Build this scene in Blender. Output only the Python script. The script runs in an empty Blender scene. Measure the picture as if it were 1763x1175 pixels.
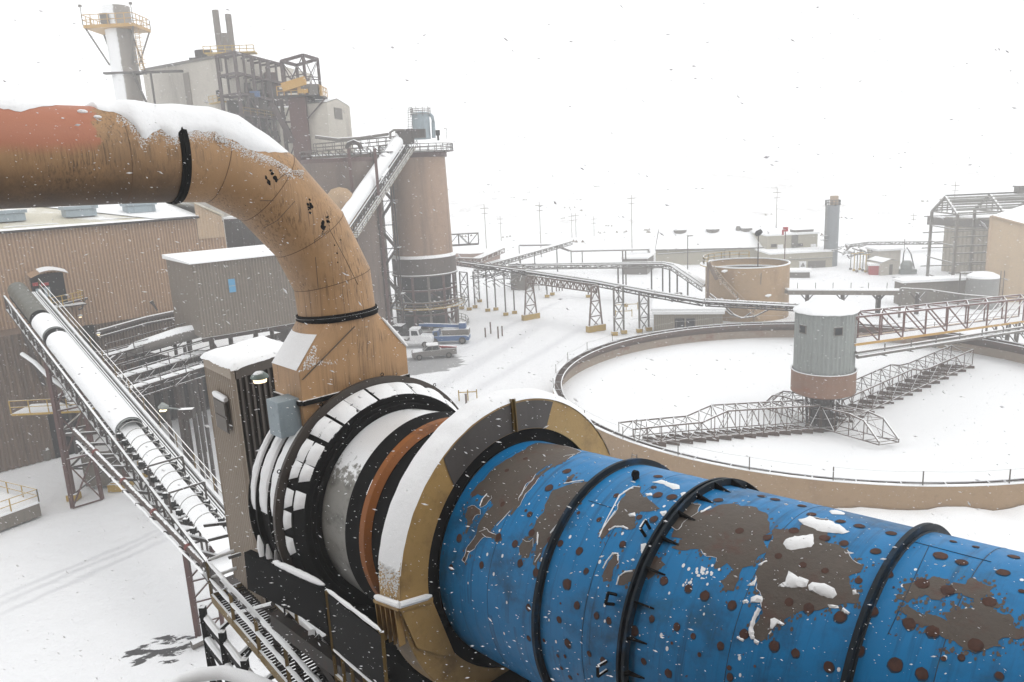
import bpy, math, random
from mathutils import Vector as V, Matrix
from mathutils.geometry import delaunay_2d_cdt
from mathutils import noise as mn
random.seed(7)
R=math.radians; PI=math.pi
S=bpy.context.scene; COL=S.collection
# ---------------------------------------------------------------- camera
F=1300.0; PITCH,ROLL=.2201,-.05; CAM=V((0,0,27))
_f=V((0,math.cos(PITCH),-math.sin(PITCH))); _r=V((1,0,0)); _u=_r.cross(_f)
cr,sr=math.cos(ROLL),math.sin(ROLL)
CR=cr*_r+sr*_u; CU=-sr*_r+cr*_u
cam=bpy.data.cameras.new('camera'); co=bpy.data.objects.new('camera',cam); COL.objects.link(co)
cam.sensor_width=36; cam.lens=36*F/1763; cam.clip_start=.1; cam.clip_end=6000
co.matrix_world=Matrix(((CR.x,CU.x,-_f.x,0),(CR.y,CU.y,-_f.y,0),(CR.z,CU.z,-_f.z,27),(0,0,0,1)))
S.camera=co
# ---------------------------------------------------------------- light
w=bpy.data.worlds.new('World'); S.world=w; w.use_nodes=True; nt=w.node_tree; nt.nodes.clear()
sky=nt.nodes.new('ShaderNodeTexSky'); sky.sky_type='NISHITA'; sky.sun_disc=False
SUN_EL,SUN_ROT=R(55),R(120)
sky.sun_elevation=SUN_EL; sky.sun_rotation=SUN_ROT; sky.dust_density=6; sky.air_density=1; sky.ozone_density=1
hs=nt.nodes.new('ShaderNodeHueSaturation'); hs.inputs['Saturation'].default_value=.04
mx=nt.nodes.new('ShaderNodeMix'); mx.data_type='RGBA'; mx.inputs[0].default_value=.82
mx.inputs[7].default_value=(11.6,11.75,11.9,1)     # even cloud deck
bg=nt.nodes.new('ShaderNodeBackground'); bg.inputs[1].default_value=.11
ow=nt.nodes.new('ShaderNodeOutputWorld')
nt.links.new(sky.outputs[0],hs.inputs['Color']); nt.links.new(hs.outputs[0],mx.inputs[6])
nt.links.new(mx.outputs[2],bg.inputs[0]); nt.links.new(bg.outputs[0],ow.inputs[0])
sl=bpy.data.lights.new('sun','SUN'); sl.energy=.5; sl.angle=R(25); sl.color=(1,.97,.93)
so=bpy.data.objects.new('sun',sl); COL.objects.link(so)
sd=V((math.sin(SUN_ROT)*math.cos(SUN_EL),math.cos(SUN_ROT)*math.cos(SUN_EL),math.sin(SUN_EL)))
so.rotation_euler=sd.to_track_quat('Z','Y').to_euler()
S.view_settings.view_transform='Standard'; S.view_settings.look='None'; S.view_settings.exposure=.2; S.view_settings.gamma=1
cy=S.cycles; cy.diffuse_bounces=3; cy.glossy_bounces=2; cy.volume_bounces=7; cy.max_bounces=10; cy.transmission_bounces=2
cy.use_denoising=True; cy.caustics_reflective=False; cy.caustics_refractive=False
# ---------------------------------------------------------------- pixel <-> space helpers (photo pixels, 1763 wide)
def ray(px,py): return _f+CR*((px-881.5)/F)-CU*((py-587.5)/F)
def G(px,py,z=0.): d=ray(px,py); return CAM+d*((z-27)/d.z)
def at(px,py,Y): d=ray(px,py); return CAM+d*(Y/d.y)
def ZY(px,py,Y): return at(px,py,Y).z
class Plane:                     # a vertical plane through two ground points
    def __init__(s,a,b):
        s.a=V((a[0],a[1],0)); b=V((b[0],b[1],0)); s.L=(b-s.a).length; s.u=(b-s.a)/s.L
        s.n=V((s.u.y,-s.u.x,0))   # faces the camera side
    def hit(s,px,py):
        d=ray(px,py); t=(s.a-CAM).dot(s.n)/d.dot(s.n); return CAM+d*t
    def uz(s,px,py): p=s.hit(px,py); return (p-s.a).dot(s.u),p.z
    def pt(s,u,z,o=0): return s.a+s.u*u+s.n*o+V((0,0,z))
# ---------------------------------------------------------------- materials
def N(t,k): return t.nodes.new(k)
def math_(t,op,a,b=None,c=None,clamp=False):
    n=N(t,'ShaderNodeMath'); n.operation=op; n.use_clamp=clamp
    for i,x in enumerate((a,b,c)):
        if x is None: continue
        if isinstance(x,(int,float)): n.inputs[i].default_value=x
        else: t.links.new(x,n.inputs[i])
    return n.outputs[0]
def noise(t,vec,scale,detail=4,rough=.55,map_=None):
    if map_:
        m=N(t,'ShaderNodeMapping'); m.inputs['Scale'].default_value=map_; t.links.new(vec,m.inputs[0]); vec=m.outputs[0]
    n=N(t,'ShaderNodeTexNoise'); n.inputs['Scale'].default_value=scale; n.inputs['Detail'].default_value=detail; n.inputs['Roughness'].default_value=rough
    t.links.new(vec,n.inputs['Vector']); return n.outputs[0]
def ramp(t,x,a,b):
    n=N(t,'ShaderNodeMapRange'); n.inputs[1].default_value=a; n.inputs[2].default_value=b; n.interpolation_type='SMOOTHSTEP'
    t.links.new(x,n.inputs[0]); return n.outputs[0]
def mixc(t,f,a,b):
    n=N(t,'ShaderNodeMix'); n.data_type='RGBA'
    if isinstance(f,(int,float)): n.inputs[0].default_value=f
    else: t.links.new(f,n.inputs[0])
    for i,x in ((6,a),(7,b)):
        if isinstance(x,tuple): n.inputs[i].default_value=(*x,1)
        else: t.links.new(x,n.inputs[i])
    return n.outputs[2]
def srgb(r,g,b):
    f=lambda c:(c/255/12.92 if c<11 else ((c/255+.055)/1.055)**2.4); return (f(r),f(g),f(b))
SNOWC=(.80,.805,.81)
def M(name,col,rough=.65,var=.2,scale=1.2,snow=0.,wind=(-.15,-.1,1),stain=None,amt=.5,sscale=(3,3,.35),metal=0,bump=.0,bscale=20,fine=True,extra=None):
    if col[0]<.7 and not name.startswith('snow'):
        col=(col[0]*.70,col[1]*.69,col[2]*.655)
        if stain and stain[0]<.7: stain=tuple(x*.62 for x in stain)
    m=bpy.data.materials.new(name); m.use_nodes=True; t=m.node_tree; p=t.nodes['Principled BSDF']
    tc=N(t,'ShaderNodeTexCoord').outputs['Object']
    c=mixc(t,noise(t,tc,scale,5,.6),tuple(x*(1-var) for x in col),tuple(min(1,x*(1+var)) for x in col))
    if fine:
        c=mixc(t,math_(t,'MULTIPLY',ramp(t,noise(t,tc,scale*9,3,.7),.5,.75),.35),c,tuple(x*.55 for x in col))
    if stain:
        s=ramp(t,noise(t,tc,1.0,5,.65,sscale),.5,.72)
        c=mixc(t,math_(t,'MULTIPLY',s,amt),c,stain)
    if extra: c=extra(t,tc,c,p)
    r_=rough
    if snow>0:
        ge=N(t,'ShaderNodeNewGeometry'); dp=N(t,'ShaderNodeVectorMath'); dp.operation='DOT_PRODUCT'
        wv=V(wind).normalized(); dp.inputs[1].default_value=wv
        t.links.new(ge.outputs['Normal'],dp.inputs[0])
        th=1-snow
        nz=noise(t,tc,6,4,.7)
        x=math_(t,'ADD',dp.outputs['Value'],math_(t,'MULTIPLY',math_(t,'SUBTRACT',nz,.5),.55))
        f=ramp(t,x,th-.04,th+.04)
        c=mixc(t,f,c,SNOWC)
    t.links.new(c,p.inputs['Base Color'])
    if not p.inputs['Roughness'].is_linked: p.inputs['Roughness'].default_value=r_; p.inputs['Metallic'].default_value=metal
    if max(col)<.03: p.inputs['Specular IOR Level'].default_value=.2
    if bump>0:
        b=N(t,'ShaderNodeBump'); b.inputs['Strength'].default_value=bump; b.inputs['Distance'].default_value=.05
        t.links.new(noise(t,tc,bscale,4,.6),b.inputs['Height']); t.links.new(b.outputs[0],p.inputs['Normal'])
    return m
snow=M('snow',SNOWC,.7,.015,.5,bump=.35,bscale=5,fine=False)
snow_dirty=M('snow_dirty',(.62,.6,.58),.7,.1,.8,bump=.3,bscale=6)
beige=M('beige_paint',srgb(187,142,98),.5,.12,.8,stain=(.06,.04,.025),amt=.55,sscale=(5,5,.5),bump=.1,bscale=3)
wind=(-.5,-.2,.8)
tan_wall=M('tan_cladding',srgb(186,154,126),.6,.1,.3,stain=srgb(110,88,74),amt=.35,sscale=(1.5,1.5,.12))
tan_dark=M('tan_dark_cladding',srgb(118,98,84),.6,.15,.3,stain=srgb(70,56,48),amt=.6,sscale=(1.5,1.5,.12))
tan_light=M('tan_light_cladding',srgb(196,170,143),.6,.08,.3,stain=srgb(150,125,105),amt=.3,sscale=(1.5,1.5,.12))
greybrown=M('greybrown_cladding',srgb(138,128,119),.6,.1,.4,stain=srgb(80,72,66),amt=.4,sscale=(1.5,1.5,.15))
concrete=M('pale_cladding',srgb(206,200,192),.7,.06,.08,stain=srgb(150,140,130),amt=.45,sscale=(.3,.3,.05))
conc_dark=M('concrete',srgb(125,118,110),.8,.2,.6,stain=srgb(80,74,68),amt=.5,snow=.25)
silo_m=M('silo_shell',srgb(172,142,120),.7,.12,.1,stain=srgb(108,90,80),amt=.6,sscale=(.5,.5,.03))
steel=M('dark_steel',srgb(62,54,50),.6,.3,2,snow=.38,wind=(-.1,-.1,1),stain=srgb(95,58,42),amt=.5)
steel_bare=M('dark_steel_bare',srgb(52,46,43),.6,.3,2,stain=srgb(85,54,42),amt=.5)
redsteel=M('red_brown_steel',srgb(92,58,54),.6,.25,1.5,snow=.3,stain=srgb(60,48,46),amt=.5)
greysteel=M('grey_steel',srgb(112,106,101),.6,.2,2,snow=.42)
galv=M('galvanised',srgb(152,158,158),.5,.1,.5,stain=srgb(112,112,110),amt=.5,sscale=(1,1,.2))
blue_grey=M('blue_grey_paint',srgb(160,176,188),.5,.1,.6,stain=srgb(90,98,104),amt=.5,sscale=(1,1,.2))
yellow=M('yellow_paint',srgb(196,160,62),.5,.15,1.5,snow=.3,stain=srgb(110,88,50),amt=.4)
olive=M('worn_yellow_paint',srgb(128,102,42),.55,.25,3,snow=.35,stain=srgb(50,40,26),amt=.6)
orange=M('orange_paint',srgb(206,160,76),.5,.1,1,snow=.25)
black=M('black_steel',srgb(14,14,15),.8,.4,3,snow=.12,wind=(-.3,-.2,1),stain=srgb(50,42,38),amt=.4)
black_plain=M('black_steel_plain',srgb(10,10,11),.85,.4,3)
disc_m=M('disc_steel',srgb(70,61,55),.55,.15,2,stain=srgb(50,42,38),amt=.5,bump=.1)
patch_m=M('bare_steel_patch',srgb(94,84,76),.6,.28,1.4,stain=srgb(104,58,42),amt=.6,sscale=(3.2,3.2,3.2),bump=.15,bscale=14)
rust_m=M('rust_spot',srgb(84,52,40),.8,.6,14,stain=srgb(50,34,30),amt=.5,sscale=(8,8,8))
silver=M('silver_shell',srgb(150,148,144),.38,.3,.9,snow=.16,wind=(-.35,-.1,1),stain=srgb(58,52,46),amt=.75,sscale=(1.2,2.2,2.2),metal=.3)
rustring=M('rust_ring',srgb(160,92,14),.65,.45,2,stain=srgb(62,36,20),amt=.7,sscale=(2,2,2))
rust_tank=M('rusted_tank',srgb(176,160,146),.75,.25,.5,stain=srgb(150,96,70),amt=.7,sscale=(.5,.5,.7))
rust_dark=M('rusted_tank_dark',srgb(96,78,70),.75,.35,1,stain=srgb(120,66,48),amt=.5)
rust_strong=M('rust_band',srgb(146,112,92),.75,.2,.4,stain=srgb(160,88,50),amt=.8,sscale=(.3,.3,1.5))
tankwall=M('tan_tank_wall',srgb(178,150,120),.75,.08,.4,bump=.3,bscale=9,stain=srgb(150,122,96),amt=.4,sscale=(.4,.4,.2))
tan_paint=M('tan_tank_paint',srgb(182,150,112),.6,.08,.2,stain=srgb(140,104,70),amt=.5,sscale=(.3,.3,.1))
white_p=M('white_paint',(.75,.75,.75),.4,.05,2,snow=.2,wind=(-.1,0,1))
silver_p=M('grey_car_paint',srgb(128,124,122),.4,.05,2,snow=.2,wind=(-.1,0,1))
blue_p=M('blue_machine_paint',srgb(44,92,150),.45,.1,2,snow=.2,wind=(-.1,0,1))
red_p=M('red_paint',srgb(186,52,58),.5,.08,1,snow=.1)
glass=M('dark_glass',(.02,.025,.03),.1,.1,1,fine=False)
tyre=M('tyre_rubber',(.02,.02,.02),.8,.2,4)
bluewin=M('blue_window',srgb(90,160,205),.3,.1,2,fine=False)
roofpale=M('pale_roof',srgb(214,208,190),.6,.06,.4,stain=SNOWC,amt=1.,sscale=(.16,.16,.16))
pole_m=M('weathered_pole',srgb(160,152,146),.8,.1,1)
door_m=M('black_door',srgb(40,40,44),.5,.2,1)
lampglass=bpy.data.materials.new('lit_lamp'); lampglass.use_nodes=True
_p=lampglass.node_tree.nodes['Principled BSDF']; _p.inputs['Base Color'].default_value=(1,.85,.6,1); _p.inputs['Emission Color'].default_value=(1,.8,.5,1); _p.inputs['Emission Strength'].default_value=1.6
# ---------------------------------------------------------------- mesh builder
class MB:
    def __init__(s): s.v=[]; s.f=[]; s.m=[]
    def add(s,vs,fs,mi=0):
        o=len(s.v); s.v+=[V(x) for x in vs]; s.f+=[tuple(i+o for i in f) for f in fs]; s.m+=[mi]*len(fs); return s
    def box(s,c,sz,rz=0,mi=0,axes=None):
        c=V(c)
        if axes is None:
            X=V((math.cos(rz),math.sin(rz),0)); Y=V((-math.sin(rz),math.cos(rz),0)); Z=V((0,0,1))
        else: X,Y,Z=axes
        vs=[c+X*(a*sz[0]/2)+Y*(b*sz[1]/2)+Z*(d*sz[2]/2) for d in(-1,1) for b in(-1,1) for a in(-1,1)]
        return s.add(vs,[(0,2,3,1),(4,5,7,6),(0,1,5,4),(2,6,7,3),(0,4,6,2),(1,3,7,5)],mi)
    def beam(s,p,q,w=.1,h=None,mi=0,up=V((0,0,1))):
        p=V(p);q=V(q);h=h or w; d=q-p; L=d.length
        if L<1e-6: return s
        X=d/L; 
        if abs(X.dot(up))>.97: up=V((0,1,0))
        Y=up.cross(X).normalized(); Z=X.cross(Y)
        return s.box((p+q)/2,(L,w,h),mi=mi,axes=(X,Y,Z))
    def tube(s,p,q,r,n=8,r2=None,mi=0,caps=True):
        p=V(p);q=V(q);r2=r if r2 is None else r2; d=(q-p).normalized(); up=V((0,0,1)) if abs(d.z)<.95 else V((0,1,0))
        a=up.cross(d).normalized(); b=d.cross(a); vs=[]
        for c,rr in((p,r),(q,r2)):
            for i in range(n):
                t=2*PI*i/n; vs.append(c+a*(rr*math.cos(t))+b*(rr*math.sin(t)))
        fs=[(i,(i+1)%n,n+(i+1)%n,n+i) for i in range(n)]
        if caps: fs+=[tuple(range(n-1,-1,-1)),tuple(range(n,2*n))]
        return s.add(vs,fs,mi)
    def path(s,pts,r,n=8,mi=0):
        for a,b in zip(pts,pts[1:]): s.tube(a,b,r,n,mi=mi)
        return s
    def sweep(s,pts,r,n=10,mi=0):       # smooth tube through points
        pts=[V(p) for p in pts]; vs=[]; m=len(pts)
        for i,p in enumerate(pts):
            d=(pts[min(i+1,m-1)]-pts[max(i-1,0)]).normalized(); up=V((0,0,1)) if abs(d.z)<.97 else V((0,1,0))
            a=up.cross(d).normalized(); b=d.cross(a)
            rr=r[i] if isinstance(r,(list,tuple)) else r
            for k in range(n):
                t=2*PI*k/n; vs.append(p+a*(rr*math.cos(t))+b*(rr*math.sin(t)))
        fs=[(i*n+k,i*n+(k+1)%n,(i+1)*n+(k+1)%n,(i+1)*n+k) for i in range(m-1) for k in range(n)]
        fs+=[tuple(range(n-1,-1,-1)),tuple((m-1)*n+k for k in range(n))]
        return s.add(vs,fs,mi)
    def lathe(s,c,prof,n=48,a0=0,a1=2*PI,mi=0):   # about vertical axis: (r,z)
        c=V(c); full=abs(a1-a0-2*PI)<1e-6; k=n if full else n+1; vs=[]
        for r_,z in prof:
            for i in range(k):
                t=a0+(a1-a0)*i/n; vs.append(c+V((r_*math.cos(t),r_*math.sin(t),z)))
        fs=[]
        for j in range(len(prof)-1):
            for i in range(n):
                i2=(i+1)%k; fs.append((j*k+i,j*k+i2,(j+1)*k+i2,(j+1)*k+i))
        return s.add(vs,fs,mi)
    def prism(s,poly,z0,z1,mi=0,top=None):        # poly: list of (x,y); z1 number or list per corner
        n=len(poly); z1=z1 if isinstance(z1,(list,tuple)) else [z1]*n
        vs=[V((p[0],p[1],z0)) for p in poly]+[V((p[0],p[1],z1[i])) for i,p in enumerate(poly)]
        fs=[(i,(i+1)%n,n+(i+1)%n,n+i) for i in range(n)]
        s.add(vs,fs+[tuple(range(n-1,-1,-1))],mi)
        s.add(vs[n:],[tuple(range(n))],mi if top is None else top); return s
    def build(s,name,mats,parent=None,smooth=False,off=None):
        me=bpy.data.meshes.new(name); o=bpy.data.objects.new(name,me)
        org=V((0,0,0))
        if parent is not None: org=ORG.get(parent,V((0,0,0)))
        elif off is not None: org=V(off)
        elif s.v:
            xs=[v.x for v in s.v]; ys=[v.y for v in s.v]; org=V(((min(xs)+max(xs))/2,(min(ys)+max(ys))/2,min(v.z for v in s.v)))
        me.from_pydata([v-org for v in s.v],[],s.f)
        mats=mats if isinstance(mats,(list,tuple)) else [mats]
        for m in mats: me.materials.append(m)
        if len(mats)>1: me.polygons.foreach_set('material_index',s.m)
        if smooth:
            me.polygons.foreach_set('use_smooth',[True]*len(me.polygons))
            try: me.set_sharp_from_angle(angle=R(35))
            except Exception: pass
        me.update(); COL.objects.link(o)
        if parent is not None: o.parent=parent; ORG[o]=org
        else: o.location=org; ORG[o]=org
        return o
ORG={}
def tag(o,label,cat,group=None,kind=None):
    if label: o['label']=label
    if cat: o['category']=cat
    if group: o['group']=group
    if kind: o['kind']=kind
    return o
def thing(name,label,cat,loc=(0,0,0),group=None):
    o=bpy.data.objects.new(name,None); COL.objects.link(o); o.location=loc; o.empty_display_size=.2; ORG[o]=V(loc)
    return tag(o,label,cat,group)
def dup(root,loc,rz=0,label=None,scale=None):
    c=root.copy(); COL.objects.link(c); c.location=loc; c.rotation_euler=(0,0,rz)
    if scale: c.scale=scale
    if label: c['label']=label
    for ch in list(root.children):
        d=ch.copy(); COL.objects.link(d); d.parent=c
        for g in list(ch.children):
            e=g.copy(); COL.objects.link(e); e.parent=d
    return c
def L3(a,b,t): return V(a)+(V(b)-V(a))*t
def truss(mb,a,b,h,n,w=.1,wd=.07,mi=0,flip=False):
    """flat truss: bottom chord a-b, top chord h above"""
    a=V(a);b=V(b);H=V((0,0,h))
    mb.beam(a,b,w,mi=mi); mb.beam(a+H,b+H,w,mi=mi)
    for i in range(n+1):
        p=L3(a,b,i/n); mb.beam(p,p+H,wd,mi=mi)
        if i<n:
            q=L3(a,b,(i+1)/n)
            if (i%2==0)!=flip: mb.beam(p,q+H,wd,mi=mi)
            else: mb.beam(p+H,q,wd,mi=mi)
def railing(mb,pts,h=1.1,step=2.,r=.025,mi=0,posts=True):
    pts=[V(p) for p in pts]
    for a,b in zip(pts,pts[1:]):
        for k in(.5,1): mb.beam(a+V((0,0,h*k)),b+V((0,0,h*k)),r*2,mi=mi)
        n=max(1,round((b-a).length/step))
        if posts:
            for i in range(n+1):
                p=L3(a,b,i/n); mb.beam(p,p+V((0,0,h)),r*2,mi=mi)
# ================================================================ SETTING: ground, hills
TC=V((34.19,80.3,0)); TR=29.76; RIM=3.34
KAX=V((.67583579,-.73458905,.06020718)).normalized(); KP=V((.0353,12.3527,27-6.5347)); KR=1.9
def gz(x,y):
    z=0
    d=math.hypot(x-TC.x,y-TC.y)
    if y>170:
        z+=(y-170)*.012
    # hillside rising at the back right
    if y>330: z+=((y-330)**1.15)*.035*(0.5+1/(1+math.exp(-(x-30)/110)))*.9+4*mn.noise(V((x*.012,y*.012,0)))*min(1,(y-330)/80)
    return z
def ground():
    mb=MB(); n=160; rs=[TR+.3]; r=TR+.3
    while r<880: r*=1.055; rs.append(r)
    vs=[]
    for r in rs:
        for i in range(n):
            t=2*PI*i/n; x=TC.x+r*math.cos(t); y=TC.y+r*math.sin(t)
            z=gz(x,y)+(.25*mn.noise(V((x*.08,y*.08,3)))+.08*mn.noise(V((x*.5,y*.5,7))) if r>TR+1 and r<300 else 0)
            vs.append((x,y,z-.05))
    fs=[(j*n+i,j*n+(i+1)%n,(j+1)*n+(i+1)%n,(j+1)*n+i) for j in range(len(rs)-1) for i in range(n)]
    mb.add(vs,fs)
    m=bpy.data.materials.new('snow_ground'); m.use_nodes=True; t=m.node_tree; p=t.nodes['Principled BSDF']
    tc=N(t,'ShaderNodeTexCoord').outputs['Object']
    sx=N(t,'ShaderNodeSeparateXYZ'); t.links.new(tc,sx.inputs[0]); X,Y=sx.outputs[0],sx.outputs[1]
    c=mixc(t,noise(t,tc,.05,5,.6),(.70,.705,.72),(.81,.812,.816))
    nz=noise(t,tc,.4,4,.6)
    def strip(a,b,wid,soft,amount,colr):
        nonlocal c
        a=V((a[0],a[1],0));b=V((b[0],b[1],0)); d=(b-a); L=d.length; d/=L; nn=V((-d.y,d.x,0))
        px=math_(t,'ADD',math_(t,'MULTIPLY',X,nn.x),math_(t,'MULTIPLY_ADD',Y,nn.y,-nn.dot(a)))
        px=math_(t,'ABSOLUTE',math_(t,'ADD',px,math_(t,'MULTIPLY',math_(t,'SUBTRACT',nz,.5),1.2)))
        al=math_(t,'ADD',math_(t,'MULTIPLY',X,d.x),math_(t,'MULTIPLY_ADD',Y,d.y,-d.dot(a)))
        ends=math_(t,'MULTIPLY',ramp(t,al,-4,4),math_(t,'SUBTRACT',1,ramp(t,al,L-4,L+4)))
        f=math_(t,'SUBTRACT',1,ramp(t,px,wid-soft,wid+soft))
        f=math_(t,'MULTIPLY',math_(t,'MULTIPLY',f,ends),amount)
        c=mixc(t,f,c,colr)
    # wheel tracks pressed grey into the snow
    for off in (0,14,34):
        a=G(-20,1035+off); b=G(290,905+off*.6); strip(a,b,.28,.25,.5,(.5,.5,.52))
    for a,b,wd in ((G(700,700),G(930,560),1.2),(G(720,640),G(960,520),.6),(G(770,700),G(1010,560),.8),(G(330,735),G(215,720),1.5),(G(290,712),G(360,735),.9)):
        strip(a,b,wd,.8,.5,(.55,.55,.57))
    # bare dark ground under parked trucks
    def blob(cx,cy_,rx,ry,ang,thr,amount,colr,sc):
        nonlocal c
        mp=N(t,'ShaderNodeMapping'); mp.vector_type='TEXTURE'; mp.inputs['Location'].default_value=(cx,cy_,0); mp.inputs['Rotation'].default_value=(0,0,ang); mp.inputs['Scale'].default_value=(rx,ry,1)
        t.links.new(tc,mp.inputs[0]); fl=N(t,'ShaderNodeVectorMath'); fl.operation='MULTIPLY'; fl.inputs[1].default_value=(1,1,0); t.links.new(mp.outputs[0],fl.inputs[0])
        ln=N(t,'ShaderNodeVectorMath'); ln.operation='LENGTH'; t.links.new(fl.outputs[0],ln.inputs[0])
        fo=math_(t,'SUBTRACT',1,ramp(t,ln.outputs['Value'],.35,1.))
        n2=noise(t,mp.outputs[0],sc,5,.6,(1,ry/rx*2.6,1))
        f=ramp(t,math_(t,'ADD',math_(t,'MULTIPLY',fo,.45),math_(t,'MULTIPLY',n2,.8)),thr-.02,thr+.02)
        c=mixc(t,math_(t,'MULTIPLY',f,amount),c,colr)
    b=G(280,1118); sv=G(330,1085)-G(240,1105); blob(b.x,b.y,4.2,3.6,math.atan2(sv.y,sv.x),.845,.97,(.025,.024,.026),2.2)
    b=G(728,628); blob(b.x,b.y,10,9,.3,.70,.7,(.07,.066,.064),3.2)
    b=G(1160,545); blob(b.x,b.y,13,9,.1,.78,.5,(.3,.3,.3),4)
    # brush and rock showing through on the far slope
    far=ramp(t,Y,250,360)
    br=ramp(t,noise(t,tc,.035,8,.72,(1,.45,1)),.56,.66)
    c=mixc(t,math_(t,'MULTIPLY',math_(t,'MULTIPLY',br,far),.6),c,(.3,.27,.23))
    t.links.new(c,p.inputs['Base Color']); p.inputs['Roughness'].default_value=.75
    bp=N(t,'ShaderNodeBump'); bp.inputs['Strength'].default_value=.5; bp.inputs['Distance'].default_value=.55
    t.links.new(noise(t,tc,.45,7,.62),bp.inputs['Height']); t.links.new(bp.outputs[0],p.inputs['Normal'])
    o=mb.build('ground',m,off=(0,0,0),smooth=True); o['kind']='structure'
ground()
def snow_bank():        # ploughed bank piled against the near side of the basin
    mb=MB(); n=120; k=12; vs=[]
    for i in range(n+1):
        t=R(200)+R(150)*i/n
        for j in range(k+1):
            s=j/k; r=TR+.25+9.5*s
            env=math.sin(PI*i/n)**.5 if 0<i<n else 0
            side=1/(1+math.exp(-(math.degrees(t)-243)/4.))
            h=(1.75*math.sin(PI*min(1,(.5+s*.62)))**1.1)*side*env*(1+.22*mn.noise(V((t*9,s*3,0)))+.1*mn.noise(V((t*30,s*9,5))))
            if j==k: h=-.3
            vs.append((TC.x+r*math.cos(t),TC.y+r*math.sin(t),h-.1))
    fs=[(i*(k+1)+j,(i+1)*(k+1)+j,(i+1)*(k+1)+j+1,i*(k+1)+j+1) for i in range(n) for j in range(k)]
    mb.add(vs,fs); o=mb.build('snow_bank',snow,off=(0,0,0),smooth=True); o['kind']='structure'
snow_bank()
# ================================================================ KILN
MK=Matrix.Identity(4)
_Y=KAX.cross(V((0,0,1))).normalized(); _Z=_Y.cross(KAX)
# local: X axis, Y toward near left, Z up
for i,a in enumerate((KAX,_Y,KAX.cross(_Y))):
    for j in range(3): MK[j][i]=a[j]
_zz=V((MK[0][2],MK[1][2],MK[2][2]))
if _zz.z<0:
    for j in range(3): MK[j][2]*=-1
    # keep right-handed by flipping Y too
    for j in range(3): MK[j][1]*=-1
for j in range(3): MK[j][3]=KP[j]
MKi=MK.inverted()
kiln=thing('rotary_kiln','blue rotary kiln shell with peeled paint, steel rings and seal plates, in the foreground','rotary kiln')
kiln.matrix_world=MK; ORG[kiln]=V((0,0,0))
def cyl(t,a,r): return V((t*KR,-r*KR*math.cos(a),r*KR*math.sin(a)))   # angle 0 = near left, 90 = top
def kray(px,py,r=1.):      # pixel -> (t,angle) on kiln cylinder
    o=MKi@CAM; d=MKi.to_3x3()@ray(px,py); r_=r*KR
    A=d.y**2+d.z**2; B=2*(o.y*d.y+o.z*d.z); C=o.y**2+o.z**2-r_*r_; D=B*B-4*A*C
    if D<0: D=0
    s=(-B-math.sqrt(D))/(2*A); p=o+d*s; return p.x/KR,math.atan2(p.z,-p.y)
def kplane(px,py,t):       # pixel -> (r,angle) on the plane across the kiln at t
    o=MKi@CAM; d=MKi.to_3x3()@ray(px,py); s=(t*KR-o.x)/d.x; p=o+d*s; return math.hypot(p.y,p.z)/KR,math.atan2(p.z,-p.y)
def xl(mb,prof,n=120,a0=0,a1=2*PI,mi=0):      # lathe about the kiln axis, prof = (t,r)
    full=abs(a1-a0-2*PI)<1e-6; k=n if full else n+1
    vs=[cyl(t,a0+(a1-a0)*i/n,r) for t,r in prof for i in range(k)]
    fs=[(j*k+i,j*k+(i+1)%k,(j+1)*k+(i+1)%k,(j+1)*k+i) for j in range(len(prof)-1) for i in range(n)]
    mb.add(vs,fs,mi); return mb
# blue paint with grime
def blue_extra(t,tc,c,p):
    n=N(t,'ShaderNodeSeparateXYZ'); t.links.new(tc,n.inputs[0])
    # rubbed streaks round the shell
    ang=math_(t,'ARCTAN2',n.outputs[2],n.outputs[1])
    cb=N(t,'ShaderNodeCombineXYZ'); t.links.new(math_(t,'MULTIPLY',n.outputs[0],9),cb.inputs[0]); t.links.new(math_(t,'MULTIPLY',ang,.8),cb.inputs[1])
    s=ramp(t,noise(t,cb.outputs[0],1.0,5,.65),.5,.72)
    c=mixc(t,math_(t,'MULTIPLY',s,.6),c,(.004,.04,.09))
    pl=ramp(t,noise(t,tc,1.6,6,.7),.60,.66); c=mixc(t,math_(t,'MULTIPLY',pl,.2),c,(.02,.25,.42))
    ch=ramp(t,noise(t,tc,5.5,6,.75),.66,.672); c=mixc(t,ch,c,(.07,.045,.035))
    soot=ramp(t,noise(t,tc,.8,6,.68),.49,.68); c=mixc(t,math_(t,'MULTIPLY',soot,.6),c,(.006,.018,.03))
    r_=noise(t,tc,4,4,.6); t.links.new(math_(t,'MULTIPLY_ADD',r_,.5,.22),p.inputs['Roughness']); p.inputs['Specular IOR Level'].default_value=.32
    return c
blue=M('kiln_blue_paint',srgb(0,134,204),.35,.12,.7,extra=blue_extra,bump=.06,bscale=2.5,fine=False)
def crop(o,s): return lambda p:(o[0]+p[0]*s,o[1]+p[1]*s)
c6=crop((650,640),.28935); c7=crop((900,760),.3532); c8=crop((1263,780),.33625)
sh=MB()
T0,T1=.0,9.5
ts=[T0+(T1-T0)*i/60 for i in range(61)]
xl(sh,[(t,1.0) for t in ts],140)
rnd=random.Random(3)
def roughen(poly,step=.05,amp=.022,seed=0):
    """poly in (t*KR, a*KR) metres"""
    out=[]
    n=len(poly)
    for i in range(n):
        a=poly[i];b=poly[(i+1)%n]; L=math.hypot(b[0]-a[0],b[1]-a[1]); k=max(1,int(L/step))
        for j in range(k):
            x=a[0]+(b[0]-a[0])*j/k; y=a[1]+(b[1]-a[1])*j/k
            q=V((x*6,y*6,seed)); q2=V((x*22,y*22,seed+5))
            out.append((x+amp*2.6*mn.noise(q)+amp*mn.noise(q2),y+amp*2.6*mn.noise(q+V((9,9,9)))+amp*mn.noise(q2+V((4,4,4)))))
    return out
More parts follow.
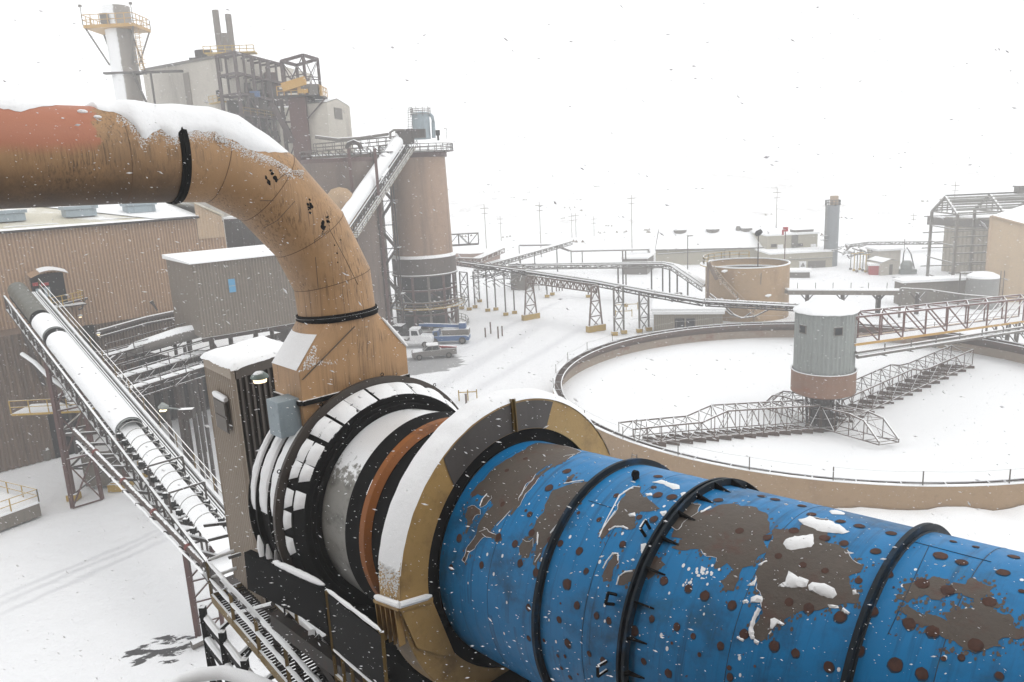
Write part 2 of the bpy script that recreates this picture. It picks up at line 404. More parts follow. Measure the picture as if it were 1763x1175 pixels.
def patch(mb,poly,h,mi,dome=0.,grid=.09):
    xs=[p[0] for p in poly]; ys=[p[1] for p in poly]; n=len(poly); pts=[V((p[0],p[1])) for p in poly]
    ed=[(i,(i+1)%n) for i in range(n)]
    x=min(xs)+grid/2
    while x<max(xs):
        y=min(ys)+grid/2
        while y<max(ys):
            pts.append(V((x+rnd.uniform(-.2,.2)*grid,y+rnd.uniform(-.2,.2)*grid))); y+=grid
        x+=grid
    try: vs,es,fs,*_=delaunay_2d_cdt(pts,ed,[],1,1e-5)
    except Exception: return
    out=[]
    for v in vs:
        hh=h
        if dome>0:
            d=min(math.hypot(v.x-p[0],v.y-p[1]) for p in poly); hh=h+dome*min(1,(d/.09))**.5*(1+.4*mn.noise(V((v.x*5,v.y*5,0)))) if d>.004 else h
        r_=1+hh/KR
        out.append(V((v.x,-r_*KR*math.cos(v.y/KR),r_*KR*math.sin(v.y/KR))))
    mb.add(out,[tuple(f) for f in fs],mi)
def surf(pxs): 
    o=[]
    for q in pxs:
        t,a=kray(*q); o.append((t*KR,a*KR))
    return o
P6=[[(960,425),(1130,440),(1210,478),(1180,500),(1080,540),(1010,560),(950,610),(900,660),(850,740),(800,830),(740,880),(690,935),(650,970),(560,1060),(520,1130),(505,1120),(530,1060),(580,980),(600,930),(640,850),(690,790),(650,740),(600,730),(560,750),(570,700),(630,640),(700,570),(760,530),(850,480)],
[(530,810),(560,795),(610,820),(612,850),(580,865),(560,900),(530,960),(515,955),(540,880),(522,850)],
[(610,780),(650,730),(690,700),(680,750),(650,790),(620,810)],
[(1170,610),(1180,618),(1145,655),(1120,668),(1115,655)],
[(1060,540),(1120,500),(1180,495),(1100,540),(1010,590),(960,640),(900,710),(850,790),(800,850),(790,840),(850,740),(920,650),(1000,580)],
[(840,1045),(880,990),(930,1000),(925,1060),(890,1110),(850,1090)],
[(610,950),(650,940),(680,965),(720,970),(735,990),(700,1010),(650,985)]]
P7=[[(320,195),(250,205),(150,240),(120,290),(100,350),(60,400),(30,450),(25,475),(60,470),(75,500),(50,600),(65,620),(100,540),(130,460),(190,390),(230,340),(270,280),(325,220)],
[(575,225),(545,225),(500,250),(480,300),(465,330),(420,390),(375,450),(385,485),(420,435),(450,420),(490,420),(520,430),(550,420),(552,370),(520,355),(600,345),(665,330),(625,295),(590,270),(570,245)],
[(462,545),(468,590),(440,640),(430,680),(400,685),(392,640),(410,590),(440,550)],
[(540,630),(545,670),(500,700),(460,705),(465,670),(490,640)],
[(1025,302),(960,315),(900,340),(850,345),(800,360),(745,420),(720,470),(770,480),(745,520),(790,540),(860,525),(900,560),(940,570),(935,625),(965,620),(1000,600),(1020,620),(990,660),(970,690),(980,730),(1010,725),(1060,680),(1070,620),(1130,610),(1150,570),(1200,530),(1170,470),(1205,440),(1190,350),(1130,325),(1060,315)],
[(600,590),(660,560),(690,600),(650,640),(620,680),(590,660)],
[(0,480),(50,475),(52,520),(25,570),(0,560)],
[(820,300),(870,310),(850,350),(780,400),(740,440),(720,420),(770,350)]]
P8=[[(210,395),(270,400),(330,400),(400,330),(480,340),(500,380),(470,460),(540,470),(590,510),(640,560),(660,595),(590,630),(600,690),(640,720),(640,770),(560,775),(480,790),(420,810),(370,800),(300,830),(260,860),(200,905),(150,960),(110,950),(100,900),(140,820),(150,740),(110,690),(120,600),(160,540),(180,470)],
[(850,790),(960,810),(1080,820),(1130,800),(1170,800),(1200,750),(1300,735),(1345,745),(1350,790),(1430,850),(1487,870),(1540,930),(1487,970),(1400,950),(1350,1020),(1290,1000),(1200,1010),(1130,1005),(1080,980),(1060,900),(980,890),(920,900),(880,860)],
[(890,660),(950,640),(1010,650),(1120,655),(1230,670),(1330,690),(1300,720),(1200,715),(1120,735),(1010,745),(940,735),(900,760),(870,745)]]
si=0; OUT=[]
for Ps,c in((P6,c6),(P7,c7),(P8,c8)):
    for poly in Ps:
        si+=1
        if Ps is P8 and poly is not P8[0]: patch(sh,roughen(surf([c(p) for p in poly]),.018,.055,si),.004,1)
        else:
            rg=roughen(surf([c(p) for p in poly]),.05,.018,si); OUT.append((rg,si,1)); patch(sh,rg,.004,1)
fk=random.Random(17)
for Ps,c in((P6,c6),(P7,c7),(P8,c8)):
    for poly in Ps:
        sp_=surf([c(p) for p in poly])
        for i in range(len(sp_)*(9 if Ps is P8 else 3)):
            k=fk.randrange(len(sp_)); a_=sp_[k]; b_=sp_[(k+1)%len(sp_)]; f=fk.random(); x=a_[0]+(b_[0]-a_[0])*f+fk.gauss(0,.05); y=a_[1]+(b_[1]-a_[1])*f+fk.gauss(0,.05); r_=fk.uniform(.004,.018)
            patch(sh,[(x+r_*(1+.5*mn.noise(V((j,x*9,y*9))))*math.cos(j*PI/4),y+1.5*r_*math.sin(j*PI/4)) for j in range(8)],.003,1,grid=1)
lipb=MB()
for poly,sd_i,am_ in OUT:
    run_=[]
    for i,(x,y) in enumerate(poly+poly[:1]):
        if mn.noise(V((x*1.7,y*1.7,sd_i)))>.08 and i<len(poly): run_.append(cyl(x/KR,y/KR,1.003))
        else:
            if len(run_)>3: lipb.sweep(run_,[.002+.007*abs(mn.noise(V((k*.6,sd_i,2))))*min(1,k,len(run_)-1-k) for k in range(len(run_))],5)
            run_=[]
lipb.build('paint_edge_snow',snow,kiln)['kind']='stuff'
SP7=[(215,147,22),(130,228,24),(457,265,16),(185,498,20),(277,535,22),(370,383,14),(272,350,12),(310,632,16),(218,697,26),(265,800,24),(178,870,16),(360,850,18),(30,810,18),(65,640,24),(487,502,20),(690,680,26),(808,718,22),(890,753,30),(1022,800,24),(630,866,18),(752,904,22),(830,950,16),(545,925,28),(420,875,18),(220,985,24),(325,1035,18),(172,1045,12),(207,1048,12),(392,1070,20),(590,1072,20),(710,1130,22),(862,1040,12),(728,984,9),(965,998,20),(1080,940,26),(1228,998,28),(1008,1105,14),(1010,1150,22),(1132,1097,8),(190,1105,12),(232,1150,16),(105,970,12),(35,355,14),(660,262,28),(728,272,26),(640,380,20),(570,370,16),(660,172,24),(955,288,24),(1232,283,24),(1165,268,20),(1195,470,22),(185,790,7),(640,225,14),(30,960,14),(270,1135,8)]
SP8=[(1058,527,40),(1170,562,32),(1378,613,35),(1125,455,20),(1242,483,22),(1435,533,30),(808,413,28),(870,485,26),(645,375,28),(550,352,28),(465,437,30),(565,463,26),(728,505,28),(640,655,20),(788,620,32),(712,810,34),(968,670,38),(1095,705,40),(1310,765,38),(900,875,38),(1020,915,38),(1240,985,42),(640,1012,32),(830,1085,42),(965,1130,36),(1360,1140,22),(1168,1048,22),(1075,1055,14),(545,840,32),(385,795,30),(210,990,28),(318,1025,24),(487,1095,30),(55,928,26),(110,1092,8),(400,315,24),(350,272,24),(215,240,28),(145,223,22),(310,400,30),(170,435,24),(1475,710,20),(820,690,7),(925,487,6),(230,530,20),(355,575,22),(285,765,24),(470,605,22),(30,400,26)]
SP6=[(1130,592,26),(1022,690,26),(1140,655,18),(905,850,20),(883,828,12),(720,985,26),(820,1025,26),(487,990,24),(620,1150,24),(1025,1000,18),(880,520,18),(745,790,18),(770,590,16),(515,1115,14),(920,960,26),(440,1165,22),(850,1140,24)]
for lst,c,s_ in((SP6,c6,.28935),(SP7,c7,.3532),(SP8,c8,.33625)):
    for x,y,r_ in lst:
        q=c((x,y)); t,a=kray(*q)
        p1=MK@cyl(t,a,1); D=(p1-CAM).dot(_f); rad=r_*s_*D/F*rnd.uniform(.78,.98)
        k=14; ph=rnd.random()*9
        poly=[(t*KR+rad*(1+.16*mn.noise(V((math.cos(2*PI*i/k),math.sin(2*PI*i/k),ph))))*math.cos(2*PI*i/k),a*KR+rad*(1+.2*mn.noise(V((math.cos(2*PI*i/k)*2,ph,1))))*math.sin(2*PI*i/k)) for i in range(k)]
        if rad>.03: patch(sh,roughen([(t*KR+(u_-t*KR)*1.12,a*KR+(v_-a*KR)*1.18-rad*.1) for u_,v_ in poly],.02,.007,x),.0025,3,grid=.3)
        patch(sh,poly,.007,2,dome=.012,grid=.2)
# more rust spots on rows hidden in the lower shade and beyond the silhouette
for i in range(14):
    for k_,da in enumerate((-52,128,150)):
        t=.25+i*.66+.1*(k_%2); a=R(da+rnd.uniform(-6,6)); rad=rnd.uniform(.03,.07)
        poly=[(t*KR+rad*math.cos(2*PI*j/10),a*KR+rad*math.sin(2*PI*j/10)) for j in range(10)]
        patch(sh,poly,.007,2,dome=.01,grid=.2)
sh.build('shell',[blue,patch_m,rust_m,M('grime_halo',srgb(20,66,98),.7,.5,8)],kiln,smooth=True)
# welded seams
sm=MB()
for t in(.62,1.62,2.72,3.78): xl(sm,[(t-.0025,1.0005),(t,1.0018),(t+.0025,1.0005)],160)
for (x0,y0),(x1,y1) in((c7((320,290)),c7((450,330))),(c8((905,452)),c8((1320,560))),(c8((1000,480)),c8((790,930)))):
    pts=[]
    for i in range(13):
        t,a=kray(x0+(x1-x0)*i/12,y0+(y1-y0)*i/12); pts.append(cyl(t,a,1.002))
    sm.sweep(pts,.0035,6)
seam_m=M('seam_navy',srgb(20,62,92),.6,.4,6)
ring_m=M('ring_navy',srgb(24,36,46),.55,.5,2.5,stain=srgb(30,84,124),amt=.7,sscale=(1.5,1.5,1.5))
sm.build('weld_seam',seam_m,kiln)
# stiffening rings
for t,dbl in((1.182,0),(2.0,1),(3.39,0),(5.1,0)):
    mb=MB()
    if not dbl: xl(mb,[(t-.014,.99),(t-.014,1.05),(t+.014,1.05),(t+.014,.99)],140); xl(mb,[(t-.03,1.0),(t-.022,1.008),(t+.022,1.008),(t+.03,1.0)],120)
    else:
        xl(mb,[(t-.04,.99),(t-.04,1.048),(t-.022,1.048),(t-.022,.99)],140)
        xl(mb,[(t+.008,.99),(t+.008,1.053),(t+.03,1.053),(t+.03,.99)],140)
    o=mb.build('stiffening_ring',ring_m,kiln,smooth=True)
    if dbl:
        for i in range(28):
            g=MB(); a=2*PI*i/28+.1
            for s_,t0 in((1,t+.03),):
                p=[cyl(t0,a-.006,1.0),cyl(t0+.13*s_,a-.006,1.0),cyl(t0,a-.006,1.05),cyl(t0,a+.006,1.0),cyl(t0+.13*s_,a+.006,1.0),cyl(t0,a+.006,1.05)]
                g.add(p,[(0,1,2),(3,5,4),(0,3,4,1),(1,4,5,2),(2,5,3,0)])
            g.build('gusset',black_plain,o)
        for q in(c7((625,450)),c7((465,780)),c7((425,1105))):
            tt,a=kray(*q); b=MB()
            b.path([cyl(tt-.03,a-.03,.99),cyl(tt-.03,a-.03,1.09),cyl(tt-.03,a+.035,1.09),cyl(tt-.03,a+.035,1.0)],.022,6)
            b.build('lifting_lug',black,kiln)
q=kray(*c7((552,185))); b=MB(); ctr=cyl(q[0],q[1],1.02); rad_=ctr.copy(); rad_.x=0; rad_.normalize()
b.tube(ctr-V((.03,0,0))+rad_*.04,ctr+V((.03,0,0))+rad_*.04,.06,12); b.beam(ctr-rad_*.05,ctr+rad_*.04,.05,.1); b.build('lifting_lug',black_plain,kiln)
# snow lying on the shell
sn=MB()
S8=[[(327,342),(370,335),(400,325),(420,340),(490,350),(560,385),(598,405),(560,415),(470,405),(430,400),(350,370)],[(253,465),(270,440),(400,418),(420,465),(400,480),(300,500),(270,490)],[(220,690),(265,655),(280,605),(330,630),(380,650),(370,680),(300,695)],[(370,680),(400,665),(470,670),(520,695),(535,725),(510,745),(440,730),(390,705)],[(487,300),(520,298),(567,310),(560,318),(510,315)],
[(185,850),(205,843),(225,862),(252,872),(245,885),(215,880),(200,908),(187,905)],[(90,740),(120,728),(148,732),(145,770),(125,772),(92,762)],[(45,762),(58,752),(75,760),(65,772)],[(610,712),(630,708),(635,730),(615,738)],[(70,680),(105,660),(118,632),(122,650),(105,685)],[(125,578),(165,545),(172,555),(140,580)],[(490,778),(540,778),(545,788),(500,793)]]
for k,poly in enumerate(S8):
    q_=MB(); patch(q_,roughen(surf([c8(p) for p in poly]),.04,.012,90+k),.004,0,dome=.035,grid=.05); q_.build('snow_patch',snow,kiln,smooth=True)
S7=[[(630,200),(680,192),(720,205),(760,215),(768,232),(730,235),(690,212)],[(598,255),(630,255),(632,265),(605,268)],[(770,255),(795,250),(800,262),(775,268)],[(515,355),(545,348),(552,365),(525,368)],[(865,345),(915,318),(922,325),(870,352)],[(545,815),(575,790),(575,530),(560,530)],[(1070,778),(1090,772),(1100,785),(1080,795)],[(575,505),(600,500),(612,530),(590,560),(578,540)],[(665,350),(700,340),(705,365),(680,370)]]
for k,poly in enumerate(S7):
    if k==5: continue
    q_=MB(); patch(q_,roughen(surf([c7(p) for p in poly]),.04,.01,120+k),.004,0,dome=.03,grid=.05); q_.build('snow_patch',snow,kiln,smooth=True)
def lip(c,pts,r_=.016):
    p=[]
    for a_,b_ in zip(pts,pts[1:]):
        for j in range(5): p.append((a_[0]+(b_[0]-a_[0])*j/5,a_[1]+(b_[1]-a_[1])*j/5))
    q=[]
    for i,x in enumerate(p):
        t,a=kray(*c(x)); q.append(cyl(t,a+.004*mn.noise(V((i*.7,0,0))),1.003))
    sn.sweep(q,[r_*(.55+.9*abs(mn.noise(V((i*.45,3,r_*100))))+.1) for i in range(len(q))],6)
lip(c8,[(100,955),(90,900),(105,850),(140,785)],.03); lip(c8,[(560,805),(600,830)],.025); lip(c8,[(20,945),(60,965)],.02); lip(c8,[(110,965),(135,975)],.025)
lip(c7,[(1110,950),(1125,870),(1160,805)],.02); lip(c7,[(392,620),(410,585),(440,548),(465,548),(465,590)],.012); lip(c7,[(458,700),(470,660),(500,638),(545,632)],.012)
lip(c7,[(375,450),(420,385),(460,330)],.01); lip(c7,[(420,435),(450,418),(490,418),(520,432)],.014); lip(c7,[(490,250),(540,222),(580,226)],.01); lip(c7,[(135,450),(190,395)],.01); lip(c7,[(60,590),(95,535)],.01); lip(c7,[(72,505),(78,440)],.01)
lip(c6,[(1110,668),(1180,655),(1240,648)],.012); lip(c6,[(1030,960),(1110,860)],.012); lip(c6,[(790,830),(690,940)],.008); lip(c6,[(610,800),(625,760),(660,720)],.012); lip(c6,[(950,1020),(955,940)],.01)
lip(c6,[(1320,985),(1360,890),(1440,740),(1500,700),(1530,695)],.012); lip(c6,[(1800,830),(1740,850),(1680,850)],.02)
for x0,y0,n_,sp in((890,640,26,34),(800,705,10,20)):
    for i in range(n_):
        px,py=c7((x0+rnd.gauss(0,sp),y0+rnd.gauss(0,sp*.7))); t,a=kray(px,py)
        k=7; rad=rnd.uniform(.006,.02); patch(sn,[(t*KR+rad*math.cos(2*PI*j/k),a*KR+rad*1.3*math.sin(2*PI*j/k)) for j in range(k)],.004,0,dome=.006,grid=1)
# snow caught along the rings and round bolt heads
for i in range(110):
    t=rnd.uniform(.2,4.5); a=R(rnd.uniform(-10,85)); rad=rnd.uniform(.006,.022); k=7
    patch(sn,[(t*KR+rad*math.cos(2*PI*j/k),a*KR+rad*math.sin(2*PI*j/k)*1.4) for j in range(k)],.003,0,dome=.008,grid=1)
sn.build('snow_speckle',snow,kiln,smooth=True)['kind']='stuff'
# inner shells between the hood and the seal disc
mb=MB(); xl(mb,[(-.03,.985),(-1.0,.985),(-1.06,.99)],120); mb.build('dark_shell',black_plain,kiln,smooth=True)
mb=MB(); xl(mb,[(-1.06,1.0),(-1.095,1.04),(-1.11,1.055),(-1.185,1.06),(-1.20,1.0)],120); mb.build('rust_ring',rustring,kiln,smooth=True)
mb=MB(); xl(mb,[(-1.2,1.055),(-1.34,1.07),(-1.38,1.085),(-1.40,1.085)],120); mb.build('seal_band',black_plain,kiln,smooth=True)
mb=MB(); xl(mb,[(-1.36,1.075),(-1.40,1.075),(-1.9,1.045),(-2.0,1.045)],120); mb.build('grey_shell',silver,kiln,smooth=True)
mb=MB(); xl(mb,[(-1.93,1.045),(-1.93,1.10),(-1.97,1.10),(-1.97,1.14),(-2.0,1.14),(-2.0,1.19),(-2.03,1.2)],120); mb.build('inlet_flange',black_plain,kiln,smooth=True)
# ================================================================ SEAL DISC AND DRUM BEHIND (stationary feed hood)
fh=thing('feed_hood','dark steel feed hood with large disc and snow-covered seal leaves at the kiln end','kiln hood')
fh.matrix_world=MK; ORG[fh]=V((0,0,0))
mb=MB(); xl(mb,[(-2.28,1.15),(-2.30,1.379),(-2.35,1.379),(-2.35,1.15)],140); mb.build('disc',disc_m,fh,smooth=True)
mb=MB(); xl(mb,[(-2.01,1.195),(-2.02,1.2),(-2.26,1.285),(-2.28,1.29)],140); mb.build('leaf_cone',black_plain,fh,smooth=True)
nl=30
for i in range(nl):
    a0=2*PI*i/nl+rnd.uniform(-.02,.02); a1=a0+2*PI/nl*rnd.uniform(.86,.95); b=MB()
    xl(b,[(-2.005,1.19),(-2.0,1.203),(-2.14,1.262),(-2.145,1.25)],5,a0,a1)
    xl(b,[(-2.13,1.25),(-2.13,1.268),(-2.27,1.305),(-2.27,1.28)],5,a0,a1)
    xl(b,[(-2.15,1.265),(-2.158,1.275)],5,a0,a1)
    leaf=b.build('seal_leaf',black,fh)
    am=math.degrees((a0+a1)/2)
    if -12<am<176 or am>348:
        if am>348: am-=360
        # wind-packed snow on the leaf, thinner low down
        for (ta,ra,tb,rb) in(((-2.01,1.205,-2.135,1.262),(-2.15,1.272,-2.26,1.302)) if am<58 or am>140 else ((-2.01,1.205,-2.265,1.304),)):
            th=rnd.uniform(.028,.042)*(1 if am>18 else .6); jit=rnd.uniform(.0,.03); s_=MB(); vs=[]; nn=6; mm=5
            if am<12 and rnd.random()<.3: continue
            lo=a0+ (0.0 if am>30 else .02); hi=a1 if am<70 else a1+.02
            for u_ in range(mm+1):
                for v_ in range(nn+1):
                    fu=u_/mm; fv=v_/nn; e=math.sin(PI*min(1,max(0,fu)))**.4*math.sin(PI*fv)**.35
                    shrink=0 if am>35 else (1-fu)*.3
                    aa=lo+(hi-lo)*(fv*(1-shrink)+shrink*.8)
                    rr=ra+(rb-ra)*fu+(th+jit*.3)*e+.002
                    vs.append(cyl(ta+(tb-ta)*fu,aa,rr))
            s_.add(vs,[(u_*(nn+1)+v_,u_*(nn+1)+v_+1,(u_+1)*(nn+1)+v_+1,(u_+1)*(nn+1)+v_) for u_ in range(mm) for v_ in range(nn)])
            s_.build('leaf_snow',snow,leaf,smooth=True)
dr=MB(); xl(dr,[(-2.35,1.24),(-2.66,1.24),(-2.66,1.285),(-2.69,1.285),(-2.69,1.25),(-2.90,1.25),(-2.90,1.31),(-2.925,1.31),(-2.925,1.27),(-3.05,1.27),(-3.05,1.33),(-3.07,1.33),(-3.08,.3)],120)
dr.build('drum',black_plain,fh,smooth=True)
for (ta,tb,rr) in((-2.36,-2.665,1.25),(-2.685,-2.905,1.262),(-2.92,-3.06,1.285)):
    s_=MB(); vs=[]; nn=50; mm=8; A0,A1=R(4),R(120)
    for u_ in range(mm+1):
        for v_ in range(nn+1):
            fu=u_/mm; fv=v_/nn; a=A0+(A1-A0)*fv; e=(math.sin(PI*fu)**.18 if 0<fu<1 else 0)*min(1,fv*6)**.5*min(1,(1-fv)*6)
            vs.append(cyl(ta+(tb-ta)*fu,a+.02*mn.noise(V((u_,v_*.3,0))),rr+.055*e*(1+.3*mn.noise(V((u_*.7,v_*.4,2)))) ))
    s_.add(vs,[(u_*(nn+1)+v_,u_*(nn+1)+v_+1,(u_+1)*(nn+1)+v_+1,(u_+1)*(nn+1)+v_) for u_ in range(mm) for v_ in range(nn)])
    s_.build('snow_cover',snow,fh,smooth=True)
# snow ledges on lower ribs of the drum
for i,(px,py,h_) in enumerate(((448,940,34),(463,955,34),(477,965,36),(492,975,38),(505,985,36))):
    r_,a=kplane(px,py,-2.5); s_=MB(); c0=cyl(-2.5,a,r_)
    d=cyl(-2.5,a+.05,r_)-cyl(-2.5,a,r_)
    pts=[c0+V((0,0,.22)),c0+V((0,0,.0)),c0+V((0,0,-.22))]
    s_.sweep(pts,[.02,.07,.05],8); s_.build('snow_clump',snow,fh,smooth=True)
for a in(28,62,96,128):
    b=MB(); 
    ctr=cyl(-2.33,R(a),1.40)
    b.path([ctr+V((0,.035*math.cos(x),.035*math.sin(x))) for x in [i*PI/5 for i in range(11)]],.01,5); b.build('lifting_eye',black_plain,fh)
# structure under the hood: saddle, columns, braces
cc=MB()
for tt in(-2.3,-1.2,-.16):
    for s_ in(-1,1):
        cc.beam(V((tt*KR,s_*1.3,-2.1)),V((tt*KR,s_*1.6,-9)),.28)
    cc.beam(V((tt*KR,-2.2,-2.75)),V((tt*KR,2.2,-2.75)),.3)
for s_ in(-1,1):
    cc.beam(V((-3.1*KR,s_*2.3,-2.5)),V((.3*KR,s_*2.3,-2.5)),.22,.35)
cc.beam(V((-2.3*KR,-2.3,-2.4)),V((-.2*KR,-1.6,-6)),.18); cc.beam(V((-1.2*KR,-2.3,-2.4)),V((-2.5*KR,-1.8,-6)),.18)
cc.beam(V((-.3*KR,-2.3,-2.4)),V((-1.6*KR,-2.0,-6)),.18)
cc.build('support_frame',steel_bare,fh)
cc=MB(); cc.box(V((-1.4*KR,0,-2.35)),(3.4*KR,3.6,.5)); cc.box(V((-1.9*KR,.6,-1.6)),(1.2*KR,3.2,1.2))
cc.build('underhood_casing',black_plain,fh)
# side skirt on the near lower left with snow on its sloping edge
cc=MB(); r0=kplane(437,960,-2.7); r1=kplane(560,1015,-1.5)
a_=cyl(-2.85,r0[1],r0[0]); b_=cyl(-1.45,r1[1],r1[0])
cc.add([a_,b_,b_+V((0,-.04,-.75)),a_+V((0,-.04,-.75))],[(0,1,2,3)]); cc.add([a_+V((0,-.08,0)),b_+V((0,-.08,0)),b_+V((0,-.12,-.75)),a_+V((0,-.12,-.75))],[(3,2,1,0)])
cc.beam(a_,b_,.16,.12); cc.build('side_skirt',black_plain,fh)
cc=MB(); n_=14; cc.sweep([L3(a_,b_,.35+.62*i/n_)+V((0,0,.09+.02*mn.noise(V((i*.8,0,0))))) for i in range(n_+1)],[(.045+.035*mn.noise(V((i*.55,4,4)))+.03*math.sin(PI*i/n_))*min(1,6*min(i/n_,1-i/n_)+.4) for i in range(n_+1)],10); cc.build('skirt_snow',snow,fh,smooth=True)
# ================================================================ BEIGE RING HOOD OVER THE KILN
rh=thing('ring_hood','beige ring hood with dark plates and snow on its crown, around the kiln','kiln hood')
rh.matrix_world=MK; ORG[rh]=V((0,0,0))
hb=M('hood_beige',srgb(192,156,96),.5,.12,.8,stain=srgb(120,88,50),amt=.6,sscale=(1.2,1.2,1.2),bump=.08)
mb=MB(); xl(mb,[(-.32,1.15),(-.32,1.395),(-.30,1.404),(-.0,1.404),(0,1.394)],140); mb.build('ring_casing',hb,rh,smooth=True)
mb=MB(); xl(mb,[(.0,1.40),(.0,1.12),(-.02,1.12)],140); mb.build('face_plate',hb,rh,smooth=True)
mb=MB(); xl(mb,[(-.025,1.14),(-.05,1.03),(-.05,.98)],120); mb.build('inner_seal',black_plain,rh,smooth=True)
mb=MB(); xl(mb,[(-.318,.985),(-.322,1.2)],100); mb.build('back_plate',black_plain,rh,smooth=True)
aL=kplane(*c6((395,520)),0)[1]; aL2=kplane(*c6((455,660)),0)[1]; aR=kplane(*c6((1040,190)),0)[1]; aR2=kplane(*c6((1000,345)),0)[1]; aM=kplane(*c6((800,200)),0)[1]
def plate(a0,a1,b0,b1):
    mb=MB(); n_=24; vs=[]
    for k_ in range(7):
        f_=k_/6; r_=1.125+(1.385-1.125)*f_
        for i in range(n_+1):
            vs.append(cyl(.006,(b0+(b1-b0)*i/n_)*(1-f_)+(a0+(a1-a0)*i/n_)*f_,r_))
    mb.add(vs,[(k_*(n_+1)+i,k_*(n_+1)+i+1,(k_+1)*(n_+1)+i+1,(k_+1)*(n_+1)+i) for k_ in range(6) for i in range(n_)]); return mb
dk=M('dark_plate',srgb(84,78,76),.5,.12,1.5,stain=srgb(60,54,52),amt=.4)
plate(aL,aM-.012,aL2-.02,aM-.012).build('dark_plate',dk,rh); plate(aM+.012,aR,aM+.012,aR2).build('dark_plate',dk,rh)
b=MB(); b.beam(cyl(.012,aM,1.13),cyl(.012,aM,1.44),.09,.05,up=V((1,0,0))); b.beam(cyl(.03,aM,1.13),cyl(.03,aM,1.44),.02,.07,up=V((1,0,0))); b.build('yellow_strap',olive,rh)
# snow on the crown
s_=MB(); nn=90; mm=6; vs=[]; A0=kplane(672,965,-.16)[1]-.06; A1=R(158)
for u_ in range(mm+1):
    for v_ in range(nn+1):
        fu=u_/mm; fv=v_/nn; a=A0+(A1-A0)*fv; e=(math.sin(PI*fu)**.35)*min(1,fv*5)**.6*min(1,(1-fv)*5)**.6
        th=.012+.06*min(1,fv*2.2)
        vs.append(cyl(-.325+.335*fu+.006*mn.noise(V((fu*3,v_*.35,0))),a,1.403+th*e*(1+.25*mn.noise(V((fu*2,v_*.25,4))))))
s_.add(vs,[(u_*(nn+1)+v_,u_*(nn+1)+v_+1,(u_+1)*(nn+1)+v_+1,(u_+1)*(nn+1)+v_) for u_ in range(mm) for v_ in range(nn)]); s_.build('crown_snow',snow,rh,smooth=True)
s_=MB()
for i in range(420):
    fv=abs(rnd.gauss(0,1))*.09; a=A0+.03-fv; t=rnd.uniform(-.31,-.01); r_=rnd.uniform(.004,.013)
    c0=cyl(t,a,1.404); s_.box(c0,(r_*2,r_*2,r_*2),rz=rnd.random())
s_.build('snow_speckle',snow,rh)['kind']='stuff'
# ledge with snow and fins low on the left side
pL=[kplane(654,1032,-.32),kplane(690,1044,0),kplane(740,1030,0)]
A_=cyl(-.34,pL[0][1],pL[0][0]+.03); B_=cyl(.03,pL[1][1],pL[1][0]+.03); C_=cyl(.03,pL[2][1],pL[2][0])
b=MB(); b.beam(A_,B_,.09,.05); b.beam(B_,C_,.06,.07); b.build('ledge',hb,rh)
b=MB(); b.sweep([L3(A_,B_,i/8)+V((0,0,.06)) for i in range(9)],[.03]+[.055]*7+[.05],8); b.sweep([L3(B_,C_,i/6)+V((0,0,.06)) for i in range(7)],[.055]*6+[.02],8); b.build('ledge_snow',snow,rh,smooth=True)
for i in range(5):
    p=L3(A_,B_,(i+.2)/5); b=MB(); b.box(p+V((0,.03,-.35)),(.02,.12,.62)); fn=b.build('fin',hb,rh)
    if i<4: b=MB(); b.sweep([p+V((.06,.05,-.62)),p+V((.08,.05,-.52)),p+V((.09,.05,-.45))],[.05,.045,.015],7); b.build('fin_snow',snow,fn,smooth=True)
b=MB(); 
vs=[B_,C_,cyl(.03,pL[2][1]-.55,1.13),cyl(.03,pL[1][1]-.62,1.16),cyl(.03,pL[1][1]-.3,1.37)]
b.add(vs,[(0,1,2,3,4)]); vs2=[v+V((-.03,0,0)) for v in vs]; b.add(vs2,[(4,3,2,1,0)]); b.build('lower_plate',hb,rh)
# ================================================================ EXHAUST DUCT (big beige pipe)
def KT(px,py,t):
    c=KP+KAX*(t*KR); d=ray(px,py); return CAM+d*((c-CAM).dot(KAX)/d.dot(KAX))
TD=-2.76
dn=KAX.copy(); dn.z=0; dn.normalize()
duct=thing('exhaust_duct','huge beige exhaust duct bending down onto the kiln feed hood, snow along its top','duct',KT(583,690,TD))
cl=[(-230,272),(0,270),(200,269),(292,270),(368,273),(458,322),(532,402),(572,480),(581,540)]
CLP=[KT(x,y,TD) for x,y in cl]; PR=.83
# frames: e1 = toward camera (dn), e2 = perpendicular within the duct plane
def mring(i,nseg,scale=1.):
    n_=len(CLP); d0=(CLP[i]-CLP[i-1]).normalized() if i>0 else (CLP[1]-CLP[0]).normalized()
    d1=(CLP[i+1]-CLP[i]).normalized() if i<n_-1 else d0
    bis=(d0+d1).normalized(); e2=dn.cross(d0).normalized()
    if i==0: pass
    out=[]
    for k in range(nseg):
        a=2*PI*k/nseg; q=CLP[i]+(dn*math.cos(a)+e2*math.sin(a))*PR*scale
        s_=(CLP[i]-q).dot(bis)/d0.dot(bis); out.append(q+d0*s_)
    return out
_e=dn.cross((CLP[1]-CLP[0]).normalized()); SG=1 if _e.z>0 else -1
def duct_part(name,i0,i1,mat,sub=6):
    mb=MB(); n_=64; rings=[]
    for i in range(i0,i1):
        a=mring(i,n_); b=mring(i+1,n_)
        if i==i0: rings.append(a)
        for s_ in range(1,sub+1): rings.append([L3(x,y,s_/sub) for x,y in zip(a,b)])
    vs=[v for r_ in rings for v in r_]
    mb.add(vs,[(j*n_+k,j*n_+(k+1)%n_,(j+1)*n_+(k+1)%n_,(j+1)*n_+k) for j in range(len(rings)-1) for k in range(n_)])
    return mb.build(name,mat,duct,smooth=True)
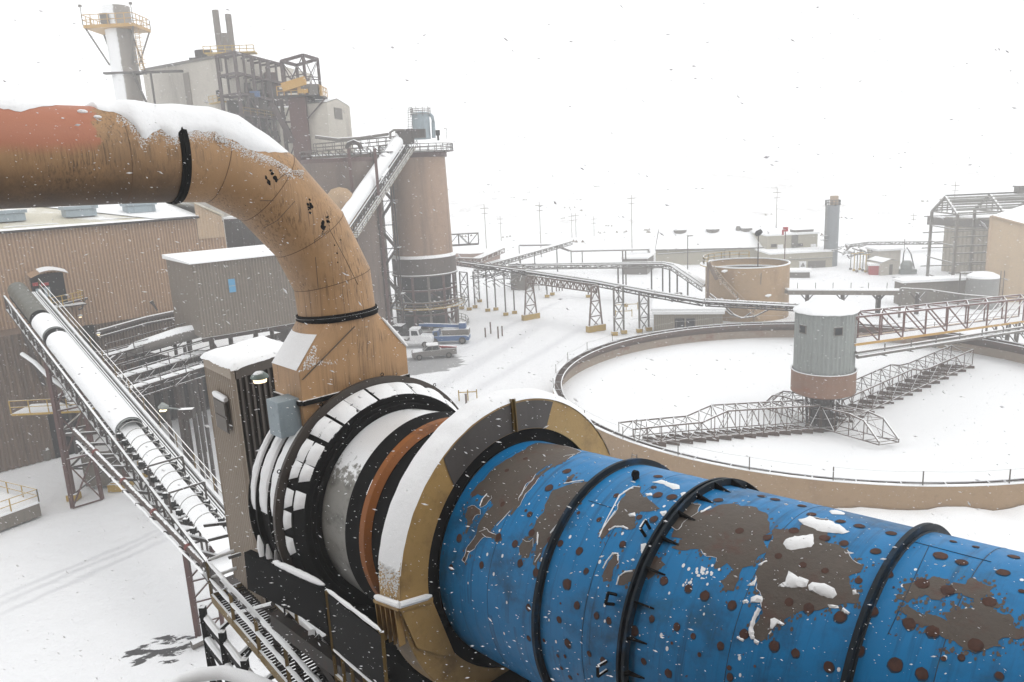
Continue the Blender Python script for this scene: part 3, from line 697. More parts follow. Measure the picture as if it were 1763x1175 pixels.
def duct_extra(t,tc,c,p):
    # dark run-off streaks down the lower half and a red-primer area on the upper left
    n=N(t,'ShaderNodeSeparateXYZ'); t.links.new(tc,n.inputs[0])
    h=n.outputs[2]
    st=ramp(t,noise(t,tc,1.0,6,.75,(26,26,.45)),.46,.66)
    zone=ramp(t,noise(t,tc,.9,3,.5),.33,.6)
    c=mixc(t,math_(t,'MULTIPLY',math_(t,'MULTIPLY',st,zone),.8),c,(.035,.022,.014))
    sm_=ramp(t,noise(t,tc,.7,5,.6),.48,.7); c=mixc(t,math_(t,'MULTIPLY',sm_,.35),c,(.09,.06,.035))
    ge_=N(t,'ShaderNodeNewGeometry')
    cr_=ramp(t,noise(t,tc,1.3,7,.75),.645,.665); c=mixc(t,cr_,c,(.015,.012,.01))
    return c
duct_m=M('duct_beige',srgb(198,157,114),.5,.1,.6,extra=duct_extra,bump=.1,bscale=2.5,fine=False,stain=srgb(150,112,76),amt=.35,sscale=(1.2,1.2,1.2))
base=duct.location
def red_extra(t,tc,c,p):
    c=duct_extra(t,tc,c,p)
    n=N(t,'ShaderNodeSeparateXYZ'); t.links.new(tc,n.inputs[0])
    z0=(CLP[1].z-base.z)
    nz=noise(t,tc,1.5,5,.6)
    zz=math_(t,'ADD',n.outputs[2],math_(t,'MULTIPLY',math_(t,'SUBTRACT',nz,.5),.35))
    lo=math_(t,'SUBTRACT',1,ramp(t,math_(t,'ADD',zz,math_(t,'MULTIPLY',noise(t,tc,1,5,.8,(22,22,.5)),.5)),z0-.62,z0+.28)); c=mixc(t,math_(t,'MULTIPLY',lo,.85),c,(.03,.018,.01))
    f=ramp(t,zz,z0-.05,z0+.2)
    xe=(KT(262,230,TD-.4).x-base.x)
    xx=math_(t,'ADD',n.outputs[0],math_(t,'MULTIPLY',math_(t,'SUBTRACT',nz,.5),1.1))
    g=math_(t,'SUBTRACT',1,ramp(t,xx,xe-.03,xe+.02))
    f=math_(t,'MULTIPLY',f,g)
    # primer patch; the level run also darkens in streaks toward its bottom
    c=mixc(t,math_(t,'MULTIPLY',f,.9),c,srgb(168,104,78))
    return c
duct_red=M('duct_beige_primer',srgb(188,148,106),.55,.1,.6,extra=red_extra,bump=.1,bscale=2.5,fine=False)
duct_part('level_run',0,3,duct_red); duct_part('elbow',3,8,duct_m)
# flanges and seams
seam_b=M('seam_brown',srgb(112,82,56),.7,.5,7)
def ring_at(i,scale,wd,mat,name,par=None,shift=0.,nr=1):
    mb=MB(); a=mring(i,64,scale); n_=64
    d=(CLP[i]-CLP[i-1]).normalized()
    inner=[CLP[i]+(x-CLP[i])*(.97/scale) for x in a]
    P=[[x+d*(shift-wd/2) for x in inner],[x+d*(shift-wd/2) for x in a],[x+d*(shift+wd/2) for x in a],[x+d*(shift+wd/2) for x in inner]]
    vs=[v for r_ in P for v in r_]
    mb.add(vs,[(j*n_+k,j*n_+(k+1)%n_,(j+1)*n_+(k+1)%n_,(j+1)*n_+k) for j in range(3) for k in range(n_)])
    return mb.build(name,mat,duct,smooth=True)
ring_at(3,1.03,.16,black_plain,'flange_band'); ring_at(3,1.05,.03,black,'flange_band',shift=.0)
for i in(4,5,6,7): ring_at(i,1.004,.014,seam_b,'mitre_seam')
ring_at(2,1.003,.012,seam_b,'mitre_seam')
ring_at(8,1.07,.05,black,'flange_band'); ring_at(8,1.05,.16,black_plain,'flange_band')
# transition box down to the hood
fr=MB(); U=V((.736,.677,0)); Dn=V((-.676,.7346,0))
q0=KT(520,690,-2.42); q1=KT(703,645,-2.42); W_=(q1-q0).dot(U)
cx_=V((q0.x,q0.y,0)); zb=KT(520,692,-2.42).z-.9; zs=23.28
def rect(z):
    pts=[]; dep=1.18; m_=16
    c4=[cx_,cx_+U*W_,cx_+U*W_+Dn*dep,cx_+Dn*dep]
    for k in range(4):
        for j in range(m_): p=L3(c4[k],c4[(k+1)%4],j/m_); pts.append(V((p.x,p.y,z)))
    return pts
rb=rect(zb); rs_=rect(zs); cen=CLP[8]; top=[]
for p in rs_:
    mid=cx_+U*(W_/2)+Dn*.59; a=math.atan2((p-mid).dot(Dn)/.59,(p-mid).dot(U)/(W_/2)); top.append(V((cen.x,cen.y,CLP[8].z))+U*(PR*math.cos(a))+Dn*(PR*math.sin(a)))
n_=64; mid_=[L3(a,b,.5) for a,b in zip(rs_,top)]
vs=rb+rs_+mid_+top
fr.add(vs,[(j*n_+k,j*n_+(k+1)%n_,(j+1)*n_+(k+1)%n_,(j+1)*n_+k) for j in range(3) for k in range(n_)])
fr.build('transition_box',duct_m,duct,smooth=True)
b=MB(); e_=.03
for a_,b_ in((cx_,cx_+U*W_),(cx_+Dn*1.18,cx_)):
    b.beam(V((a_.x,a_.y,zb+.86)),V((b_.x,b_.y,zb+.86)),.12,.1)
b.build('box_flange',black,duct)
b=MB(); z1=KT(520,600,-2.42).z
f0=cx_-Dn*.02
def fp(u,z): return V((f0.x+U.x*u,f0.y+U.y*u,z))
b.add([fp(.02,zb+1.35),fp(.07,zb+1.35),V((cen.x,cen.y,24.2))-Dn*(PR*.99)+U*.25,V((cen.x,cen.y,24.2))-Dn*(PR*.99)+U*.2],[(0,1,2,3)])
b.build('diagonal_seam',patch_m,duct)
# light blue connector below the box
c0=KT(505,715,-2.5); b=MB(); b.box(c0+Dn*.25+V((0,0,-.05)),(.62,.5,.75),rz=math.atan2(U.y,U.x)); b.build('blue_connector',blue_grey,duct)
# snow: along the duct crown, lower edge read from the photograph
edge=[(-230,186),(0,186),(35,193),(60,186),(90,182),(130,182),(160,187),(200,195),(220,207),(236,222),(240,236),(252,239),(264,228),(276,222),(290,232),(302,238),(312,226),(345,226),(368,226),(392,240),(410,247),(428,258),(460,268),(490,285),(500,292)]
def ey(x):
    for (a,b_),(c_,d_) in zip(edge,edge[1:]):
        if a<=x<=c_: return b_+(d_-b_)*(x-a)/(c_-a)
    return edge[-1][1]
def ductray(px,py,i):     # where a pixel ray meets duct segment i -> angle round the pipe, or None
    d=(CLP[i+1]-CLP[i]).normalized(); o=CAM-CLP[i]; r_=ray(px,py); e2=dn.cross(d).normalized()
    A=r_.dot(dn)**2+r_.dot(e2)**2; B=2*(o.dot(dn)*r_.dot(dn)+o.dot(e2)*r_.dot(e2)); C=o.dot(dn)**2+o.dot(e2)**2-PR*PR
    D=B*B-4*A*C
    if D<0: return None
    s_=(-B-math.sqrt(D))/(2*A); p=o+r_*s_; return p.dot(d),math.atan2(p.dot(e2)*SG,p.dot(dn))
sd_=MB(); rows=[]
nv=22
for i in range(0,5):
    Ls=(CLP[i+1]-CLP[i]).length; d=(CLP[i+1]-CLP[i]).normalized(); e2=dn.cross(d).normalized()*SG
    nst=max(4,int(Ls/.07))
    for k in range(nst+(1 if i==4 else 0)):
        s_=Ls*k/nst; c0=CLP[i]+d*s_
        # image x of this station on the upper face
        v_=(c0-CAM); zc=v_.dot(_f); px=881.5+F*v_.dot(CR)/zc; py=587.5-F*v_.dot(CU)/zc; rp=PR*F/zc
        a0=R(95)
        for q_ in range(120):
            a_=R(95-q_); P_=c0+(dn*math.cos(a_)+e2*math.sin(a_))*PR; w_=P_-CAM; zz_=w_.dot(_f); X_=881.5+F*w_.dot(CR)/zz_; Y_=587.5-F*w_.dot(CU)/zz_
            if Y_>ey(X_)+2.5*mn.noise(V((X_*.09,0,0)))+1.8*mn.noise(V((X_*.35,0,0))) or X_>503: a0=a_; break
        endf=1
        if i==4: endf=max(0,1-(s_/Ls)**3)*1; a0=a0+(1-endf)*R(40)
        rows.append((c0,e2,a0,R(135),px,endf))
vs=[]
for c0,e2,a0,a1,px,endf in rows:
    for v_ in range(nv+1):
        fv=v_/nv; a=a0+(a1-a0)*fv; e=math.sin(PI*min(1,fv*1.0))**.45 if 0<fv<1 else 0
        fullness=.35+.65*min(1,max(0,(R(80)-a0)/R(45)))
        th=.11*e*fullness*(1+.5*mn.noise(V((px*.02,a*2,0))))*(.3+.7*endf)
        vs.append(c0+(dn*math.cos(a)+e2*math.sin(a))*(PR+.004+th))
m_=nv+1
sd_.add(vs,[(j*m_+v_,j*m_+v_+1,(j+1)*m_+v_+1,(j+1)*m_+v_) for j in range(len(rows)-1) for v_ in range(nv)])
sd_.build('duct_snow',snow,duct,smooth=True)
# crumbs of snow below the snow line and two loose clumps
cr2=MB()
for i in range(2600):
    px=rnd.choice([rnd.uniform(200,500),rnd.uniform(300,520)]); base_y=ey(min(px,500)); py=base_y+abs(rnd.gauss(0,1))*8
    seg=3 if px<368 else 4; hh=ductray(px,py,seg)
    if px<292: hh=ductray(px,py,1); seg=1
    if not hh: continue
    s_,a=hh; d=(CLP[seg+1]-CLP[seg]).normalized(); e2=dn.cross(d).normalized()*SG
    c0=CLP[seg]+d*s_+(dn*math.cos(a)+e2*math.sin(a))*PR; r_=rnd.uniform(.0025,.0085); cr2.box(c0,(r_*2,r_*2,r_*1.5),rz=rnd.random()*3)
for px,py,r_ in((142,193,.07),(168,202,.055),(108,204,.02)):
    s_,a=ductray(px,py,1); d=(CLP[2]-CLP[1]).normalized(); e2=dn.cross(d).normalized()*SG; c0=CLP[1]+d*s_+(dn*math.cos(a)+e2*math.sin(a))*PR
    cr2.sweep([c0-d*r_*1.1,c0-d*r_*.5,c0+d*r_*.5,c0+d*r_*1.1],[r_*.3,r_*.6,r_*.55,r_*.25],8)
cr2.build('snow_crumb',snow,duct)['kind']='stuff'
# cracks, dents and holes in the elbow skin
for seg,px,py,r_ in((5,531,355,.05),(5,561,378,.035),(6,585,410,.018),(6,574,419,.018),(6,578,433,.022),(6,578,449,.018),(5,552,388,.06),(4,470,305,.05),(4,460,312,.04),(5,527,350,.035),(6,545,400,.03),(3,330,350,.02)):
    hh=ductray(px,py,seg)
    if not hh: continue
    ho=MB()
    for k in range(16 if r_>.03 else 1):
        s_,a=hh; w9=rnd.gauss(0,r_*1.1) if k else 0; s_+=w9+rnd.gauss(0,r_*.25); a+=-w9*.9+rnd.gauss(0,r_*.5)
        d=(CLP[seg+1]-CLP[seg]).normalized(); e2=dn.cross(d).normalized()*SG; nn_=(dn*math.cos(a)+e2*math.sin(a)); tt_=nn_.cross(d)
        rr=r_*(1 if k==0 else rnd.uniform(.3,.7)); c0=CLP[seg]+d*s_+nn_*(PR+.003)
        ho.add([c0+d*rr*(1+.35*mn.noise(V((j,k,px))))*math.cos(j*PI/5)+tt_*rr*.75*math.sin(j*PI/5) for j in range(10)],[tuple(range(10))])
    ho.build('skin_hole',black_plain,duct)
cr3=MB()
for seg,pts in((4,[(445,345),(505,345)]),(5,[(452,392),(475,378),(505,344)]),(6,[(565,390),(590,440),(612,487)]),(5,[(560,395),(537,412),(541,440)]),(6,[(541,440),(545,500)]),(5,[(462,320),(485,300),(495,295)])):
    q=[]
    for (x0,y0),(x1,y1) in zip(pts,pts[1:]):
        for j in range(7):
            hh=ductray(x0+(x1-x0)*j/6,y0+(y1-y0)*j/6+1.2*mn.noise(V((x0+j,0,0))),seg)
            if hh:
                s_,a=hh; d=(CLP[seg+1]-CLP[seg]).normalized(); e2=dn.cross(d).normalized()*SG; q.append(CLP[seg]+d*s_+(dn*math.cos(a)+e2*math.sin(a))*(PR+.001))
    if len(q)>2: cr3.sweep(q,.0055,5)
cr3.build('skin_crack',patch_m,duct)
# snow on the sloping left shoulder of the transition box
b=MB(); iL=[48+k for k in range(17)]   # last side: back-left to front-left corner
vs=[]
for r_i,(ringa) in enumerate((rs_,[L3(x,y,.25) for x,y in zip(rs_,top)],mid_,[L3(x,y,.72) for x,y in zip(rs_,top)])):
    for k in range(48,64): 
        nrm=-U; e=.05*(1-.25*r_i)*(.3+.7*math.sin(PI*(k-48)/15)); vs.append(ringa[k]+nrm*e+V((0,0,e*.6)))
b.add(vs,[(j*16+k,j*16+k+1,(j+1)*16+k+1,(j+1)*16+k) for j in range(3) for k in range(15)]); b.build('shoulder_snow',snow,duct,smooth=True)
b=MB(); b.sweep([L3(rs_[16],top[16],f_/6*.8)+U*.02+V((0,0,.02)) for f_ in range(7)],[.03,.045,.05,.045,.04,.035,.02],8); b.build('edge_snow',snow,duct,smooth=True)
b=MB()
for i in range(320):
    f_=rnd.random(); w_=abs(rnd.gauss(0,.16)); p=L3(cx_,cx_+U*W_,w_); p=L3(V((p.x,p.y,zs)),top[0],f_*.5)-Dn*.01; r_=rnd.uniform(.004,.011); b.box(p,(r_*2,r_*2,r_*2),rz=rnd.random())
b.build('frost_speckle',snow,duct)['kind']='stuff'
# ================================================================ THICKENER BASIN
bas=thing('thickener_basin','large round open basin filled with snow, tan outside and rust-stained inside','basin',TC)
n_=120
mb=MB(); mb.lathe(TC,[(TR+.16,-.6),(TR+.16,RIM),(TR-.02,RIM)],n_); mb.build('outer_wall',tankwall,bas,smooth=True)
mb=MB(); mb.lathe(TC,[(TR-.03,RIM-1.25),(TR-.03,.2)],n_); mb.build('inner_wall',rust_tank,bas,smooth=True); mb=MB(); mb.lathe(TC,[(TR-.02,RIM),(TR-.02,RIM-1.25)],n_); mb.build('upper_inner_wall',rust_dark,bas,smooth=True)
mb=MB(); mb.lathe(TC,[(TR-.85,RIM-.62),(TR-.85,RIM-.1),(TR-.80,RIM-.1),(TR-.80,RIM-.62),(TR-.04,RIM-.62)],n_); mb.build('overflow_launder',rust_dark,bas,smooth=True)
mb=MB(); mb.lathe(TC,[(TR+.19,RIM-.02),(TR+.19,RIM+.05),(TR-.06,RIM+.06),(TR-.06,RIM-.02)],n_); mb.lathe(TC,[(TR-.88,RIM-.12),(TR-.87,RIM-.05),(TR-.78,RIM-.05),(TR-.77,RIM-.12)],n_); mb.build('rim_snow',snow,bas,smooth=True)
mb=MB()
for i in range(60):
    t=2*PI*i/60; d=V((math.cos(t),math.sin(t),0)); mb.beam(TC+d*(TR-.85)+V((0,0,RIM-.1)),TC+d*(TR)+V((0,0,RIM-.1)),.08)
mb.build('launder_bracket',steel,bas)['kind']='stuff'
mb=MB(); rs=[TR-.02]+[TR-.02-i*(TR-1.5)/26 for i in range(1,27)]
def conez(r): return 1.0-3.9*((TR-r)/TR)**1.15
vs=[]
for j,r_ in enumerate(rs):
    for i in range(n_):
        t=2*PI*i/n_; x,y=TC.x+r_*math.cos(t),TC.y+r_*math.sin(t); vs.append((x,y,conez(r_)+(.1*mn.noise(V((x*.2,y*.2,1)))+.03*mn.noise(V((x*.9,y*.9,5))) if j else 0)))
mb.add(vs,[(j*n_+i,j*n_+(i+1)%n_,(j+1)*n_+(i+1)%n_,(j+1)*n_+i) for j in range(len(rs)-1) for i in range(n_)])
mb.build('snow_bed',snow,bas,smooth=True)
a0r=math.atan2(G(1434,827,RIM).y-TC.y,G(1434,827,RIM).x-TC.x)
a1r=math.atan2(G(1586,834,RIM).y-TC.y,G(1586,834,RIM).x-TC.x); st=a1r-a0r
npst=round(2*PI/st)
for i in range(npst):
    t=a0r+2*PI*i/npst; d=V((math.cos(t),math.sin(t),0)); p=TC+d*(TR+.1)
    b=MB(); b.beam(p+V((0,0,RIM-.9)),p+V((0,0,RIM+1.15)),.07); b.build('rail_post',greysteel,bas)
for hh,r_ in((1.1,.012),(.15,.02)):
    mb=MB()
    pts=[TC+V((math.cos(a0r+2*PI*i/npst)*(TR+.05),math.sin(a0r+2*PI*i/npst)*(TR+.05),RIM+hh)) for i in range(npst+1)]
    q=[]
    for a,b_ in zip(pts,pts[1:]):
        for k in range(4): q.append(L3(a,b_,k/4)-V((0,0,.12*math.sin(PI*k/4))))
    mb.path(q,r_,5); mb.build('rail_wire',greysteel,bas)
# ladder with extended stiles at the near left rim
lp=G(1052,778,RIM); dl=(V((lp.x,lp.y,0))-TC); dl.z=0; dl.normalize(); lt=V((-dl.y,dl.x,0))
lad=thing('tank_ladder','small leaning steel ladder hooked over the basin rim beside the beige hood','ladder',lp)
b=MB(); lc=TC+dl*(TR+.4)
for s_ in(-.28,.28): b.beam(lc+lt*s_+V((0,0,RIM-2.2)),lc-dl*.9+lt*s_+V((0,0,RIM+2.0)),.06)
b.build('stile',greysteel,lad); b=MB()
for i in range(13):
    p=L3(lc+V((0,0,RIM-2.1)),lc-dl*.9+V((0,0,RIM+1.9)),i/12); b.beam(p+lt*.28,p-lt*.28,.04)
b.build('rungs',greysteel,lad)
# centre column and feedwell
Yc=80.3-3.1
zt=ZY(1423,543,Yc); zw=ZY(1418,648,Yc); zl=ZY(1418,688,Yc-.3)
cw=thing('center_drive_tank','grey corrugated round drive tower with snowy cone roof standing in the middle of the basin','tower',V((TC.x,TC.y,-2.9)))
RC=3.12
mb=MB(); prof=[]
nz=46
for i in range(nz+1): prof.append((RC,zw-.3+(zt-zw+.3)*i/nz))
nn=168; vs=[]
for r_,z in ((RC,zw-.4),(RC,zt)):
    for i in range(nn): t=2*PI*i/nn; rr=r_+.035*(1 if (i//2)%2 else -1); vs.append((TC.x+rr*math.cos(t),TC.y+rr*math.sin(t),z))
mb.add(vs,[(i,(i+1)%nn,nn+(i+1)%nn,nn+i) for i in range(nn)]); mb.build('tower_shell',galv,cw)
mb=MB(); prof=[(3.34,zt-.12),(3.36,zt-.02),(3.3,zt+.1),(2.4,zt+.62),(1.3,zt+1.15),(1.15,zt+1.3),(.9,zt+1.42),(0.01,zt+1.5)]
vs=[]; k_=72
for r_,z in prof:
    for i in range(k_):
        t=2*PI*i/k_; rr=r_+.06*mn.noise(V((math.cos(t)*3,math.sin(t)*3,z))); vs.append((TC.x+rr*math.cos(t),TC.y+rr*math.sin(t),z+.05*mn.noise(V((rr*math.cos(t),rr*math.sin(t),2)))))
mb.add(vs,[(j*k_+i,j*k_+(i+1)%k_,(j+1)*k_+(i+1)%k_,(j+1)*k_+i) for j in range(len(prof)-1) for i in range(k_)]); mb.build('roof_snow',snow,cw,smooth=True)
mb=MB(); mb.lathe(TC,[(3.0,zt-.1),(3.3,zt-.14),(3.3,zt-.04)],60); mb.build('roof_edge',steel,cw)
mb=MB(); mb.lathe(TC,[(3.3,zw-.05),(3.42,zw-.05),(3.42,zw-.12),(3.36,zw-.12),(3.36,zl),(2.6,zl-.35),(2.6,zl+.3)],72); mb.build('feedwell_ring',rust_strong,cw,smooth=True)
mb=MB(); mb.lathe(TC,[(3.43,zw-.03),(3.43,zw+.02),(3.3,zw+.03),(3.26,zw-.02)],72); mb.build('ring_snow',snow,cw,smooth=True)
def cylpt(px,py,rad):
    d=ray(px,py); o=CAM-TC; A=d.x*d.x+d.y*d.y; B=2*(o.x*d.x+o.y*d.y); C=o.x*o.x+o.y*o.y-rad*rad; D=max(0,B*B-4*A*C); s_=(-B-math.sqrt(D))/(2*A); return CAM+d*s_
for px,py in((1383,567),(1443,571)):
    p=cylpt(px,py,RC); t=math.atan2(p.y-TC.y,p.x-TC.x); b=MB(); b.box(p,(.22,.95,.95),rz=t); wn=b.build('window',greysteel,cw)
    b=MB(); b.box(p+V((math.cos(t)*.09,math.sin(t)*.09,0)),(.1,.72,.72),rz=t); b.build('pane',glass,wn)
mb=MB(); mb.tube(V((TC.x,TC.y,-4)),V((TC.x,TC.y,zl+.2)),1.25,20); 
for i in range(10):
    t=2*PI*i/10; d=V((math.cos(t),math.sin(t),0)); c0=V((TC.x,TC.y,0))
    mb.beam(c0+d*1.5+V((0,0,-3.3)),c0+d*1.8+V((0,0,zl)),.18); mb.beam(c0+d*1.5+V((0,0,-3.2)),c0+V((math.cos(t+.6)*1.8,math.sin(t+.6)*1.8,zl-.2)),.1)
    for z in(-2.2,-1.2,-.2): mb.beam(c0+d*1.7+V((0,0,z)),c0+V((math.cos(t+.63)*1.7,math.sin(t+.63)*1.7,z)),.12)
mb.build('cage_column',steel,cw)
# rake arms
rk=M('rake_steel',srgb(98,80,70),.6,.25,2,snow=.55,wind=(-.1,-.1,1),stain=srgb(120,70,50),amt=.4)
def ongc(px,py,dz=.5):
    z=0.
    for _ in range(12):
        p=G(px,py,z); z=conez(min(TR,math.hypot(p.x-TC.x,p.y-TC.y)))+dz
    return p
def rake(label,p_end,p_in,n,w,hs,blades=True,step=None):
    """arm from the column out to p_end, box truss; hs: height along the arm"""
    th=thing('rake_arm',label,'rake arm',(p_in+V((0,0,0))),'rake arms spreading from the centre column')
    d=(p_end-p_in); d2=V((d.x,d.y,0)).normalized(); sd=V((-d2.y,d2.x,0))
    P=[]
    for i in range(n+1):
        f_=i/n; c0=L3(p_in,p_end,f_); c0.z=conez(min(TR,(V((c0.x,c0.y,0))-V((TC.x,TC.y,0))).length))+.55; P.append(c0)
    for s_ in(-1,1):
        b=MB()
        for i in range(n+1):
            a=P[i]+sd*(s_*w/2); t_=a+V((0,0,hs(i/n)))
            b.beam(a,t_,.07)
            if i<n:
                a2=P[i+1]+sd*(s_*w/2); t2=a2+V((0,0,hs((i+1)/n)))
                b.beam(a,a2,.11); b.beam(t_,t2,.15)
                b.beam(a,t2,.065) if i%2 else b.beam(t_,a2,.065)
        b.build('side_truss',rk,th)
    b=MB()
    for i in range(n+1):
        a=P[i]; H=V((0,0,hs(i/n))); b.beam(a-sd*w/2+H,a+sd*w/2+H,.07); b.beam(a-sd*w/2,a+sd*w/2,.07)
        if i<n: b.beam(a-sd*w/2+H,P[i+1]+sd*w/2+V((0,0,hs((i+1)/n))),.07)
    b.build('cross_bracing',rk,th)
    if blades:
        for i in range(n):
            c0=L3(P[i],P[i+1],.5)-V((0,0,.35)); b=MB(); q=(d2*.75-sd*1.1).normalized(); b.beam(c0-q*1.9,c0+q*1.9,.1,.5); b.beam(c0+V((0,0,.1)),c0+V((0,0,.45)),.1); b.build('rake_blade',rk,th)
cin=lambda p:(V((TC.x,TC.y,0))+(V((p.x,p.y,0))-V((TC.x,TC.y,0))).normalized()*1.6)
pe=ongc(1078,757,.7); rake('long snow-dusted rake arm reaching left from the column to the basin rim',pe,cin(pe),15,2.4,lambda f:2.6 if f<.55 else (2.6-(f-.55)/.1*1.0 if f<.65 else 1.6-.2*(f-.65)))
pe=ongc(1655,622,.7); rake('long rake arm reaching back right from the column toward the bridge',pe,cin(pe),14,2.8,lambda f:2.7 if f<.5 else (2.7-(f-.5)/.1*.8 if f<.6 else 1.9))
pe=ongc(1530,768,.3); rake('short rake arm with a sloping end, nearest the camera right of the column',pe,cin(pe),4,2.2,lambda f:2.4 if f<.7 else 2.4-(f-.7)/.3*2.1,False)
pe=ongc(1322,700,.4); rake('short rake arm behind the column on its left',pe,cin(pe),4,2.2,lambda f:2.2 if f<.7 else 2.2-(f-.7)/.3*1.9,False)
# bridge
A_=at(1470,594,78.2); B_=at(1790,550,97.5)
br=thing('access_bridge','long red-brown truss bridge with orange kick plates from the drive tower to the right edge','bridge',A_)
bd=(B_-A_); bd2=V((bd.x,bd.y,0)).normalized(); bs=V((-bd2.y,bd2.x,0)); BW=2.6; BL=bd.length
rb_=M('bridge_steel',srgb(112,70,62),.6,.25,1.5,snow=.42,stain=srgb(70,52,48),amt=.5)
HB=3.0; nb=9
for s_ in(0,1):
    b=MB(); o_=bs*(BW*s_)
    for i in range(nb+1):
        p=L3(A_,B_,i/nb)+o_; b.beam(p,p+V((0,0,HB)),.13)
        if i<nb:
            q=L3(A_,B_,(i+1)/nb)+o_; b.beam(p,q,.16); b.beam(p+V((0,0,HB)),q+V((0,0,HB)),.2)
            if i<nb/2: b.beam(p+V((0,0,HB)),q,.12)
            else: b.beam(p,q+V((0,0,HB)),.12)
            m_=L3(p,q,.5); b.beam(p+V((0,0,1.1)),q+V((0,0,1.1)),.05)
    b.build('side_truss',rb_,br)
    b=MB(); b.beam(A_+o_-bs*(.1 if s_==0 else -.1),B_+o_-bs*(.1 if s_==0 else -.1),.04,.28); b.build('kick_plate',orange,br)
b=MB(); b.beam(A_+bs*BW/2+V((0,0,-.05)),B_+bs*BW/2+V((0,0,-.05)),BW-.2,.06); b.build('deck_snow',snow,br)
b=MB(); 
for i in range(nb+1):
    p=L3(A_,B_,i/nb)+V((0,0,HB)); b.beam(p,p+bs*BW,.12)
    if i<nb: b.beam(p,L3(A_,B_,(i+1)/nb)+bs*BW+V((0,0,HB)),.09)
b.build('top_bracing',rb_,br)
for k,(dz,r_,of) in enumerate(((-.8,.16,-.3),(-1.25,.2,-.5),(-1.3,.12,.2))):
    b=MB(); b.tube(A_+V((0,0,dz))+bs*of,B_+V((0,0,dz+.2))+bs*of,r_,10); b.build('pipe',greysteel,br)
    
b=MB()
for i in range(1,8):
    p=L3(A_,B_,i/8.)+V((0,0,-.2)); b.beam(p-bs*.4,p-bs*.4-V((0,0,1.3)),.1); b.beam(p-bs*.7-V((0,0,1.35)),p+bs*.5-V((0,0,1.35)),.1)
b.build('pipe_hanger',greysteel,br)
b=MB()
for f_ in(.80,.86,.93,.99):
    p=L3(A_,B_,f_); b.beam(p-bs*.2,V((p.x,p.y,0)),.2); b.beam(p+bs*BW,V((p.x+bs.x*BW,p.y+bs.y*BW,0)),.2); b.beam(p-bs*.2-V((0,0,3)),p+bs*BW,.12)
b.build('trestle_leg',greysteel,br)
# ================================================================ helpers for buildings
def gable_wallbox(mb,pl,u0,u1,z0,z1,dep,o=0,mi=0):
    a=pl.pt(u0,0,o);b=pl.pt(u1,0,o); n=pl.n
    mb.prism([(a.x,a.y),(b.x,b.y),((b-n*dep).x,(b-n*dep).y),((a-n*dep).x,(a-n*dep).y)],z0,z1,mi); return mb
def ribbed(pl,u0,u1,z0,z1,pitch,depth,o=0,z1b=None):
    """corrugated sheet on a vertical plane"""
    mb=MB(); n=max(2,int((u1-u0)/pitch)); vs=[]; z1b=z1 if z1b is None else z1b
    P=[]
    for i in range(n):
        b_=u0+(u1-u0)*i/n; w_=(u1-u0)/n
        P+=[(b_,0),(b_+w_*.35,0),(b_+w_*.5,depth),(b_+w_*.85,depth)]
    P.append((u1,0))
    for u,d in P:
        zt_=z1+(z1b-z1)*(u-u0)/(u1-u0); vs+= [pl.pt(u,z0,o+d),pl.pt(u,zt_,o+d)]
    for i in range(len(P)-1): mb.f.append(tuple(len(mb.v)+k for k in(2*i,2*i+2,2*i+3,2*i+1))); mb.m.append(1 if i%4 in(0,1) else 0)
    mb.v+=vs; return mb
tan_groove_shade=M('tan_cladding_groove_shade',srgb(156,127,104),.7,.15,.3)  # darker cladding copies for recessed rib faces: groove shade put into the colour
grey_groove_shade=M('grey_cladding_groove_shade',srgb(122,113,105),.7,.15,.3)
dark_groove_shade=M('dark_cladding_groove_shade',srgb(90,74,62),.7,.15,.3)
# ================================================================ BIG TAN BUILDING, LEFT
pw=Plane(at(0,398,79),at(336,374,93))
ue,ze=pw.uz(336,374); u2,_=pw.uz(392,440)
tb=thing('mill_building','large tan corrugated mill building on the left with pale snow-streaked roof','building',pw.pt(0,0))
z_e=pw.uz(170,386)[1]
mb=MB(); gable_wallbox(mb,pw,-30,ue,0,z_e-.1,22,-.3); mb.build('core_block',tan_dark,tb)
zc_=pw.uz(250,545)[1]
ribbed(pw,-30,ue,zc_,z_e,.34,.07).build('wall_cladding',[tan_wall,tan_groove_shade],tb); ribbed(pw,-30,ue,0,zc_-.05,.34,.07,-.05).build('lower_cladding',[tan_dark,dark_groove_shade],tb)
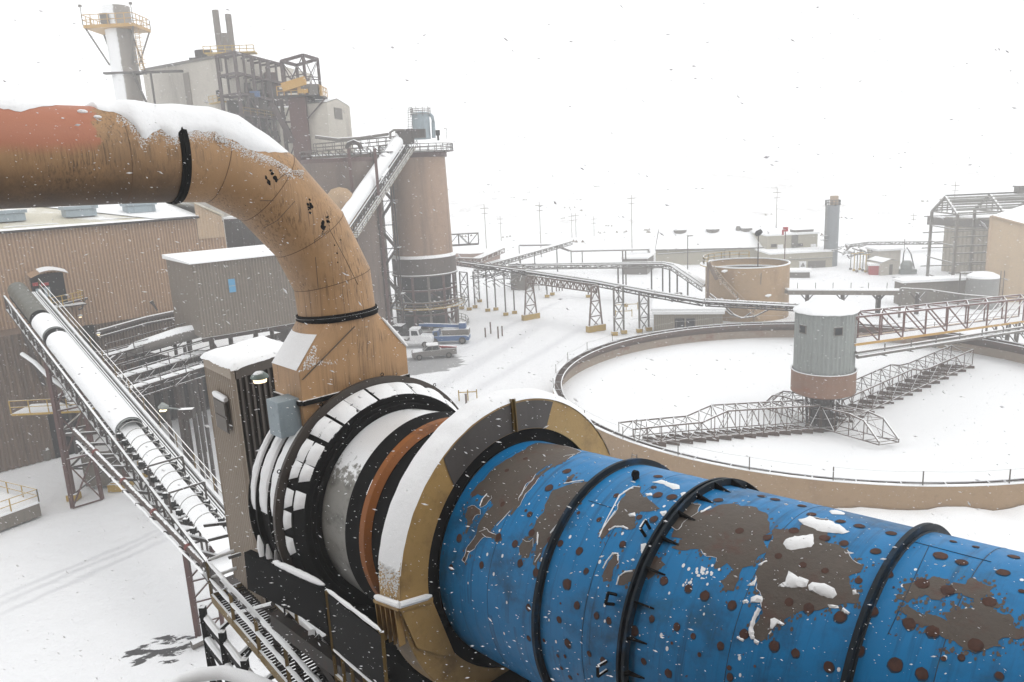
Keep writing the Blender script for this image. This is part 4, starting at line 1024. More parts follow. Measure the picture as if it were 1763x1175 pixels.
# roof slopes up behind the eave
mb=MB(); a=pw.pt(-30,z_e,.5); b_=pw.pt(ue+.3,z_e,.5); D=pw.n*-1
zr=ZY(300,340,at(0,0,0).y or 1) if False else z_e+2.1
c_=pw.pt(ue+.3,zr,-12); d_=pw.pt(-30,zr,-12); e_=pw.pt(ue+.3,z_e,-24); f_=pw.pt(-30,z_e,-24)
mb.add([a,b_,c_,d_,e_,f_],[(0,1,2,3),(3,2,4,5)]); mb.build('roof',roofpale,tb)
mb=MB(); mb.add([x-V((0,0,.12)) for x in(a,b_,c_,d_)],[(0,3,2,1)]); mb.beam(a-V((0,0,.1)),b_-V((0,0,.1)),.12,.22); mb.build('eave_trim',steel_bare,tb)
mb=MB()
for i in range(9):
    p=L3(a,b_,(i+.5)/9)
for k in range(16):      # snow left in bands between the roof ribs
    f0=rnd.uniform(.1,.95); ln=rnd.uniform(.04,.12); g0=rnd.uniform(.05,.8); wd=rnd.uniform(.02,.07) if k%3 else .22
    p0_=L3(L3(a,b_,f0),L3(d_,c_,f0),g0); p1_=L3(L3(a,b_,min(1,f0+ln)),L3(d_,c_,min(1,f0+ln)),g0); p2_=L3(L3(a,b_,min(1,f0+ln)),L3(d_,c_,min(1,f0+ln)),min(1,g0+wd)); p3_=L3(L3(a,b_,f0),L3(d_,c_,f0),min(1,g0+wd))
    mb.add([p+V((0,0,.03+.004*k)) for p in(p0_,p1_,p2_,p3_)],[(0,1,2,3)])
mb.add([L3(a,b_,.0)+V((0,0,.03)),b_+V((0,0,.03)),L3(b_,c_,.08)+V((0,0,.03)),L3(a,d_,.08)+V((0,0,.03))],[(0,1,2,3)])
mb.add([L3(a,b_,.9)+V((0,0,.12)),b_+V((0,0,.12)),c_+V((0,0,.12)),L3(d_,c_,.72)+V((0,0,.12))],[(0,1,2,3)])
mb.build('roof_snow',snow,tb)['kind']='stuff'
for px,py in((28,372),(157,366),(263,360)):
    d=ray(px,py); p=pw.hit(px,py); v_=MB()
    rp=L3(a,b_,((V((p.x,p.y,0))-V((a.x,a.y,0))).dot(pw.u))/(b_-a).length); rp=rp-pw.n*5.0; rp.z=z_e+.9
    v_.box(rp+V((0,0,.35)),(3.2,1.8,.8),rz=math.atan2(pw.u.y,pw.u.x)); v_.box(rp+V((0,0,.95)),(3.6,2.1,.35),rz=math.atan2(pw.u.y,pw.u.x)); v_.build('roof_vent',blue_grey,tb)
# taller end bay
mb=ribbed(pw,ue+.05,u2,0,pw.uz(383,366)[1]-.2,.34,.07,.0,z1b=pw.uz(383,366)[1]-1.2); mb.build('end_bay_cladding',[tan_wall,tan_groove_shade],tb)
z3=pw.uz(334,349)[1]; z4=pw.uz(383,367)[1]; zlo=pw.uz(345,412)[1]
mb=ribbed(pw,ue+.02,u2-.2,zlo,z3,.34,.06,.15,z1b=z4-.4); mb.build('end_bay_panel',tan_light,tb)
mb=MB(); gable_wallbox(mb,pw,ue+.05,u2,0,z4-.9,18,-.05); mb.build('end_bay_block',tan_dark,tb)
a_,b2=pw.pt(ue,z3,.3),pw.pt(u2,z4-.3,.3); mb=MB(); mb.add([a_,b2,b2-pw.n*18,a_-pw.n*18],[(0,1,2,3)]); mb.beam(a_,b2,.1,.2); mb.build('end_bay_roof',roofpale,tb)
# wall ducting along the cladding
def W(px,py,o=0): p=pw.hit(px,py); return p+pw.n*o
mb=MB(); mb.path([W(165,572,.5),W(250,548,.5),W(345,528,.5)],.3,8); mb.path([W(165,580,.9),W(250,556,.9),W(345,538,.9)],.16,8); mb.build('wall_duct',steel,tb)
mb=MB(); mb.beam(W(150,560,.4),W(160,640,.4),.8); mb.build('wall_downpipe',black_plain,tb)
# portal with canopy
p=W(86,500); b=MB(); u_,z_=pw.uz(85,500)
gable_wallbox(b,pw,u_-1.6,u_+1.5,z_-1.6,z_+1.8,.3,.32); dr_=b.build('doorway',black_plain,tb)
b=MB(); pts=[pw.pt(u_-1.9+3.6*i/8,z_+2.0+.5*math.sin(PI*i/8),.2) for i in range(9)]
b.add([x for q in pts for x in(q,q+pw.n*1.6-V((0,0,.35)))],[(2*i,2*i+2,2*i+3,2*i+1) for i in range(8)]); b.build('door_canopy',tan_wall,tb)
b=MB(); b.add([x+V((0,0,.1)) for q in pts[2:] for x in(q+pw.n*.2,q+pw.n*1.5-V((0,0,.33)))],[(2*i,2*i+2,2*i+3,2*i+1) for i in range(len(pts)-3)]); b.build('canopy_snow',snow,tb)
b=MB(); 
for du,dz,s1,s2 in((-1.1,.2,.5,.9),(-.3,.2,.55,1.0)): b.box(pw.pt(u_+du,z_+dz-.3,.45),(s1,.2,s2),rz=math.atan2(pw.u.y,pw.u.x))
b.build('notice_board',blue_grey,tb)
b=MB(); b.box(pw.pt(u_-1.3,z_+.85,.45),(.5,.1,.35),rz=math.atan2(pw.u.y,pw.u.x)); b.box(pw.pt(u_-.4,z_+.75,.45),(.7,.1,.3),rz=math.atan2(pw.u.y,pw.u.x)); b.build('red_notice',red_p,tb)
b=MB(); railing(b,[pw.pt(u_-.5,z_-1.7,2.2),pw.pt(u_+2.6,z_-1.4,2.2),pw.pt(u_+2.6,z_-1.4,.4)],1.1,1.2,.035); b.build('landing_rail',yellow,tb)
b=MB(); b.box(pw.pt(u_+1.,z_-1.75,1.3),(3.6,1.9,.14),rz=math.atan2(pw.u.y,pw.u.x)); b.build('landing_deck',steel,tb)
b=MB(); b.path([W(100,525,.5),W(148,513,.6)],.12,8); b.path([W(143,516,.6),W(138,530,.7),W(132,532,.9)],.1,8); b.build('wall_bracket',steel,tb)
for px,py in((134,544),(165,574)):
    b=MB(); q=W(px,py,.9); b.sweep([q+V((0,0,.25)),q+V((0,0,.1)),q],[.1,.28,.22],10); lm_=b.build('wall_lamp',greysteel,tb); b=MB(); b.sweep([q+V((0,0,0)),q-V((0,0,.12))],[.2,.1],8); b.build('bulb',lampglass,lm_)
b=MB(); u3,z3_=pw.uz(317,502); gable_wallbox(b,pw,u3-.75,u3+.75,z3_-1.3,z3_+1.2,.25,.28); b.build('side_door',greybrown,tb)
b=MB(); railing(b,[pw.pt(u3-1,z3_-1.5,1.3),pw.pt(u3+1.8,z3_-1.5,1.3)],1.1,1.,.03); b.build('side_door_rail',yellow,tb)
b=MB(); b.sweep([W(257,518,.6),W(262,526,.7),W(268,534,.5)],[.25,.12,.1],8); b.build('wall_spout',steel,tb)
# dark annex under the portal, wing at the far left bottom
ux0=pw.uz(0,600)[0]
mb=ribbed(pw,-14,pw.uz(95,700)[0],0,pw.uz(50,560)[1],.6,.15,5.); 
an=thing('lower_annex','rust-brown lower annex with grey roofless loading bay at the far left under the conveyor','building',pw.pt(0,0,5))
mb.build('annex_cladding',tan_dark,an); mb=MB(); gable_wallbox(mb,pw,-14,pw.uz(95,700)[0],0,pw.uz(50,560)[1]-.1,5,4.9); mb.build('annex_block',tan_dark,an)
mb=MB(); gable_wallbox(mb,pw,pw.uz(60,700)[0],pw.uz(125,700)[0]-1,0,5.5,.5,5.25); mb.build('bay_door',black_plain,an)
mb=MB(); mb.path([pw.pt(pw.uz(0,600)[0]+1.,16,5.5),pw.pt(pw.uz(0,600)[0]+2.2,8,5.5)],.22,8); mb.path([pw.pt(pw.uz(0,600)[0]+4,15,5.5),pw.pt(pw.uz(0,600)[0]+4,0.,5.5)],.15,8); mb.build('annex_pipe',steel,an)
# grey raised shed with blue window
ps=Plane(at(330,455,68),at(512,448,74))
us1,_=ps.uz(512,452); zs1=ps.uz(330,455)[1]; zs0=ps.uz(345,583)[1]
rsd=thing('raised_shed','grey-brown raised shed with one blue window and a snowy roof beside the mill','shed',ps.pt(0,zs0))
mb=ribbed(ps,0,us1,zs0,zs1,.28,.04); mb.build('wall',[greybrown,grey_groove_shade],rsd)
mb=MB(); gable_wallbox(mb,ps,.02,us1,zs0,zs1-.05,9,-.04); mb.build('body',greybrown,rsd)
mb=MB(); a=ps.pt(-.3,zs1+.02,.3); b_=ps.pt(us1+.3,zs1+.1,.3); mb.prism([(a.x,a.y),(b_.x,b_.y),((b_-ps.n*9.3).x,(b_-ps.n*9.3).y),((a-ps.n*9.3).x,(a-ps.n*9.3).y)],zs1,[zs1+.14,zs1+.14,zs1+.4,zs1+.4]); mb.build('roof_snow',snow,rsd)
u4,z4_=ps.uz(399,492); b=MB(); gable_wallbox(b,ps,u4-.3,u4+.3,z4_-.62,z4_+.62,.1,.12); wn=b.build('window',bluewin,rsd)
b=MB(); gable_wallbox(b,ps,u4-.3,u4+.3,z4_-.05,z4_+.02,.1,.14); b.build('glazing_bar',blue_grey,wn)
b=MB()
for f_ in(.08,.5,.95):
    for o_ in(0,-8): p=ps.pt(us1*f_,0,o_); b.beam(p,p+V((0,0,zs0)),.35)
b.beam(ps.pt(0,zs0-.2),ps.pt(us1,zs0-.2),.35); b.beam(ps.pt(us1*.08,4),ps.pt(us1*.5,zs0-.4),.2); b.beam(ps.pt(us1*.5,4),ps.pt(us1*.08,zs0-.4),.2)
b.build('support_leg',steel,rsd)
# conveyors and pipe shelves in the dark yard between mill and shed
def gallery(label,pxa,Ya,pxb,Yb,wd=2.,deep=.9,rail=True,mat=steel,legs=0,group=None,name='conveyor_gallery'):
    a=at(*pxa,Ya);b=at(*pxb,Yb); g=thing(name,label,'conveyor',(a+b)/2,group); d=(b-a); s_=V((-d.y,d.x,0)).normalized()
    for k in(-1,1):
        m=MB(); truss(m,a+s_*(k*wd/2)-V((0,0,deep)),b+s_*(k*wd/2)-V((0,0,deep)),deep,max(4,int(d.length/1.6)),.12,.08); m.build('side_truss',mat,g)
    m=MB(); m.beam(a-V((0,0,.05)),b-V((0,0,.05)),wd*.5,.12); m.build('belt_snow',snow,g)
    m=MB(); n=int(d.length/1.3)
    for i in range(n+1):
        p=L3(a,b,i/n); m.beam(p-s_*wd/2,p+s_*wd/2,.1)
    m.build('idler_frame',mat,g)
    if rail: m=MB(); railing(m,[a-s_*(wd/2),b-s_*(wd/2)],1.1,2.5,.03); m.build('handrail',mat,g)
    if legs:
        m=MB()
        for i in range(legs):
            p=L3(a,b,(i+.5)/legs)
            for k in(-1,1): q=p+s_*k*wd/2; m.beam(V((q.x,q.y,0)),q-V((0,0,deep)),.25)
        m.build('leg',mat,g)
    return g
gallery('upper of three dark conveyors behind the covered conveyor, below the mill wall',(178,612),66,(345,566),74,1.6,1.,legs=2,group='dark conveyors in the yard')
gallery('middle of three dark conveyors in the yard, with a row of idlers',(200,650),62,(350,604),70,2.,1.2,legs=2,group='dark conveyors in the yard')
gallery('lowest of three dark conveyors in the yard, with a yellowish handrail',(220,668),58,(352,628),64,1.6,.8,mat=steel,legs=3,group='dark conveyors in the yard')
b=MB(); q=at(310,590,70); b.sweep([q+V((-4.5,-2,-.6)),q+V((-3.5,-1.5,0)),q+V((0,0,.7)),q+V((3,1.2,1.1))],[.3,.55,.75,.6],14); tag(b.build('pipe_run',M('snowy_pipe',srgb(110,105,100),.6,.1,1,snow=.6),smooth=True),'fat snow-covered pipe beneath the raised grey shed','pipe')
b=MB(); a=G(240,690); 
pd=Plane(at(235,640,84),at(372,625,92)); ub,zbk=pd.uz(375,600)
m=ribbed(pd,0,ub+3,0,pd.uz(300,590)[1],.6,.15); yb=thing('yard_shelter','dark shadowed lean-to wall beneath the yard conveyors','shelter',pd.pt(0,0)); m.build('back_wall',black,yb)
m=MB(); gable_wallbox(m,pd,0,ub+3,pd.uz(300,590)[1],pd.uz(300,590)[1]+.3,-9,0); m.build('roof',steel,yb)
m=MB()
for f_ in(0,.35,.7,1): p=pd.pt((ub+2)*f_,0,8.5); m.beam(p,p+V((0,0,pd.uz(300,590)[1])),.35)
m.build('post',steel,yb)
# ================================================================ COVERED CONVEYOR
ca=at(392,948,40); cb=at(30,500,72)
cdir=(cb-ca); cside=V((-cdir.y,cdir.x,0)).normalized()
if cside.x<0: cside=-cside      # points right (walkway side)
def cpos(px,py):      # nearest point on conveyor axis for a pixel
    best=None
    for i in range(401):
        p=L3(ca,cb,i/400); v_=p-CAM; z=v_.dot(_f); X_=881.5+F*v_.dot(CR)/z; Y_=587.5-F*v_.dot(CU)/z; d=(X_-px)**2+(Y_-py)**2
        if best is None or d<best[0]: best=(d,i/400)
    return best[1]
cv=thing('covered_conveyor','long sloping belt conveyor with snow-covered half-round hoods running from the mill down to the kiln','conveyor',ca)
hood_m=M('hood_snowy',srgb(120,122,122),.5,.1,1,snow=.8,wind=(-.1,-.1,1))
CRr=.95
def hood(t0,t1,rr,mat,snowy):
    m=MB(); a=L3(ca,cb,t0);b=L3(ca,cb,t1); n=max(2,int((b-a).length/.5)); d=cdir.normalized(); up=d.cross(cside); up=up if up.z>0 else -up; vs=[]; k_=20
    for i in range(n+1):
        c0=L3(a,b,i/n)
        for j in range(k_+1): t=R(-25)+R(230)*j/k_; r_=rr*(1+(.02*mn.noise(V((i*.6,j*.4,1))) if snowy else .012*math.cos(i*PI))); vs.append(c0+cside*(r_*math.cos(t))+up*(r_*math.sin(t)))
    m.add(vs,[(i*(k_+1)+j,i*(k_+1)+j+1,(i+1)*(k_+1)+j+1,(i+1)*(k_+1)+j) for i in range(n) for j in range(k_)]); return m
t1=cpos(222,742); t2=cpos(98,590); t2b=cpos(92,583); t3=cpos(70,560); t3b=cpos(66,552)
for t0_,t1_,r_ in((t1,t2,.86),(t2b,t3,.85)):
    hood(t0_,t1_,r_,galv,False).build('belt_hood',galv,cv,smooth=True); hood(t0_+.004,t1_,r_+.07,snow,True).build('hood_snow',snow,cv,smooth=True)
hood(t3b,1.0,.84,greybrown,False).build('bare_hood',M('bare_hood',srgb(98,98,90),.5,.15,2),cv)
m=MB(); m.beam(L3(ca,cb,t1)-V((0,0,.5)),cb-V((0,0,.5)),1.5,.3); m.build('belt',black_plain,cv)
# open belt with hoops
m=MB(); n=40; vs=[]
for i in range(n+1):
    p=L3(ca,cb,(t1+.02)*i/n)
    for k,o_ in enumerate((-.62,-.3,0,.3,.62)): vs.append(p+cside*(o_*(1+.08*mn.noise(V((i*.5,k,0)))))+V((0,0,.12-.1*abs(o_)+.05*mn.noise(V((i*.4,k,3))))))
m.add(vs,[(i*5+k,i*5+k+1,(i+1)*5+k+1,(i+1)*5+k) for i in range(n) for k in range(4)]); m.build('belt_snow',snow,cv,smooth=True)
hoopm=M('hoop_galv',srgb(150,150,148),.5,.1,2,snow=.45)
nh=13
for i in range(nh):
    p=L3(ca,cb,.06+(t1-.07)*i/(nh-1)); m=MB(); d=cdir.normalized(); up=V((0,0,1))
    m.sweep([p+cside*(.85*math.cos(R(-20)+R(220)*j/14))+up*(.8*math.sin(R(-20)+R(220)*j/14)) for j in range(15)],.035,6); m.build('hoop',hoopm,cv)
    m=MB(); m.beam(p-cside*.95-V((0,0,.15)),p+cside*.95-V((0,0,.15)),.12); m.box(p+cside*.85+V((0,0,.05)),(.3,.3,.3)); m.box(p-cside*.85+V((0,0,.05)),(.3,.3,.3)); m.build('idler',black,cv)
for px,py in((305,806),(350,846)):
    p=L3(ca,cb,cpos(px,py)); m=MB(); m.path([p-cside*1.1-V((0,0,.3)),p-cside*1.1+V((0,0,1.)),p+cside*1.1+V((0,0,1.)),p+cside*1.1-V((0,0,.3))],.07,6); m.build('guard_frame',steel,cv)
m=MB()
for k in(-1,1): truss(m,ca+cside*1.15*k-V((0,0,1.7)),cb+cside*1.15*k-V((0,0,1.7)),1.3,34,.16,.1)
m.build('truss_frame',steel,cv)
m=MB(); nn=34
for i in range(nn+1): p=L3(ca,cb,i/nn)-V((0,0,1.7)); m.beam(p-cside*1.15,p+cside*1.15,.12)
m.build('cross_beam',steel,cv)
# walkway to the right with snow curb and railing
wa=ca+cside*1.4; 
m=MB(); m.beam(ca+cside*1.42-V((0,0,.45)),cb+cside*1.42-V((0,0,.45)),.7,.08); m.build('walkway_grating',steel_bare,cv)
m=MB(); 
for o_ in(1.15,1.32,1.5): m.beam(ca+cside*o_-V((0,0,.36)),cb+cside*o_-V((0,0,.36)),.1,.06)
m.build('walkway_pipes',greysteel,cv)
m=MB(); m.beam(ca+cside*1.78-V((0,0,.3)),cb+cside*1.78-V((0,0,.3)),.2,.26); m.build('walkway_curb_snow',snow,cv)
m=MB(); railing(m,[ca+cside*1.9-V((0,0,.3)),cb+cside*1.9-V((0,0,.3))],1.15,3.0,.028); m.build('handrail',olive,cv)
# side pipe on brackets (brown, red couplings) with snow
pa,pb_=at(352,972,39.5),at(128,742,53.)
m=MB(); p0_=pa; p1_=pb_; m.tube(p0_,p1_,.2,12); m.build('side_pipe',M('brown_pipe',srgb(78,62,55),.6,.25,3,snow=.12,wind=(0,0,1)),cv,smooth=True)
m=MB(); m.sweep([L3(pa,pb_,i*.02)-cside*(.3+.06*mn.noise(V((i*.3,2,0))))-V((0,0,.22)) for i in range(-1,48)],[.07+.05*abs(mn.noise(V((i*.5,0,0)))) for i in range(49)],8); m.build('pipe_snow',snow,cv,smooth=True)
for f_ in(.1,.33,.56,.8): p=L3(pa,pb_,f_); m=MB(); d=cdir.normalized(); m.tube(p-d*.12,p+d*.12,.235,12); m.build('pipe_coupling',M('red_coupling',srgb(120,44,36),.6,.2,3),cv)
m=MB()
for i in range(11):
    f_=.02+.098*i; q=L3(pa,pb_,f_); p=L3(ca,cb,max(0,(q.y-ca.y)/(cb.y-ca.y)))-V((0,0,1.5)); q2=q-V((0,0,.25)); m=MB(); m.beam(q2+(q2-p)*.2,p+cside*.2,.2); m.build('pipe_bracket',steel,cv)
# trestles down to the ground
for f_,w_ in((.72,1.2),):
    t_=MB(); p=L3(ca,cb,f_)-V((0,0,1.7)); base=V((p.x,p.y,0))
    for k in(-1,1):
        t_.beam(p+cside*k*1.1,base+cside*k*w_,.28); 
    H=p.z
    for j in range(3):
        a=L3(p-cside*1.1,base-cside*w_,j/3);b_=L3(p+cside*1.1,base+cside*w_,(j+1)/3); a2=L3(p+cside*1.1,base+cside*w_,j/3);b2=L3(p-cside*1.1,base-cside*w_,(j+1)/3)
        t_.beam(a,b_,.12); t_.beam(a2,b2,.12); t_.beam(b2,b_,.15)
    t_.build('trestle',redsteel,cv)
# transfer tower with steel columns left of conveyor
g0=G(128,860); tw=thing('pipe_support_tower','brown steel support tower left of the covered conveyor with yellow feet','support tower',g0)
tcol=[V((g0.x,g0.y,0)),V((g0.x+3.6,g0.y+2.5,0)),V((g0.x-1.2,g0.y+6,0)),V((g0.x+2.6,g0.y+8,0))]
for c0 in tcol: m=MB(); m.beam(c0,c0+V((0,0,12.2)),.34); m.build('column',redsteel,tw); m=MB(); m.box(c0+V((0,0,.28)),(.9,.9,.6)); m.build('footing',yellow,tw)
m=MB()
for z in(3,6.5,9.5,12): 
    for i,j in((0,1),(1,3),(3,2),(2,0)): m.beam(tcol[i]+V((0,0,z)),tcol[j]+V((0,0,z)),.22)
for z0_,z1_ in((0.5,3),(3,6.5),(6.5,9.5)): m.beam(tcol[0]+V((0,0,z0_)),tcol[1]+V((0,0,z1_)),.14); m.beam(tcol[1]+V((0,0,z0_)),tcol[3]+V((0,0,z1_)),.14); m.beam(tcol[2]+V((0,0,z0_)),tcol[0]+V((0,0,z1_)),.14)
m.build('bracing',steel,tw)
m=MB(); c_=sum(tcol,V((0,0,0)))/4; m.box(c_+V((0,0,2.0)),(2.6,4,3.4)); m.build('equipment_cabinet',conc_dark,tw)
m=MB(); m.sweep([at(38,610,66),at(60,625,65),at(85,650,64),at(110,668,63),at(120,690,62.8)],.2,8); m.build('snowy_hose',M('snow_hose',srgb(120,118,115),.6,.1,1,snow=.7),tw)
m=MB(); pdk=at(60,705,67); m.box(pdk+V((2.3,0,0)),(7,3,.2)); m.build('deck',yellow,tw); m=MB(); railing(m,[pdk+V((-1.2,-1.5,.1)),pdk+V((5.6,-1.5,.1))],1.2,1.6,.035); m.build('handrail',yellow,tw)
# loading dock bottom left
d0=G(0,915); d1=G(72,888); dk_=thing('loading_dock','low concrete dock with yellow handrail and deep snow at the left edge','dock',d1)
dd=(d1-d0); dd.z=0; dd.normalize(); pn=V((-dd.y,dd.x,0)); pe_=G(0,772); back=d1+pn*22
m=MB(); m.prism([((d0-dd*12).x,(d0-dd*12).y),(d1.x,d1.y),((d1+pn*13).x-3.2,(d1+pn*13).y),((d0-dd*12+pn*13).x,(d0-dd*12+pn*13).y)],0,1.15); m.build('slab',conc_dark,dk_)
m=MB(); m.prism([((d0-dd*12).x,(d0-dd*12).y),((d1-dd*.1).x,(d1-dd*.1).y),((d1+pn*12.9).x-3.3,(d1+pn*12.9).y),((d0-dd*12+pn*13).x,(d0-dd*12+pn*13).y)],1.16,1.4); m.build('slab_snow',snow,dk_)
m=MB(); z=V((0,0,1.3)); railing(m,[d0-dd*12+z,d1+z,V(((d1+pn*13).x-3.2,(d1+pn*13).y,0))+z],1.15,2.3,.035); m.build('handrail',yellow,dk_)
fp_=G(5,800); m=MB(); d2_=thing('entry_platform','dark edged snow platform by the mill annex at the far left','platform',fp_); m.box(fp_+V((0,4,.55)),(9,7,1.1)); m.build('slab',conc_dark,d2_); m=MB(); m.box(fp_+V((0,4,1.2)),(8.8,6.8,.2)); m.build('slab_snow',snow,d2_)
# twin lamp posts in the yard
for k,(px,py,tp,lb) in enumerate(((312,800,705,'yard lamp post with glowing lamp beside the conveyor handrail'),(322,800,712,'slimmer black yard post with a snow-capped box on top'))):
    Yk=52; z0_=0; p=at(px,py,Yk); tp_=at(px,tp,Yk); o=thing('lamp_post',lb,'lamp post',V((tp_.x,tp_.y,0)),'yard lamp posts')
    m=MB(); m.tube(V((tp_.x,tp_.y,0)),tp_,.09,8); m.build('pole',steel,o)
    m=MB()
    if k==0: m.beam(tp_,tp_+V((-1.2,0,.2)),.08); m.sweep([tp_+V((-1.6,0,.2)),tp_+V((-1.3,0,.3)),tp_+V((-.9,0,.2))],[.1,.3,.15],8); hd=m.build('lamp_head',galv,o); m=MB(); m.box(tp_+V((-1.3,0,-.02)),(.4,.3,.12)); m.build('bulb',lampglass,hd)
    else: m.box(tp_,(1.0,.5,.7)); m.build('lamp_head',steel,o)
for px,py,lb in((203,843,'yellow concrete footing half buried beside the conveyor, leftmost'),(262,822,'yellow concrete footing in the snow under the conveyor')):
    m=MB(); p=G(px,py); m.box(p+V((0,0,.35)),(1.2,1.2,.7)); m.box(p+V((0,0,.75)),(.8,.8,.12)); tag(m.build('footing',yellow),lb,'footing','yellow footings')
# ================================================================ SILO WITH SKIRT, RIGHT OF THE DUCT
def ctr(px,py,Y,r): p=at(px,py,Y); return V((p.x,p.y,0))
SY=138; sc=ctr(722,340,SY,0); 
zt=ZY(722,262,SY-4); zs_=ZY(735,446,SY-5); zk=ZY(735,474,SY-5); zg=ZY(735,528,SY-5)
si_=thing('storage_silo','tall brown round silo on an open steel base ring with grey dust collector on top','silo',sc)
m=MB(); m.lathe(sc,[(5.37,zs_-.5),(5.03,zt)],64); m.build('shell',silo_m,si_,smooth=True)
m=MB(); m.lathe(sc,[(5.37,zt),(5.4,zt-.9),(5.08,zt-.9)],64); m.build('top_ring',redsteel,si_,smooth=True)
m=MB(); m.lathe(sc,[(0.0113,zt+.2),(5.08,zt+.12),(5.48,zt+.05),(5.48,zt-.05)],64); m.build('top_snow',snow,si_,smooth=True)
m=MB(); m.lathe(sc,[(5.82,zk),(5.82,zs_),(5.31,zs_+.02)],64); m.lathe(sc,[(5.99,zk+.0),(5.99,zk-.25),(5.2,zk-.3)],64); m.build('skirt',M('skirt_steel',srgb(98,86,80),.6,.2,.5,stain=srgb(64,52,48),amt=.6,sscale=(2,2,.2)),si_,smooth=True)
m=MB(); m.lathe(sc,[(5.88,zs_+.05),(5.82,zs_+.15),(5.37,zs_+.55)],64); m.lathe(sc,[(6.05,zk-.02),(5.99,zk+.08),(5.83,zk+.1)],64); m.build('ledge_snow',snow,si_,smooth=True)
m=MB(); m.lathe(sc,[(4.86,zk),(4.52,zk-3),(3.6,2.5),(4.0,0)],40); m.build('hopper_cone',black_plain,si_)
for i in range(12):
    t=2*PI*i/12+.2; d=V((math.cos(t),math.sin(t),0)); m=MB(); m.beam(sc+d*5.54,sc+d*5.54+V((0,0,zk)),.42); m.build('column',redsteel if i%3 else conc_dark,si_)
m=MB()
for i in range(24):
    t=2*PI*i/24+.2; d=V((math.cos(t),math.sin(t),0)); t2=t+2*PI/24; d2=V((math.cos(t2),math.sin(t2),0))
    for z in(zk*.72,zk*.5,zk*.28): m.beam(sc+d*5.54+V((0,0,z)),sc+d2*5.54+V((0,0,z)),.3)
for i in range(12):
    t=2*PI*i/12+.2; d=V((math.cos(t),math.sin(t),0)); t2=t+2*PI/12; d2=V((math.cos(t2),math.sin(t2),0))
    if i%2: m.beam(sc+d*5.54+V((0,0,zk*.72)),sc+d2*5.54+V((0,0,zk*.5)),.16)
    else: m.beam(sc+d*5.54+V((0,0,zk*.28)),sc+d2*5.54,.18)
    m.beam(sc+d*2.82+V((0,0,zk*.6)),sc+d2*5.54+V((0,0,zk*.3)),.25)
m.build('ring_bracing',redsteel,si_)
m=MB(); zc2=ZY(770,530,SY-6)
m.lathe(sc,[(7.01,zc2),(7.01,zc2-.15),(5.65,zc2-.15),(5.65,zc2)],40); m.build('catwalk_deck',yellow,si_)
m=MB(); k_=24; pts=[sc+V((7.01*math.cos(2*PI*i/k_),7.01*math.sin(2*PI*i/k_),zc2)) for i in range(k_+1)]; railing(m,pts,1.1,2,.05); m.build('catwalk_rail',olive,si_)
m=MB(); m.lathe(sc,[(7.06,zc2-4),(7.06,zc2-4.2),(3.39,zc2-4.2)],40); pts=[sc+V((7.46*math.cos(t),7.46*math.sin(t),zc2-4.2)) for t in [R(-70)+R(120)*i/10 for i in range(11)]]; railing(m,pts,1.1,2,.05); m.build('lower_catwalk',greysteel,si_)
for j in range(4): m=MB(); m.box(sc+V((-3+2*j,-3.6+.4*j,1.8)),(1.5,1.2,3.6)); m.build('base_equipment',black,si_)
m=MB()
for i in range(14): t=2*PI*i/14; d=V((math.cos(t),math.sin(t),0)); m.beam(sc+d*5.65+V((0,0,zt-.1)),sc+d*6.33+V((0,0,zt+.1)),.1)
m.lathe(sc,[(5.31,zt+.1),(6.67,zt+.15),(6.67,zt),(5.31,zt)],40); k_=28; pts=[sc+V((6.55*math.cos(2*PI*i/k_),6.55*math.sin(2*PI*i/k_),zt+.1)) for i in range(k_+1)]; railing(m,pts,1.2,1.5,.06); m.build('top_railing',greysteel,si_)
dcl=thing('dust_collector','blue-grey round dust collector with caged top standing on the brown silo','dust collector',at(728,238,SY))
c0=at(727,240,SY); rr=(743-714)/2*SY/F; zz1=ZY(727,198,SY)
m=MB(); m.lathe(V((c0.x,c0.y,0)),[(rr,c0.z),(rr,zz1),(rr*.8,zz1+.4),(.01,zz1+.6)],32); m.build('body',blue_grey,dcl,smooth=True)
m=MB()
for i in range(10): t=2*PI*i/10; d=V((math.cos(t)*rr*1.15,math.sin(t)*rr*1.15,0)); m.beam(V((c0.x,c0.y,zz1-.3))+d,V((c0.x,c0.y,ZY(727,184,SY)))+d,.08)
for zq in(188,192,197):
    z=ZY(727,zq,SY); k_=20; m.path([V((c0.x+rr*1.15*math.cos(2*PI*i/k_),c0.y+rr*1.15*math.sin(2*PI*i/k_),z)) for i in range(k_+1)],.06,5)
m.build('top_cage',greysteel,dcl)
m=MB()
for o_ in(-.35,.35): m.beam(at(706,238,SY)+V((o_,0,0)),at(706,186,SY)+V((o_,0,0)),.1)
for i in range(14): p=L3(at(706,238,SY),at(706,186,SY),i/13); m.beam(p-V((.35,0,0)),p+V((.35,0,0)),.07)
m.build('ladder_cage',greysteel,dcl)
m=MB(); m.sweep([at(735,200,SY)+V((0,0,.3)),at(740,197,SY),at(744,201,SY),at(746,212,SY),at(747,238,SY)],.33,10); m.build('outlet_pipe',blue_grey,dcl,smooth=True)
m=MB(); q=at(754,232,SY); m.beam(q-V((0,0,1)),q+V((0,0,.0)),.35); m.box(q+V((0,0,.3)),(.7,.7,.9)); tag(m.build('vent_filter',black),'small black vent box on the right of the silo top','vent')
m=MB(); q=at(768,240,SY); q2=at(769,222,SY); m.beam(q,q2,.08); m.beam(q2,q2+V((-.5,0,.1)),.1); tag(m.build('lamp_mast',greysteel),'thin lamp mast at the right edge of the silo top','lamp mast')
